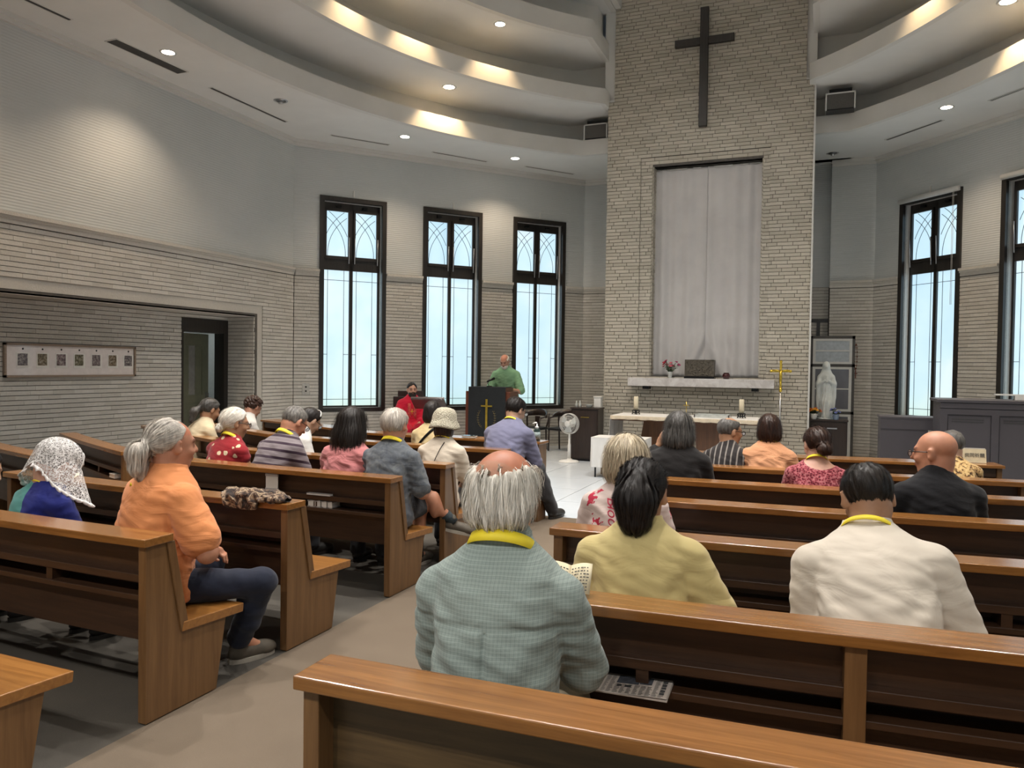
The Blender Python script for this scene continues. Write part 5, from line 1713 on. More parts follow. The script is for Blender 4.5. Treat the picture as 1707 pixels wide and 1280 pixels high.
    if S('vneck') is not None:
        vc = HM((0, -.02, -.10)); f2.ell(vc + np.array([0, S('vneck'), -.02]), (.10, .10, .07), None, .02, True)
    V, Q = f2.nets()
    shirt = obj_np(S('garment', 'shirt'), V, Q, CL[S('shirt', 'white')], body)
    # ---- trousers
    pts = np.array([B(q_) for q_ in (hipj[-1], hipj[1], kn[-1], kn[1], an[-1], an[1])]); lo, hi = pts.min(0) - .13 * sc, pts.max(0) + .13 * sc
    hi[2] = max(hi[2], B(T((0, 0, .1)))[2]); lo[1] -= .06
    lo[2] = max(lo[2], -seat if seated else 0.0)
    f3 = Field(lo, hi, max(h, .010))
    g3 = tgrid(f3)
    tw = torso(f3, g3, cz, W, D, .004, .03); tw = np.maximum(tw, g3[2] - .08)
    f3.F = np.minimum(f3.F, tw.astype(np.float32) * sc)
    sl_ = S('trouser', 1.0)            # <0.5 = shorts
    for s in (-1, 1):
        f3.cone(B(hipj[s]), B(kn[s]), .092 * sc, .070 * sc, .05)
        if sl_ > .5: f3.cone(B(kn[s]), B(kn[s] + (an[s] - kn[s]) * .97), .074 * sc, .064 * sc, .03); f3.ell(B(kn[s] * .55 + an[s] * .45 + np.array([0, -.012, 0])), np.array([.062, .068, .13]) * sc, None, .03)
    f3.F = f3.F + (.003 * wob(f3.full(), 34, 3)).astype(np.float32)
    f3.clip((-(seat - .03) if seated else .03) - f3.full()[2], .006)
    if sl_ < .5:
        pass
    V, Q = f3.nets()
    obj_np(S('bottoms', 'trousers'), V, Q, CL[S('pants', 'darkgrey')], body)
    # ---- shoes
    for s in (-1, 1):
        zf = -seat if seated else 0.0
        a = B(an[s]); ft = S('footdir%s' % ('L' if s < 0 else 'R'), None)
        fd = np.array(ft if ft else (s * .12, 1.0, 0.0), float); fd /= np.linalg.norm(fd)
        upv = np.array([0, 0, 1.0]) - fd * fd[2]; upv /= np.linalg.norm(upv)
        base = a - upv * .075 * sc if ft else np.array([a[0], a[1], zf + .012])
        lo, hi = base - .30, base + .30
        f4 = Field(lo, hi, max(.008, h * .9))
        sid = np.cross(fd, upv)
        RR = np.stack([sid, fd, upv], 1)
        f4.ell(base + fd * .07 * sc + upv * .035, np.array([.045, .135, .045]) * sc, RR, .02)
        f4.ell(base + fd * .15 * sc + upv * .025, np.array([.046, .065, .030]) * sc, RR, .03)
        f4.cone(base - fd * .005 + upv * .04, base - fd * .005 + upv * .085, .044 * sc, .042 * sc, .02)
        X, Y, Z = f4.full()
        pl = (X - base[0]) * upv[0] + (Y - base[1]) * upv[1] + (Z - base[2]) * upv[2]
        f4.clip(-.0 - pl, .006)
        V, Q = f4.nets()
        so = obj_np('shoe', V, Q, M[S('shoe', 'shoe_dark')], body)
        vv = (V - base) @ upv
        mb = MB()
        ring_ = [(base + RR @ np.array([.047 * sc * math.sin(t_), .075 * sc + .137 * sc * math.cos(t_), 0])) for t_ in np.linspace(0, 2 * math.pi, 24, endpoint=False)]
        n_ = len(ring_); top_ = [p + upv * .012 for p in ring_]; bot_ = [p - upv * .012 for p in ring_]
        mb.add(top_ + bot_, [tuple(range(n_)), tuple(range(n_, 2 * n_))[::-1]] + [(i, n_ + i, n_ + (i + 1) % n_, (i + 1) % n_) for i in range(n_)])
        mb.build('sole', M[S('solemat', 'sole') if S('shoe') == 'shoe_brown' else 'shoe_dark'], so)
    R = Rig(); R.body, R.hc, R.RH, R.hs, R.sc, R.HM, R.neck_b, R.neck_v, R.B, R.T, R.h, R.lean, R.cz, R.shirt = body, hc, RH, hs, sc, HM, B(neck_b), neck_v * sc, B, T, h, lean, cz, shirt
    R.sh, R.el, R.wr, R.W = sh, el, wr, W; R.nk = S('neck', 1.0)
    if S('hair'): hair(R, spec)
    if S('lanyard'): lanyard(R, S('lanyard'))
    if S('glasses'): glasses(R)
    return R

def hair(R, spec):
    S = spec.get
    st = S('hair'); t = S('hair_t', .011); hs = R.hs
    hh = S('hair_h', max(.0055, R.h * .62))
    f = Field((-.17, -.27, -.40 if st in ('long', 'ponylong') else -.24), (.17, .15, .20), hh)
    f.ell((0, -.013, .031), (.0745 + t, .0965 + t, .0845 + t * .9), None, .01)
    x, y, z = f.full()
    zb = {'short': -.085, 'fringe': -.080, 'bob': -.13, 'long': -.20, 'pony': -.075, 'bun': -.075, 'shaggy': -.14, 'ponylong': -.085, 'crop': -.075, 'curly': -.07}[st]
    if st in ('bob', 'long', 'shaggy'):
        f.ell((0, -.02, -.045), (.078 + t, .085 + t * .6, .085), None, .04)
        if st != 'bob': f.ell((0, -.035, -.085), (.085 + t, .07 + t, .08), None, .04)
    if st == 'fringe':
        f.ell((0, -.030, -.045), (.070 + t * .9, .066 + t * .8, .050), None, .04)
    if st == 'long':
        f.ell((0, -.055, -.15), (.105, .055, .19), None, .05)
    hl = S('hairline', .0)
    zs = np.array([-.20, -.09, -.05, -.02, .0, .03, .06, .10, .14])
    if st in ('bob', 'long'): yc = np.array([.02, .03, .035, .035, .035, .04, .055, .075, .08])
    elif st == 'shaggy': yc = np.array([-.01, .0, .005, .01, .02, .035, .06, .08, .08])
    else: yc = np.array([-.06, -.052, -.035, -.018, .012, .035, .055, .07, .075])
    yc = yc - hl
    ycut = np.interp(z, zs, yc)
    wv = .006 * wob((x, y, z), 60, 1)
    f.clip((y - ycut + wv) * .8, .012)
    f.clip((zb + wv * 1.2) - z if st != 'long' else (-.33 + .02 * np.sin(x * 60)) - z, .012)
    if st in ('crop', 'short', 'fringe', 'curly'): f.F = f.F + (np.clip(-.015 - z, 0, .09) * .11).astype(np.float32)
    for c, r in S('bald', ()): f.ell(c, r, None, S('bald_k', .03), True)
    if st in ('pony', 'bun', 'ponylong', 'fringe', 'short', 'crop', 'curly'):
        for s in (-1, 1): f.ell((s * .085, .008, -.008), (.03, .026, .036), None, .01, True)
    tail = S('tail')
    if tail:
        for a, b, ra, rb in tail: f.cone(a, b, ra, rb, .02)
    if S('bunpos'): f.ell(S('bunpos'), S('bunr', (.045, .04, .042)), None, .015)
    A = S('hair_rough', .002)
    if st == 'curly': f.F = f.F + (.008 * wob((x, y, z), 95, 2) + .004 * wob((x, y, z), 170, 5)).astype(np.float32)
    else: f.F = f.F + (A * wob((x * 1.6, y * 1.6, z * .35), 90, 1)).astype(np.float32)
    V, Q = f.nets()
    if len(V) == 0: return
    W = R.HM(V)
    o = obj_np('hair', W, Q, HAIR[S('hcol', 'grey')], R.body, np.ones((len(V), 3), np.float32))
    n = S('strands', 0)
    if not n: return o
    # loose strands combed over the hair volume
    rg = np.random.default_rng(int(S('seed', 1) * 10))
    P = V[rg.integers(0, len(V), n)].astype(float)
    L = S('strand_len', 10); step = .0085
    lift = rg.uniform(.0005, .0045, n) * S('lift', 1.0)
    crown = np.array(S('crown', (0, -.02, .12)))
    tie = S('tie')
    pts = [P]
    jit = rg.normal(0, .25, (n, 3))
    for k in range(L):
        G = f.grad(P)
        dv = np.tile(np.array([0, 0, -1.0]), (n, 1)) * .9 + (P - crown) / (np.linalg.norm(P - crown, axis=1, keepdims=True) + 1e-6) * .7 + jit * .5
        if tie is not None:
            tt = np.array(tie) - P; dist = np.linalg.norm(tt, axis=1, keepdims=True)
            wgt = (P[:, 1:2] > tie[1] - .02)
            dv = np.where(wgt, tt / (dist + 1e-6) + jit * .15, np.array([0, 0, -1.0]) + jit * .2)
        dv = dv - G * (dv * G).sum(1, keepdims=True)
        dv /= (np.linalg.norm(dv, axis=1, keepdims=True) + 1e-6)
        P = P + dv * step
        d = f.sample(P)[:, None]
        G = f.grad(P)
        P = np.where(np.abs(d) < .03, P - G * (d - lift[:, None] - .0012 * k * lift[:, None] / .0045), P)
        pts.append(P)
    pts = np.stack(pts, 1)                                  # n, L+1, 3
    tg = np.gradient(pts, axis=1); G0 = f.grad(pts.reshape(-1, 3)).reshape(pts.shape)
    sd = np.cross(tg, G0); sd /= (np.linalg.norm(sd, axis=2, keepdims=True) + 1e-9)
    wd = S('strand_w', .0011) * np.sin(np.linspace(.35, math.pi - .25, L + 1))[None, :, None] * rg.uniform(.6, 1.3, (n, 1, 1))
    Vs = np.stack([pts - sd * wd, pts + sd * wd], 2).reshape(-1, 3)
    idx = np.arange(n * (L + 1) * 2).reshape(n, L + 1, 2)
    Fq = np.stack([idx[:, :-1, 0], idx[:, :-1, 1], idx[:, 1:, 1], idx[:, 1:, 0]], -1).reshape(-1, 4)
    cs = np.repeat(rg.uniform(.65, 1.35, n), (L + 1) * 2)[:, None] * np.ones((1, 3))
    o2 = obj_np('hair_strands', R.HM(Vs), Fq, HAIR[S('hcol', 'grey')], R.body, cs.astype(np.float32))
    o2['kind'] = 'stuff'
    return o

def lanyard(R, wdt):
    c = R.neck_b + R.neck_v * .02
    tl = R.lean + .30
    Rm = rotx(-tl)
    P = []
    rx, ry = (.078 * R.nk + .012) * R.sc, (.080 * R.nk + .014) * R.sc
    for a in np.linspace(math.radians(-25), math.radians(205), 30):
        b = -a                                # goes round the back
        d = np.array([math.cos(b), math.sin(b), 0])
        row = []
        for v in (0, 1):
            q = np.array([d[0] * (rx - .010 * v), d[1] * (ry - .010 * v), (v - .45) * wdt + .010 * max(0, -d[1])])
            row.append(tuple(c + Rm @ q))
        P.append(row)
    mb = MB(); mb.grid(P)
    # straps running down the chest
    for s in (0, -1):
        e = np.array(P[s][0]); sg = 1 if e[0] > 0 else -1
        fr = [e, e + Rm @ np.array([-.02 * sg, .045, -.08]), e + Rm @ np.array([-.05 * sg, .055, -.22]), e + Rm @ np.array([-.075 * sg, .05, -.33])]
        mb.grid([[tuple(p - np.array([.006, 0, 0])), tuple(p + np.array([.006, 0, 0]))] for p in fr])
    o = mb.build('lanyard', M['lanyard'], R.body); o.modifiers.new('thick', 'SOLIDIFY').thickness = .002
    return o

def glasses(R):
    mb = MB(); HM = R.HM
    for s in (-1, 1):
        mb.tube([HM((s * .033 + .023 * math.cos(a), .112, .003 + .017 * math.sin(a))) for a in np.linspace(0, 2 * math.pi, 16, endpoint=False)], .0022, 5, True)
        mb.tube([HM((s * .056, .111, .010)), HM((s * .077, .08, .012)), HM((s * .083, .01, .010)), HM((s * .082, -.012, .0))], .0026, 5)
    mb.tube([HM((-.010, .113, .006)), HM((.010, .113, .006))], .002, 5)
    o = mb.build('glasses', M['glasses'], R.body)
    mb = MB()
    for s in (-1, 1): mb.add([tuple(HM((s * .033 + .022 * math.cos(a), .112, .003 + .016 * math.sin(a)))) for a in np.linspace(0, 2 * math.pi, 12, endpoint=False)], [tuple(range(12))])
    mb.build('lenses', M['lens'], o)
    return o

# ---------------------------------------------------------------- the people
def tealblue_fn(t, vec):
    x, z = axis(t, vec, 0), axis(t, vec, 2)
    d = t.math('ADD', x, t.math('MULTIPLY', t.math('ABSOLUTE', t.math('SUBTRACT', z, .36)), .9))
    m = t.math('GREATER_THAN', t.math('SUBTRACT', x, t.math('MULTIPLY', t.math('SUBTRACT', .42, z), .35)), .03)
    low = t.math('LESS_THAN', z, .27)
    return t.mix(m, (.065, .24, .22), (.008, .014, .14))
CL['tealblue'] = cloth('top_teal_and_blue', tealblue_fn)
BR = 'people seated in the pews'
# POSE-BEGIN
POSE = {
    1: dict(top=(-0.822, 2.005, 1.318), lean=6, hunch=0.02, pitch=4, hs=1.1, yaw=9),
    2: dict(top=(-0.615, 2.860, 1.203), lean=8, hunch=0.04, pitch=6, hs=1.04, yaw=4),
    3: dict(top=(0.167, 3.120, 1.207), lean=20, hunch=0.1, pitch=26, hs=1.06, yaw=0),
    4: dict(top=(-0.931, 3.928, 1.187), lean=8, hunch=0.04, pitch=8, hs=1.04, yaw=6),
    5: dict(top=(-0.963, 5.718, 1.226), lean=6, hunch=0.03, pitch=5, hs=1.02, yaw=0),
    6: dict(top=(-0.699, 6.630, 1.149), lean=12, hunch=0.03, pitch=8, hs=1.0, yaw=-8),
    7: dict(top=(-0.385, 6.610, 1.182), lean=8, hunch=0.04, pitch=10, hs=1, yaw=0),
    8: dict(top=(-0.020, 5.789, 1.151), lean=12, hunch=0.04, pitch=14, hs=1.02, yaw=4),
    9: dict(top=(0.599, 4.862, 1.227), lean=6, hunch=0.02, pitch=5, hs=1.08, yaw=12),
    10: dict(top=(0.945, 6.798, 1.094), lean=16, hunch=0.06, pitch=14, hs=0.96, yaw=8),
    11: dict(top=(-3.842, 2.943, 1.102), lean=7, hunch=0.03, pitch=38, hs=1.08, yaw=-8),
    12: dict(top=(-2.973, 2.897, 1.266), lean=5, hunch=0.03, pitch=4, hs=1.08, yaw=-14),
    13: dict(top=(-5.963, 6.318, 1.165), lean=12, hunch=0.05, pitch=22, hs=1, yaw=-14),
    14: dict(top=(-4.444, 4.988, 1.175), lean=10, hunch=0.04, pitch=10, hs=1.03, yaw=-8),
    15: dict(top=(-6.299, 7.375, 1.141), lean=16, hunch=0.06, pitch=30, hs=1, yaw=-14),
    16: dict(top=(-3.942, 5.104, 1.201), lean=16, hunch=0.06, pitch=34, hs=1.06, yaw=-12),
    17: dict(top=(-4.461, 6.007, 1.128), lean=24, hunch=0.08, pitch=36, hs=1, yaw=-16),
    18: dict(top=(-3.268, 4.921, 1.217), lean=7, hunch=0.03, pitch=8, hs=1.02, yaw=-4),
    19: dict(top=(-2.901, 4.922, 1.229), lean=7, hunch=0.04, pitch=5, hs=1.06, yaw=4),
    21: dict(top=(-3.629, 6.899, 1.187), lean=8, hunch=0.03, pitch=10, hs=1, yaw=0),
    22: dict(top=(-2.898, 5.725, 1.168), lean=8, hunch=0.04, pitch=8, hs=1, yaw=4),
    24: dict(top=(-2.789, 7.046, 1.242), lean=16, hunch=0.06, pitch=24, hs=1.04, yaw=-6),
    25: dict(top=(-4.525, 2.996, 1.029), lean=8, hunch=0.05, pitch=26, hs=1, yaw=-10),
}
def person_at(k, d):
    d.update(POSE.get(k, {}))
    return person(d)
# POSE-END
P = {}
P[1] = person_at(1, dict(label='person in blue-green checked shirt with white balding hair and yellow lanyard, nearest the camera', group=BR, top=(-.738, 1.83, 1.345), yaw=9, lean=8, hunch=.035, pitch=6, hyaw=-14,
    skin='ruddy', flush=True, shirt='plaid', sleeve=1.62, h=.0065, w=1.02, d=1.08, belly=1.06, neck=1.1, aw=1.0, pleat=True, collar_big=1, loose=.016, fold=.0042, hem=-.06,
    armk=.018, arms={'L': ((-.205, .17, .32), (-.07, .36, .36)), 'R': ((.215, .18, .31), (.05, .38, .37))},
    hair='fringe', hcol='white', hair_t=.011, bald_k=.05, bald=(((0, .03, .118), (.066, .105, .070)), ((0, -.068, .106), (.048, .052, .052))), hair_rough=.003, strands=5200, strand_len=11, strand_w=.0010, lift=1.3, hair_h=.005, lanyard=.034, seed=1.2, pants='khaki'))
P[2] = person_at(2, dict(label='person in pale yellow top with thick black ponytail, in the second pew', group=BR, top=(-.576, 2.70, 1.225), yaw=4, lean=10, hunch=.05, pitch=8, hyaw=-4,
    skin='tan', shirt='yellow', sleeve=1.0, flare=2.2, h=.0075, w=1.16, d=1.10, aw=1.15, hs=1.0, loose=.022, collar=False, fold=.0036, seed=2.1,
    side=-3, armk=.02, arms={'L': ((-.235, .13, .25), (-.10, .33, .17)), 'R': ((.30, .14, .24), (.12, .34, .16))},
    hair='pony', hcol='black', hair_t=.014, tail=(((0, -.098, .035), (0, -.112, -.02), .050, .070), ((0, -.112, -.02), (0, -.108, -.080), .074, .058)), strands=3600, strand_len=10, tie=(0, -.10, .025), strand_w=.0009, hair_h=.005, lift=.8, lanyard=.022, hairline=-.005))
P[3] = person_at(3, dict(label='person in cream shirt with short dark hair, bowing, at the right', group=BR, top=(.146, 2.80, 1.251), yaw=0, lean=20, hunch=.08, pitch=28, hyaw=14, hroll=-4,
    skin='tan', shirt='cream', sleeve=1.35, h=.0075, w=1.10, d=1.15, belly=1.08, aw=1.12, loose=.022, fold=.0034, hs=1.0, neck=1.08, collar=False, seed=3.4,
    arms={'L': ((-.225, .20, .24), (-.12, .42, .17)), 'R': ((.245, .20, .22), (.12, .42, .17))},
    hair='crop', hcol='dark', hair_t=.008, strands=2600, strand_len=4, strand_w=.0008, hair_h=.005, lift=.8, side=-6, lanyard=.022, bald=(((0, -.02, .138), (.03, .035, .022)),)))
P[4] = person_at(4, dict(label='person with chin-length white hair and black headband in red-printed white blouse', group=BR, top=(-.882, 3.74, 1.206), yaw=6, lean=8, hunch=.04, pitch=8, hyaw=-4,
    skin='pink', shirt='floral', sleeve=.9, flare=1.8, h=.009, w=1.14, d=1.1, loose=.02, collar=False, hair='bob', hcol='blondegrey', hair_t=.026, strands=3000, strand_len=12, strand_w=.0011, hair_h=.006, lift=1.6, seed=4.2))
P[5] = person_at(5, dict(label='person in black jacket with long grey hair, hand raised to face', group=BR, top=(-.93, 5.55, 1.237), yaw=0, lean=6, hunch=.04, pitch=6,
    skin='tan', shirt='blackjacket', garment='jacket', sleeve=1.75, h=.010, w=1.18, d=1.1, loose=.02, arms={'L': ((-.27, .13, .46), (-.165, .14, .645))}, hair='shaggy', hcol='saltpepper', hair_t=.020, strands=1600, strand_len=14, strand_w=.0014, lift=1.4, seed=5.1))
P[6] = person_at(6, dict(label='person in dark striped shirt with cropped grey hair and glasses, near the altar', group=BR, top=(-.675, 6.42, 1.163), yaw=-8, lean=8, hunch=.03, pitch=6, hyaw=-45,
    skin='tan', shirt='vstripe', sleeve=.8, h=.011, w=1.1, hair='crop', hcol='saltpepper', hair_t=.007, bald=(((0, .0, .125), (.05, .07, .04)),), glasses=True, seed=6.1))
P[7] = person_at(7, dict(label='person with brown bob hair in a peach gathered blouse', group=BR, top=(-.373, 6.42, 1.193), yaw=0, lean=8, hunch=.03, pitch=10, hyaw=4,
    skin='light', shirt='peach', sleeve=1.1, flare=2.2, h=.011, w=1.12, loose=.02, collar=False, fold=.006, hair='bob', hcol='brown', hair_t=.018, strands=700, strand_len=12, strand_w=.0014, lanyard=.02, seed=7.1))
P[8] = person_at(8, dict(label='person with dark low bun in red knitted top', group=BR, top=(-.019, 5.58, 1.167), yaw=4, lean=8, hunch=.03, pitch=14, hyaw=22,
    skin='pink', shirt='redknit', sleeve=1.2, h=.010, w=1.14, loose=.014, collar=False, vneck=-.03, hair='bun', hcol='brown', hair_t=.013, bunpos=(0, -.112, -.045), bunr=(.052, .040, .042), strands=900, strand_len=9, strand_w=.0012, tie=(0, -.11, -.04), lanyard=.02, seed=8.1))
P[9] = person_at(9, dict(label='bald person with glasses in black shirt, looking left', group=BR, top=(.579, 4.74, 1.238), yaw=12, lean=8, hunch=.03, pitch=6, hyaw=52,
    skin='ruddy', shirt='black', sleeve=1.7, h=.0085, w=1.22, d=1.15, aw=1.15, hs=1.06, neck=1.15, loose=.016, collar_big=1, glasses=True, seed=9.1))
P[10] = person_at(10, dict(label='person in leopard-print top, mostly hidden by the bald man', group=BR, top=(.935, 6.5, 1.125), yaw=8, lean=10, hunch=.04, pitch=12, hyaw=20,
    skin='light', shirt='leopard', sleeve=1.1, h=.011, w=1.05, hair='short', hcol='saltpepper', hair_t=.014, seed=10.1))
P[11] = person_at(11, dict(label='person in teal and blue top under a white lace veil, head bowed', group=BR, top=(-3.74, 2.93, 1.118), yaw=-8, lean=16, hunch=.07, pitch=34, hyaw=0,
    skin='pink', shirt='tealblue', sleeve=.72, flare=1.6, h=.009, w=1.28, d=1.25, aw=1.2, loose=.016, collar=False, hair='short', hcol='grey', hair_t=.012, lanyard=.024, seed=11.1,
    arms={'R': ((.25, .22, .18), (.14, .42, .24)), 'L': ((-.24, .20, .18), (-.02, .42, .22))}))
P[12] = person_at(12, dict(label='person in orange polo shirt with grey hair tied in a ponytail', group=BR, top=(-2.80, 2.76, 1.283), yaw=-14, lean=12, hunch=.05, pitch=4, hyaw=-6,
    skin='ruddy', shirt='orange', sleeve=.72, flare=2.0, h=.0075, w=1.20, d=1.22, belly=1.05, aw=1.25, neck=1.1, hs=1.05, loose=.018, fold=.0036, hem=-.04, collar_big=1, flush=True,
    armk=.016, arms={'R': ((.325, .11, .285), (.06, .32, .22)), 'L': ((-.25, .10, .26), (-.01, .31, .21))}, legR=((.31, .44, .065), (.14, .42, -.27)), legL=((-.16, .44, .09), (-.34, .40, -.29)), pants='navy', shoe='shoe_brown',
    hair='pony', hcol='silver', hair_t=.012, hairline=.028, bald=(((0, .06, .105), (.05, .07, .045)),), tail=(((0, -.105, .0), (0, -.150, -.035), .024, .042), ((0, -.150, -.035), (0, -.145, -.10), .044, .030), ((0, -.145, -.10), (0, -.125, -.14), .03, .016)),
    strands=3600, strand_len=11, tie=(0, -.105, .0), strand_w=.0010, hair_h=.0055, lift=1.0, seed=12.1))
P[13] = person_at(13, dict(label='person with grey-black ponytail in cream blouse by the left wall', group=BR, top=(-5.804, 6.17, 1.178), yaw=-12, lean=12, hunch=.05, pitch=22, hyaw=-8,
    skin='tan', shirt='creamtop', sleeve=1.2, h=.012, w=1.0, hair='pony', hcol='saltpepper', hair_t=.013, tail=(((0, -.105, -.01), (0, -.15, -.07), .028, .042), ((0, -.15, -.07), (0, -.14, -.17), .042, .022)), strands=500, strand_len=9, strand_w=.0016, tie=(0, -.105, -.01), seed=13.1))
P[14] = person_at(14, dict(label='person with white hair bun and dark glasses in red leaf-print top', group=BR, top=(-4.27, 4.80, 1.193), yaw=-8, lean=10, hunch=.04, pitch=12, hyaw=-26,
    skin='tan', shirt='redprint', sleeve=.22, h=.010, w=1.08, aw=1.15, hair='bun', hcol='white', hair_t=.014, bunpos=(0, -.112, -.055), bunr=(.03, .03, .032), strands=1000, strand_len=9, tie=(0, -.11, -.05), strand_w=.0014, glasses=True, lanyard=.026, seed=14.1))
P[15] = person_at(15, dict(label='person with short brown curls in white shirt below the wall recess corner', group=BR, top=(-5.979, 7.02, 1.165), yaw=-14, lean=16, hunch=.06, pitch=34,
    skin='pink', shirt='white', sleeve=.8, h=.012, hair='curly', hcol='brown', hair_t=.022, seed=15.1))
P[16] = person_at(16, dict(label='person in purple-grey striped polo with glasses, head bowed', group=BR, top=(-3.873, 5.03, 1.21), yaw=-12, lean=18, hunch=.07, pitch=38, hyaw=-8,
    skin='ruddy', shirt='stripe', sleeve=.85, h=.0095, w=1.16, d=1.15, aw=1.12, neck=1.1, hair='crop', hcol='grey', hair_t=.006, glasses=True, lanyard=.028, strands=900, strand_len=4, strand_w=.0012, seed=16.1))
P[17] = person_at(17, dict(label='person in white shirt with dark hair and white hairband, leaning over a paper', group=BR, top=(-4.36, 5.95, 1.138), yaw=-16, lean=24, hunch=.08, pitch=40, hyaw=-5,
    skin='light', shirt='white', sleeve=1.75, h=.012, w=.96, hair='bun', hcol='black', hair_t=.013, glasses=True, arms={'R': ((.24, .25, .26), (.16, .46, .30)), 'L': ((-.22, .25, .26), (-.06, .46, .30))}, seed=17.1))
P[18] = person_at(18, dict(label='person with long straight dark hair in pink blouse', group=BR, top=(-3.161, 4.80, 1.232), yaw=-4, lean=9, hunch=.04, pitch=10,
    skin='light', shirt='pink', sleeve=1.0, flare=2.6, h=.0095, w=1.06, aw=1.1, loose=.018, collar=False, fold=.006, hair='long', hcol='dark', hair_t=.022, strands=2200, strand_len=26, strand_w=.0013, lift=1.2, seed=18.1))
P[19] = person_at(19, dict(label='person with short silver hair in grey-blue patterned shirt, legs crossed', group=BR, top=(-2.805, 4.80, 1.242), yaw=4, lean=9, hunch=.05, pitch=6, hyaw=-8,
    skin='ruddy', shirt='batik', sleeve=.85, flare=1.8, h=.009, w=1.14, d=1.12, aw=1.1, neck=1.08, collar_big=1, hair='crop', hcol='silver', hair_t=.010, strands=2200, strand_len=7, strand_w=.0012, lift=1.2, lanyard=.028, pants='black', bottoms='shorts', trouser=.3, shoe='shoe_brown',
    legL=((.13, .40, .235), (.345, .52, -.02)), footdirL=(.80, .45, -.22), legR=((.11, .42, .10), (.05, .50, -.30)), arms={'R': ((.27, .10, .27), (.12, .33, .26))}, seed=19.1))
P[20] = person_at(20, dict(label='bearded person in red vestment seated beside the lectern', top=(-6.40, 11.40, 1.253), seat_z=.40, yaw=212, lean=2, hunch=.01, pitch=2, hyaw=8,
    skin='pink', brow=(.12, .08, .06), shirt='vestment', garment='vestment', robe=True, sleeve=1.5, flare=2.5, h=.010, w=1.14, d=1.1, loose=.03, hair='short', hcol='dark', hair_t=.012, seed=20.1))
P[21] = person_at(21, dict(label='person in straw-coloured top with dark bag strap, behind the cream hat', group=BR, top=(-3.55, 6.77, 1.197), yaw=0, lean=8, hunch=.03, pitch=12, skin='light', shirt='yellowcream', sleeve=.9, h=.012, hair='bob', hcol='black', hair_t=.012, collar=False, seed=21.1))
P[22] = person_at(22, dict(label='person in cream knitted hat and pale tee with black bag strap', group=BR, top=(-2.80, 5.55, 1.185), yaw=4, lean=8, hunch=.04, pitch=10, skin='light', shirt='hatcream', sleeve=.85, flare=1.8, h=.0095, w=1.10, aw=1.05, collar=False, hair='bob', hcol='brown', hair_t=.004, lanyard=.02, seed=22.1))
P[23] = person_at(23, dict(label='person in mint-green shirt reading at the lectern', seated=False, top=(-5.236, 12.66, 1.76), yaw=188, lean=12, hunch=.04, pitch=30, hyaw=-6, skin='pink', shirt='green', sleeve=.9, flare=2.0, h=.010, w=1.18, d=1.15, aw=1.05, hair='crop', hcol='white', hair_t=.005, flush=True, collar_big=1,
    bald=(((0, .03, .11), (.08, .12, .06)),), lanyard=.02, arms={'L': ((-.29, .16, 1.08), (-.16, .34, 1.12)), 'R': ((.31, .14, 1.06), (.22, .36, 1.14))}, seed=23.1))
P[24] = person_at(24, dict(label='person in lavender shirt with short black hair and glasses, head bowed', group=BR, top=(-2.711, 6.90, 1.255), yaw=-6, lean=18, hunch=.07, pitch=26, hyaw=-22, skin='light', shirt='lavender', sleeve=1.4, h=.010, w=1.20, d=1.15, loose=.018, hair='short', hcol='black', hair_t=.012, glasses=True, collar=False, lanyard=.02,
    strands=900, strand_len=8, strand_w=.0014, pants='darkgrey', legR=((.16, .48, .15), (.22, .72, -.29)), seed=24.1))
P[25] = person_at(25, dict(label='person in black at the left edge of the photo holding a booklet', group=BR, top=(-4.42, 2.80, 1.16), yaw=-10, lean=10, hunch=.05, pitch=30, skin='light', shirt='black', sleeve=1.7, h=.011, hair='short', hcol='black', hair_t=.012, arms={'R': ((.24, .24, .22), (.16, .44, .34))}, seed=25.1))

# --- things worn
def strap(R, pts, w, mat, name='bag_strap', out=.018):
    mb = MB()
    rows = []
    for a in pts:
        p = R.B(R.T(a)); rows.append([tuple(p - np.array([0, 0, w / 2])), tuple(p + np.array([0, 0, w / 2]))])
    mb.grid(rows); o = mb.build(name, mat, R.body); o.modifiers.new('thick', 'SOLIDIFY').thickness = .004
    return o
def surface_line(R, x0, z0, x1, z1, n=10, off=.022, w=1.1):
    out = []
    for t_ in np.linspace(0, 1, n):
        x, z = x0 + (x1 - x0) * t_, z0 + (z1 - z0) * t_
        ww = np.interp(z, SPZ, SPW) * R.W * 1.02 + .014; dd = np.interp(z, SPZ, SPD) * w + .014
        y = -dd * max(0, 1 - abs(x / ww) ** 2.35) ** (1 / 2.35) + float(R.cz(z)) - off * .3
        out.append((x, y, z))
    return out
strap(P[22], surface_line(P[22], .06, .57, -.06, .20, 12), .009, M['black_metal'])
strap(P[21], surface_line(P[21], .10, .56, -.10, .30, 10), .035, M['black_metal'])

# headband of the white-haired person, hairband of the person in white
def headband(R, mat, w=.014, yb=.02, zc=.03, rx=.105, rz=.115, a0=-70, a1=70):
    rows = []
    for a in np.linspace(math.radians(a0), math.radians(a1), 26):
        rows.append([tuple(R.HM((rx * math.sin(a), yb + v * w * .5, zc + rz * math.cos(a)))) for v in (-1, 1)])
    mb = MB(); mb.grid(rows); o = mb.build('headband', mat, R.body); o.modifiers.new('thick', 'SOLIDIFY').thickness = .005
headband(P[4], M['black_metal'], .016, .022, .032, .105, .112)
headband(P[17], M['white_paint'], .012, .02, .03, .092, .103)

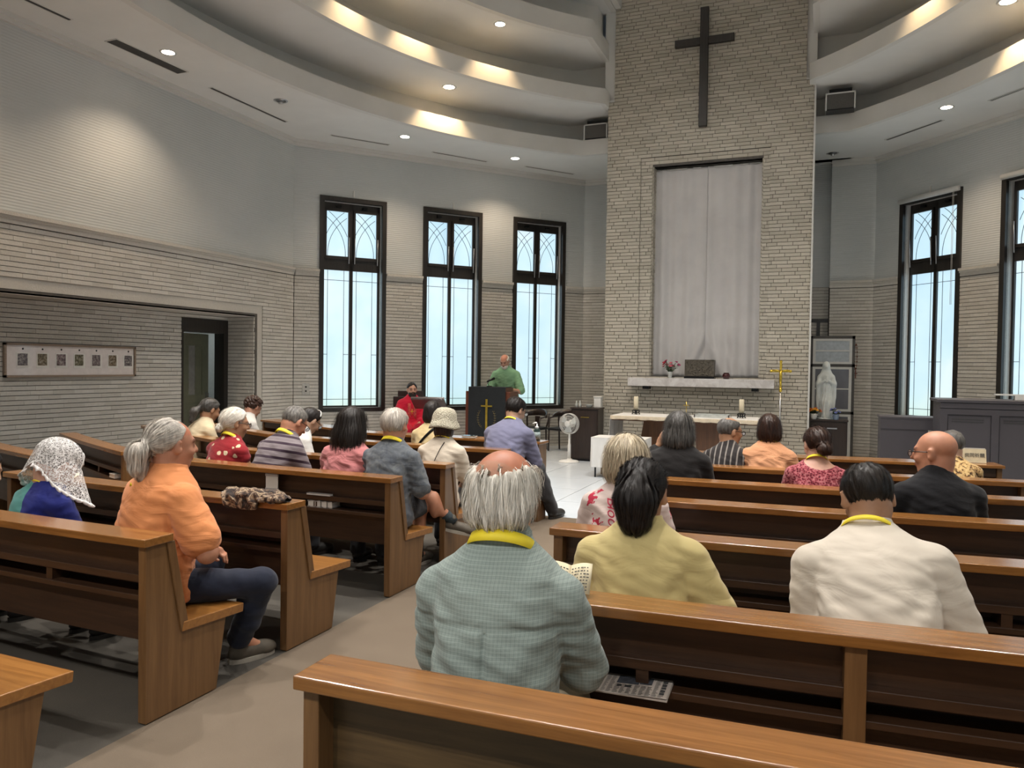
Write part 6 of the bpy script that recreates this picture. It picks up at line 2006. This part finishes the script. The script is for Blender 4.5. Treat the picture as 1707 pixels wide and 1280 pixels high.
# knitted hat
def hat(R, mat):
    mb = MB(); rows = []
    prof = [(.002, .152), (.04, .150), (.075, .138), (.098, .110), (.108, .075), (.110, .045), (.122, .020), (.134, -.005), (.140, -.025), (.134, -.028), (.118, .0), (.104, .03)]
    for r_, z_ in prof:
        row = []
        for a in np.linspace(0, 2 * math.pi, 49):
            rr = r_ + .002 * math.sin(a * 24) + .003 * math.sin(a * 5 + z_ * 40)
            row.append(tuple(R.HM((rr * .93 * math.cos(a), -.012 + rr * 1.05 * math.sin(a), z_ + .006 * math.sin(a * 3) * (r_ > .11)))))
        rows.append(row)
    mb.grid(rows); return mb.build('knitted_hat', mat, R.body)
t = NT('hat_knit'); vec = t.coords('Object'); vo = t.n('ShaderNodeTexVoronoi'); vo.inputs['Scale'].default_value = 110; t.l(vec, vo.inputs['Vector'])
t.color(t.ramp(vo.outputs['Distance'], [(.1, (.66, .61, .48)), (.6, (.40, .36, .27))])); t.inp('Roughness', .9); t.bump(vo.outputs['Distance'], .8, -.01)
hat(P[22], t.m)

# lace veil
t = NT('white_lace'); vec = t.coords('Object')
vo = t.n('ShaderNodeTexVoronoi', feature='DISTANCE_TO_EDGE'); vo.inputs['Scale'].default_value = 95; t.l(vec, vo.inputs['Vector'])
n1 = t.noise(vec, 85, 4, .7)
mask = t.math('MAXIMUM', t.math('LESS_THAN', vo.outputs['Distance'], .075), t.math('GREATER_THAN', n1, .53))
t.color((.78, .75, .73)); t.inp('Roughness', .8)
al = t.math('ADD', t.math('MULTIPLY', mask, .80), .12)
t.l(al, t.b.inputs['Alpha'])
M['lace'] = t.m
M['lace_hem'] = plain('lace_hem', (.74, .71, .69), .8, vary=.2, scale=90)
def veil(R):
    rows, hem = [], []
    na = 84
    nv = 26
    for j in range(nv + 1):
        v = j / nv
        row = []
        for i in range(na + 1):
            a = math.radians(-212 + 244 * i / na)       # open towards the face
            ca, sa = math.cos(a), math.sin(a)
            ph = min(1.0, v / .45) * math.pi / 2
            r_ = math.sin(ph) * .118; z_ = .036 + .106 * math.cos(ph)
            p = np.array(R.HM((r_ * ca * .92, -.012 + r_ * sa * 1.05, z_)))
            if v >= .45:                                  # the cloth falls straight down from the head
                u = (v - .45) / .55
                side = abs(ca) ** 1.3
                fl = .5 + .5 * math.sin(a * 8 + .6)
                out = R.RH @ np.array([ca, sa, 0]); out[2] = 0; out /= np.linalg.norm(out) + 1e-6
                p = p + out * (u * (.015 + .060 * side + .022 * fl) + .006 * u * math.sin(a * 17)) + np.array([0, 0, -u * (.075 + .125 * side + .03 * max(0, sa))])
            row.append(tuple(p))
        rows.append(row)
    mb = MB(); mb.grid(rows); o = mb.build('lace_veil', M['lace'], R.body)
    mb = MB()
    fr = []
    for i in range(na * 3 + 1):
        q = i / 3; k = min(int(q), na - 1); f_ = q - k
        p = np.array(rows[-1][k]) * (1 - f_) + np.array(rows[-1][k + 1]) * f_
        fr.append(p)
    c_ = np.mean(fr, 0)
    edge = []
    for i, p in enumerate(fr):
        d = p - c_; d[2] = 0; d /= np.linalg.norm(d) + 1e-6
        wv = math.sin(i * .62)
        edge.append([tuple(p), tuple(p + d * (.012 + .010 * wv) + np.array([0, 0, -.020 - .006 * math.cos(i * .62)]))])
    mb.grid(edge)
    for side in (0, -1):
        for j in range(8, nv): pass
        e2 = []
        for j in range(6, nv + 1):
            p = np.array(rows[j][side]); q = np.array(rows[j][1 if side == 0 else -2]); d = (p - q); d /= np.linalg.norm(d) + 1e-6
            e2.append([tuple(p), tuple(p + d * (.016 + .006 * math.sin(j * 2)))])
        mb.grid(e2)
    h_ = mb.build('scalloped_hem', M['lace_hem'], o); h_.modifiers.new('thick', 'SOLIDIFY').thickness = .002
veil(P[11])

# beard and stole
def beard(R, col):
    f = Field((-.10, -.05, -.16), (.10, .14, .02), .006)
    f.ell((0, .045, -.075), (.068, .070, .065), None, .01)
    x, y, z = f.full()
    f.clip(z - (-.030 + .35 * np.abs(x)), .01)
    f.ell((0, .05, -.02), (.045, .07, .045), None, .015, True)
    f.ell((0, .112, -.056), (.020, .02, .007), None, .004, True)
    f.clip((.0 - y) * 1.0, .02)
    f.ell((0, .098, -.040), (.026, .010, .006), None, .006)
    f.F = f.F + (.0025 * wob((x, y, z), 140, 2)).astype(np.float32)
    V, Q = f.nets(); obj_np('beard', R.HM(V), Q, col, R.body, np.ones((len(V), 3), np.float32))
beard(P[20], HAIR['dark'])
def beard_white(R):
    f = Field((-.10, -.05, -.16), (.10, .14, .02), .006)
    f.ell((0, .045, -.08), (.062, .064, .055), None, .01); x, y, z = f.full()
    f.clip(z - (-.045 + .35 * np.abs(x)), .01); f.clip(.02 - y, .02); f.ell((0, .11, -.056), (.022, .025, .008), None, .004, True)
    V, Q = f.nets(); obj_np('beard', R.HM(V), Q, HAIR['white'], R.body, np.ones((len(V), 3), np.float32))
beard_white(P[23])
mb = MB(); R = P[20]
for s in (-1, 1): mb.grid([[tuple(R.B(R.T((s * .05 + d, .150 + .02 * (1 - k) + .012, z)))) for d in (-.028, .028)] for k, z in ((0, .50), (.2, .42), (.5, .30), (1, .16))])
o = mb.build('stole', plain('stole_red_gold', (.50, .06, .05), .6, vary=.5, scale=50), R.body); o.modifiers.new('thick', 'SOLIDIFY').thickness = .006
mb = MB(); c_ = lambda x, z: tuple(R.B(R.T((x, .172, z))))
mb.tube([c_(0, .40), c_(0, .28)], .006, 6); mb.tube([c_(-.04, .355), c_(.04, .355)], .006, 6); mb.build('gold_cross', M['gold'], R.body)

# hair tie of the man in orange; logo below his collar
R = P[12]; mb = MB()
mb.tube([R.HM((.028 * math.cos(a), -.108 + .012 * math.sin(a) , .0 + .028 * math.sin(a))) for a in np.linspace(0, 2 * math.pi, 16, endpoint=False)], .006, 6, True); mb.build('hair_tie', M['black_metal'], R.body)
mb = MB(); p = R.B(R.T((.01, -.155, .535))); mb.tube([tuple(p + np.array([0, 0, .0])), tuple(p + np.array([.006, 0, .016])), tuple(p + np.array([.012, 0, .004]))], .003, 5); mb.build('collar_logo', M['lanyard'], R.body)
R = P[2]; mb = MB()
mb.tube([R.HM((.055 * math.cos(a), -.108 + .02 * math.cos(a) ** 2, .022 + .030 * math.sin(a))) for a in np.linspace(0, 2 * math.pi, 18, endpoint=False)], .007, 6, True); mb.build('hair_tie', HAIR['brown'], R.body)
# sock of the crossed leg
R = P[19]; mb = MB(); a = R.B(np.array([.345, .52, -.02])); k_ = R.B(np.array([.13, .40, .235])); d = (k_ - a) / np.linalg.norm(k_ - a)
mb.tube([tuple(a - d * .02), tuple(a + d * .03), tuple(a + d * .075)], [.044, .043, .047], 14); mb.build('sock', M['sock'], R.body)
a = R.B(np.array([.05, .50, -.30])); mb = MB(); mb.tube([tuple(a + np.array([0, 0, -.03])), tuple(a + np.array([0, -.005, .09]))], [.045, .047], 14); mb.build('sock', M['sock'], R.body)
# handwriting printed on the back of the blouse
R = P[4]
def print_text(R, txt, x, z, size, rot, mat):
    cu = bpy.data.curves.new('printed_script', 'FONT'); cu.body = txt; cu.size = size; cu.shear = .35; cu.align_x = 'CENTER'
    tmp = bpy.data.objects.new('printed_script', cu); COL.objects.link(tmp)
    bpy.context.view_layer.update()
    me = bpy.data.meshes.new_from_object(tmp.evaluated_get(bpy.context.evaluated_depsgraph_get()))
    COL.objects.unlink(tmp); bpy.data.objects.remove(tmp)
    for v in me.vertices:
        u, w = v.co.x, v.co.y
        xx, zz = x + u * math.cos(rot) - w * math.sin(rot), z + u * math.sin(rot) + w * math.cos(rot)
        q = surface_line(R, xx, zz, xx, zz, 1, .03, 1.13)[0]
        v.co = Vector(R.B(R.T((q[0], q[1] - .012, q[2]))))
    me.materials.clear(); me.materials.append(mat)
    o = bpy.data.objects.new('printed_script', me); link(o, R.body); return o
M['print_red'] = plain('print_red', (.42, .015, .05), .8)
print_text(R, 'Blooms', -.065, .40, .085, -1.45, M['print_red'])
print_text(R, 'in', .10, .40, .07, -1.2, M['print_red'])

# ---------------------------------------------------------------- statue
def statue(loc, H, rz, label):
    root = empty('statue', loc, rz, label, 'statue')
    s = H / 1.0
    f = Field((-.20, -.20, -.005), (.20, .20, 1.02), .0055)
    f.cone((0, .0, .03), (0, .0, .30), .105, .100, .05); f.cone((0, 0, .30), (0, .0, .55), .100, .085, .05); f.cone((0, 0, .55), (0, .005, .74), .088, .075, .04)
    for q in (-1, 1): f.cone((q * .075, .01, .735), (q * .03, .01, .80), .055, .045, .04)
    f.cone((0, 0, .76), (0, -.005, .86), .040, .038, .02)
    f.ell((0, -.012, .905), (.046, .054, .070), None, .01)                  # face
    f.ell((0, .018, .912), (.064, .058, .088), None, .012)                  # veil over the head
    f.ell((0, .020, .80), (.082, .060, .10), None, .03)
    f.cone((0, -.062, .912), (0, -.072, .893), .006, .008, .006)
    f.ell((0, -.075, .872), (.012, .006, .004), None, .004)
    for q in (-1, 1):
        f.ell((q * .018, -.068, .912), (.010, .008, .006), None, .006, True)
        f.cone((q * .105, .005, .72), (q * .125, -.03, .60), .040, .036, .02)
        f.cone((q * .125, -.03, .60), (q * .028, -.100, .665), .034, .020, .012)
        f.cone((q * .010, -.112, .655), (q * .006, -.118, .745), .014, .007, .005)
        f.cone((q * .128, -.01, .62), (q * .120, .01, .14), .040, .030, .03)   # mantle falling from the arms
        f.cone((q * .035, -.09, .30), (q * .045, -.10, .05), .022, .028, .02)
    x, y, z = f.full()
    a = np.arctan2(y, x)
    body = np.clip((.62 - z) * 4, 0, 1)
    f.F = f.F + (.0060 * np.sin(a * 15 + 1.6 * np.sin(z * 9)) * body + .0028 * np.sin(a * 31 + z * 14) * body).astype(np.float32)
    f.clip(.02 - z, .01)
    V, Q = f.nets()
    obj_np('figure', V * s, Q, M['bisque'], root)
    mb = MB(); mb.lathe([(.15 * s, 0), (.155 * s, .012), (.14 * s, .028 * s), (.05, .03 * s)], 24); mb.build('base', M['bisque'], root)
    return root
statue((.075, 13.52, .766), .94, math.radians(6), 'white statue of a veiled woman with joined hands')

# ---------------------------------------------------------------- small things in and on the pews
def cloth_heap(loc, L, W_, Hh, label, mat):
    f = Field((-L / 2 - .03, -W_ / 2 - .05, -.06), (L / 2 + .03, W_ / 2 + .05, Hh + .03), .006)
    r4 = random.Random(5)
    for i in range(16):
        u = -L / 2 + L * (i + .5) / 16
        f.ell((u, r4.uniform(-.03, .03), r4.uniform(.012, Hh * .6)), (r4.uniform(.035, .06), r4.uniform(.03, W_ * .5), r4.uniform(.014, Hh * .5)), rotz(r4.uniform(-1, 1)), .015)
    f.ell((-L * .28, -W_ * .42, -.01), (.07, .03, .04), rotz(.3), .02); f.ell((-L * .02, -W_ * .45, -.02), (.06, .025, .04), None, .02)
    f.ell((L * .38, 0, .01), (.09, .05, .014), None, .015)
    x, y, z = f.full()
    f.F = f.F + (.006 * wob((x, y, z), 60, 1) + .003 * wob((x, y, z), 110, 4)).astype(np.float32)
    f.clip(np.where(y > -W_ * .32, .001, -.045) - z, .004)
    V, Q = f.nets()
    o = obj_np('scarf', V, Q, mat); o.location = loc
    return tag(o, label, 'scarf')
cloth_heap((-2.86, 3.39, .801), .36, .15, .055, 'crumpled leopard-print scarf lying on a pew cap', CL['scarf'])

M['print_ink'] = plain('printing_ink', (.05, .05, .05), .8)
def text_mesh(txt, size, name, mat, parent, loc, rot=(math.pi / 2, 0, 0), extrude=.0006):
    cu = bpy.data.curves.new(name, 'FONT'); cu.body = txt; cu.size = size; cu.align_x = 'CENTER'; cu.align_y = 'CENTER'; cu.extrude = extrude
    tmp = bpy.data.objects.new(name, cu); COL.objects.link(tmp); bpy.context.view_layer.update()
    me = bpy.data.meshes.new_from_object(tmp.evaluated_get(bpy.context.evaluated_depsgraph_get()))
    COL.objects.unlink(tmp); bpy.data.objects.remove(tmp)
    me.materials.clear(); me.materials.append(mat)
    o = bpy.data.objects.new(name, me); o.location = loc; o.rotation_euler = rot
    return link(o, parent)
def sign(loc, rz, w, h_, txt, size, label):
    root = empty('paper_sign', loc, rz, label, 'sign')
    mb = MB(); mb.box(-w / 2, w / 2, -.001, .001, 0, h_, Matrix.Rotation(math.radians(-10), 4, 'X')); mb.build('front_card', M['cream_paper'] if 'beige' in label else M['paper'], root)
    mb = MB(); mb.box(-w / 2, w / 2, .055, .057, 0, h_ * .98, Matrix.Rotation(math.radians(8), 4, 'X')); mb.build('back_card', M['paper'], root)
    text_mesh(txt, size, 'lettering', M['print_ink'], root, (0, -.003 + h_ * .5 * math.tan(math.radians(10)), h_ * .52), (math.radians(80), 0, 0))
sign((1.20, 7.37, .802), math.radians(7), .175, .115, '共同祈願', .038, 'beige folded card sign on the right front desk')
sign((-2.78, 7.30, .802), math.radians(-2), .155, .115, '朗読者', .042, 'white folded card sign beside the sanitizer bottle')

M['bottle_dark'] = plain('bottle_dark_green', (.018, .035, .032), .12, 0, .6)
M['bottle_label'] = plain('bottle_label', (.25, .30, .30), .5, vary=.6, scale=60)
def sanitizer(loc, label, s=1.0):
    root = empty('sanitizer_bottle', loc, .3, label, 'bottle', 'pump bottles')
    mb = MB(); mb.lathe([(.034 * s, 0), (.036 * s, .005), (.036 * s, .105 * s), (.020 * s, .125 * s), (.014 * s, .13 * s)], 18); mb.build('bottle', M['bottle_dark'], root)
    mb = MB(); mb.lathe([(.0368 * s, .02 * s), (.0368 * s, .09 * s)], 18); mb.build('label_band', M['bottle_label'], root)
    mb = MB(); mb.lathe([(.019 * s, .126 * s), (.019 * s, .145 * s), (.008 * s, .15 * s), (.006 * s, .175 * s)], 14); p_ = mb.build('pump', M['plastic_white'], root)
    mb = MB(); mb.tube([(0, 0, .178 * s), (-.015 * s, 0, .182 * s), (-.045 * s, 0, .172 * s)], [.010 * s, .009 * s, .005 * s], 8); mb.build('nozzle', M['plastic_white'], p_)
sanitizer((-2.66, 7.31, .802), 'dark pump bottle on the left front desk beside the card sign')
sanitizer((-.80, 7.12, .802), 'dark pump bottle with white nozzle on the right front desk', 1.1)

def booklet(name, loc, rz, w, d, th, label, mat=None, tilt=0.0, cat='booklet', group=None):
    root = empty(name, loc, rz, label, cat, group)
    Mx = Matrix.Rotation(tilt, 4, 'X')
    mb = MB(); mb.box(-w / 2, w / 2, -d / 2, d / 2, 0, th * .15, Mx); mb.box(-w / 2, w / 2, -d / 2, d / 2, th * .85, th, Mx); mb.build('cover', mat or M['paper'], root)
    mb = MB(); mb.box(-w / 2 + .003, w / 2 - .002, -d / 2 + .003, d / 2 - .003, th * .15, th * .85, Mx); mb.build('pages', M['paper'], root)
    return root
# newspaper on the second right pew's shelf
M['newsprint'] = plain('newsprint', (.50, .44, .39), .9, vary=.08)
M['news_photo'] = plain('news_photo', (.06, .065, .08), .8, vary=.5, scale=40)
root = empty('newspaper', (-.53, 2.36, .552), math.radians(2), 'folded newspaper on the shelf behind the person in yellow', 'newspaper')
mb = MB(); mb.box(-.12, .12, -.075, .075, 0, .004); mb.build('lower_fold', M['newsprint'], root)
zt = lambda x: .006 + .003 * math.sin(x * 14)
mb = MB(); mb.grid([[(x, y, zt(x)) for x in np.linspace(-.118, .118, 14)] for y in np.linspace(-.073, .073, 6)]); pg_ = mb.build('printed_page', M['newsprint'], root)
def flat(mb, x0, x1, y0, y1): mb.add([(x0, y0, zt(x0) + .0008), (x1, y0, zt(x1) + .0008), (x1, y1, zt(x1) + .0008), (x0, y1, zt(x0) + .0008)], [(0, 1, 2, 3)])
mb = MB(); flat(mb, -.05, .02, .005, .066); flat(mb, .022, .06, .012, .066); mb.build('press_photo', M['news_photo'], pg_)
mb = MB(); r6 = random.Random(9)
for k in range(15):
    for q in range(11):
        x0 = -.11 + q * .02; y0 = -.068 + k * .009
        if -.055 < x0 + .01 < .062 and y0 > .0: continue
        flat(mb, x0, x0 + r6.uniform(.010, .017), y0, y0 + .0035)
for q in range(5): flat(mb, .092, .106, -.05 + q * .022, -.034 + q * .022)
flat(mb, -.045, -.03, -.02, -.004); flat(mb, -.02, .0, -.022, -.004)
mb.build('printed_text', M['print_ink'], pg_)
M['grey_cover'] = plain('grey_cover', (.42, .40, .39), .5)
booklet('hymn_card', (-3.63, 4.452, .64), 0, .11, .012, .12, 'pale prayer card stack standing against the pew back behind the scarf', M['grey_cover'])
booklet('hymn_book', (-3.22, 4.45, .638), 0, .20, .035, .012, 'flat grey booklet on the rail of the fourth left pew', M['grey_cover'])
spn = plain('printed_spines', (.40, .38, .36), .6, vary=.7, scale=45)
for i, (dx, w) in enumerate(((-.075, .05), (-.02, .05), (.035, .045), (.083, .04))):
    booklet('hymnal', (-3.22 + dx, 4.50, .551), 0, w, .10, .046, 'small hymnal in the slot below the flat booklet, %s' % ('leftmost', 'second from left', 'second from right', 'rightmost')[i], spn, cat='book', group='hymnals in the pew slot')
booklet('rolled_sheet', (-5.60, 4.85, .551), math.radians(-23), .13, .08, .035, 'white paper pad in the shelf of the curved side pew', M['paper'])
booklet('rolled_sheet', (-4.02, 4.50, .551), 0, .20, .09, .04, 'white paper pad on the shelf left of the scarf', M['paper'])
def open_sheet(loc, rz, pitch, w, h_, label, lines=True):
    root = empty('song_sheet', loc, rz, label, 'paper')
    Mx = Matrix.Rotation(pitch, 4, 'X')
    for s in (-1, 1):
        P_ = [[tuple(Mx @ Vector((s * w / 2 * u, v * h_, .02 * math.sin(u * 2.2)))) for u in np.linspace(0, 1, 8)] for v in (0, 1)]
        mb = MB(); mb.grid(P_); o = mb.build('page', M['cream_paper'], root); o.modifiers.new('thick', 'SOLIDIFY').thickness = .0015
    if lines:
        mb = MB(); r5 = random.Random(4)
        for s in (-1, 1):
            for k in range(8):
                v0 = .08 + k * .105
                for q in range(6):
                    u0 = .08 + q * .14; u1 = u0 + r5.uniform(.05, .12)
                    p = [Mx @ Vector((s * w / 2 * u, (v0 + dv) * h_, .02 * math.sin(u * 2.2) + .0022)) for u, dv in ((u0, 0), (u1, 0), (u1, .035), (u0, .035))]
                    mb.add(p, [(0, 1, 2, 3)])
        mb.build('printed_text', M['print_ink'], root)
open_sheet((-3.50, 3.22, .665), math.radians(-30), math.radians(38), .30, .21, 'open cream song sheet held by the person under the veil')
open_sheet((-4.18, 3.14, .77), math.radians(-20), math.radians(35), .24, .18, 'open cream booklet at the left edge of the photo')
open_sheet((-.76, 2.40, .80), math.radians(10), math.radians(40), .15, .12, 'cream leaflet in front of the person in checked shirt')
booklet('service_sheet', (-4.42, 7.02, .802), 0, .16, .10, .003, 'white sheet under the hands of the person with hairband', M['paper'], cat='paper') if False else None
booklet('service_book', (-3.40, 7.29, .802), .1, .14, .10, .022, 'dark book lying on the left front desk behind the hat', M['bottle_dark'], cat='book')
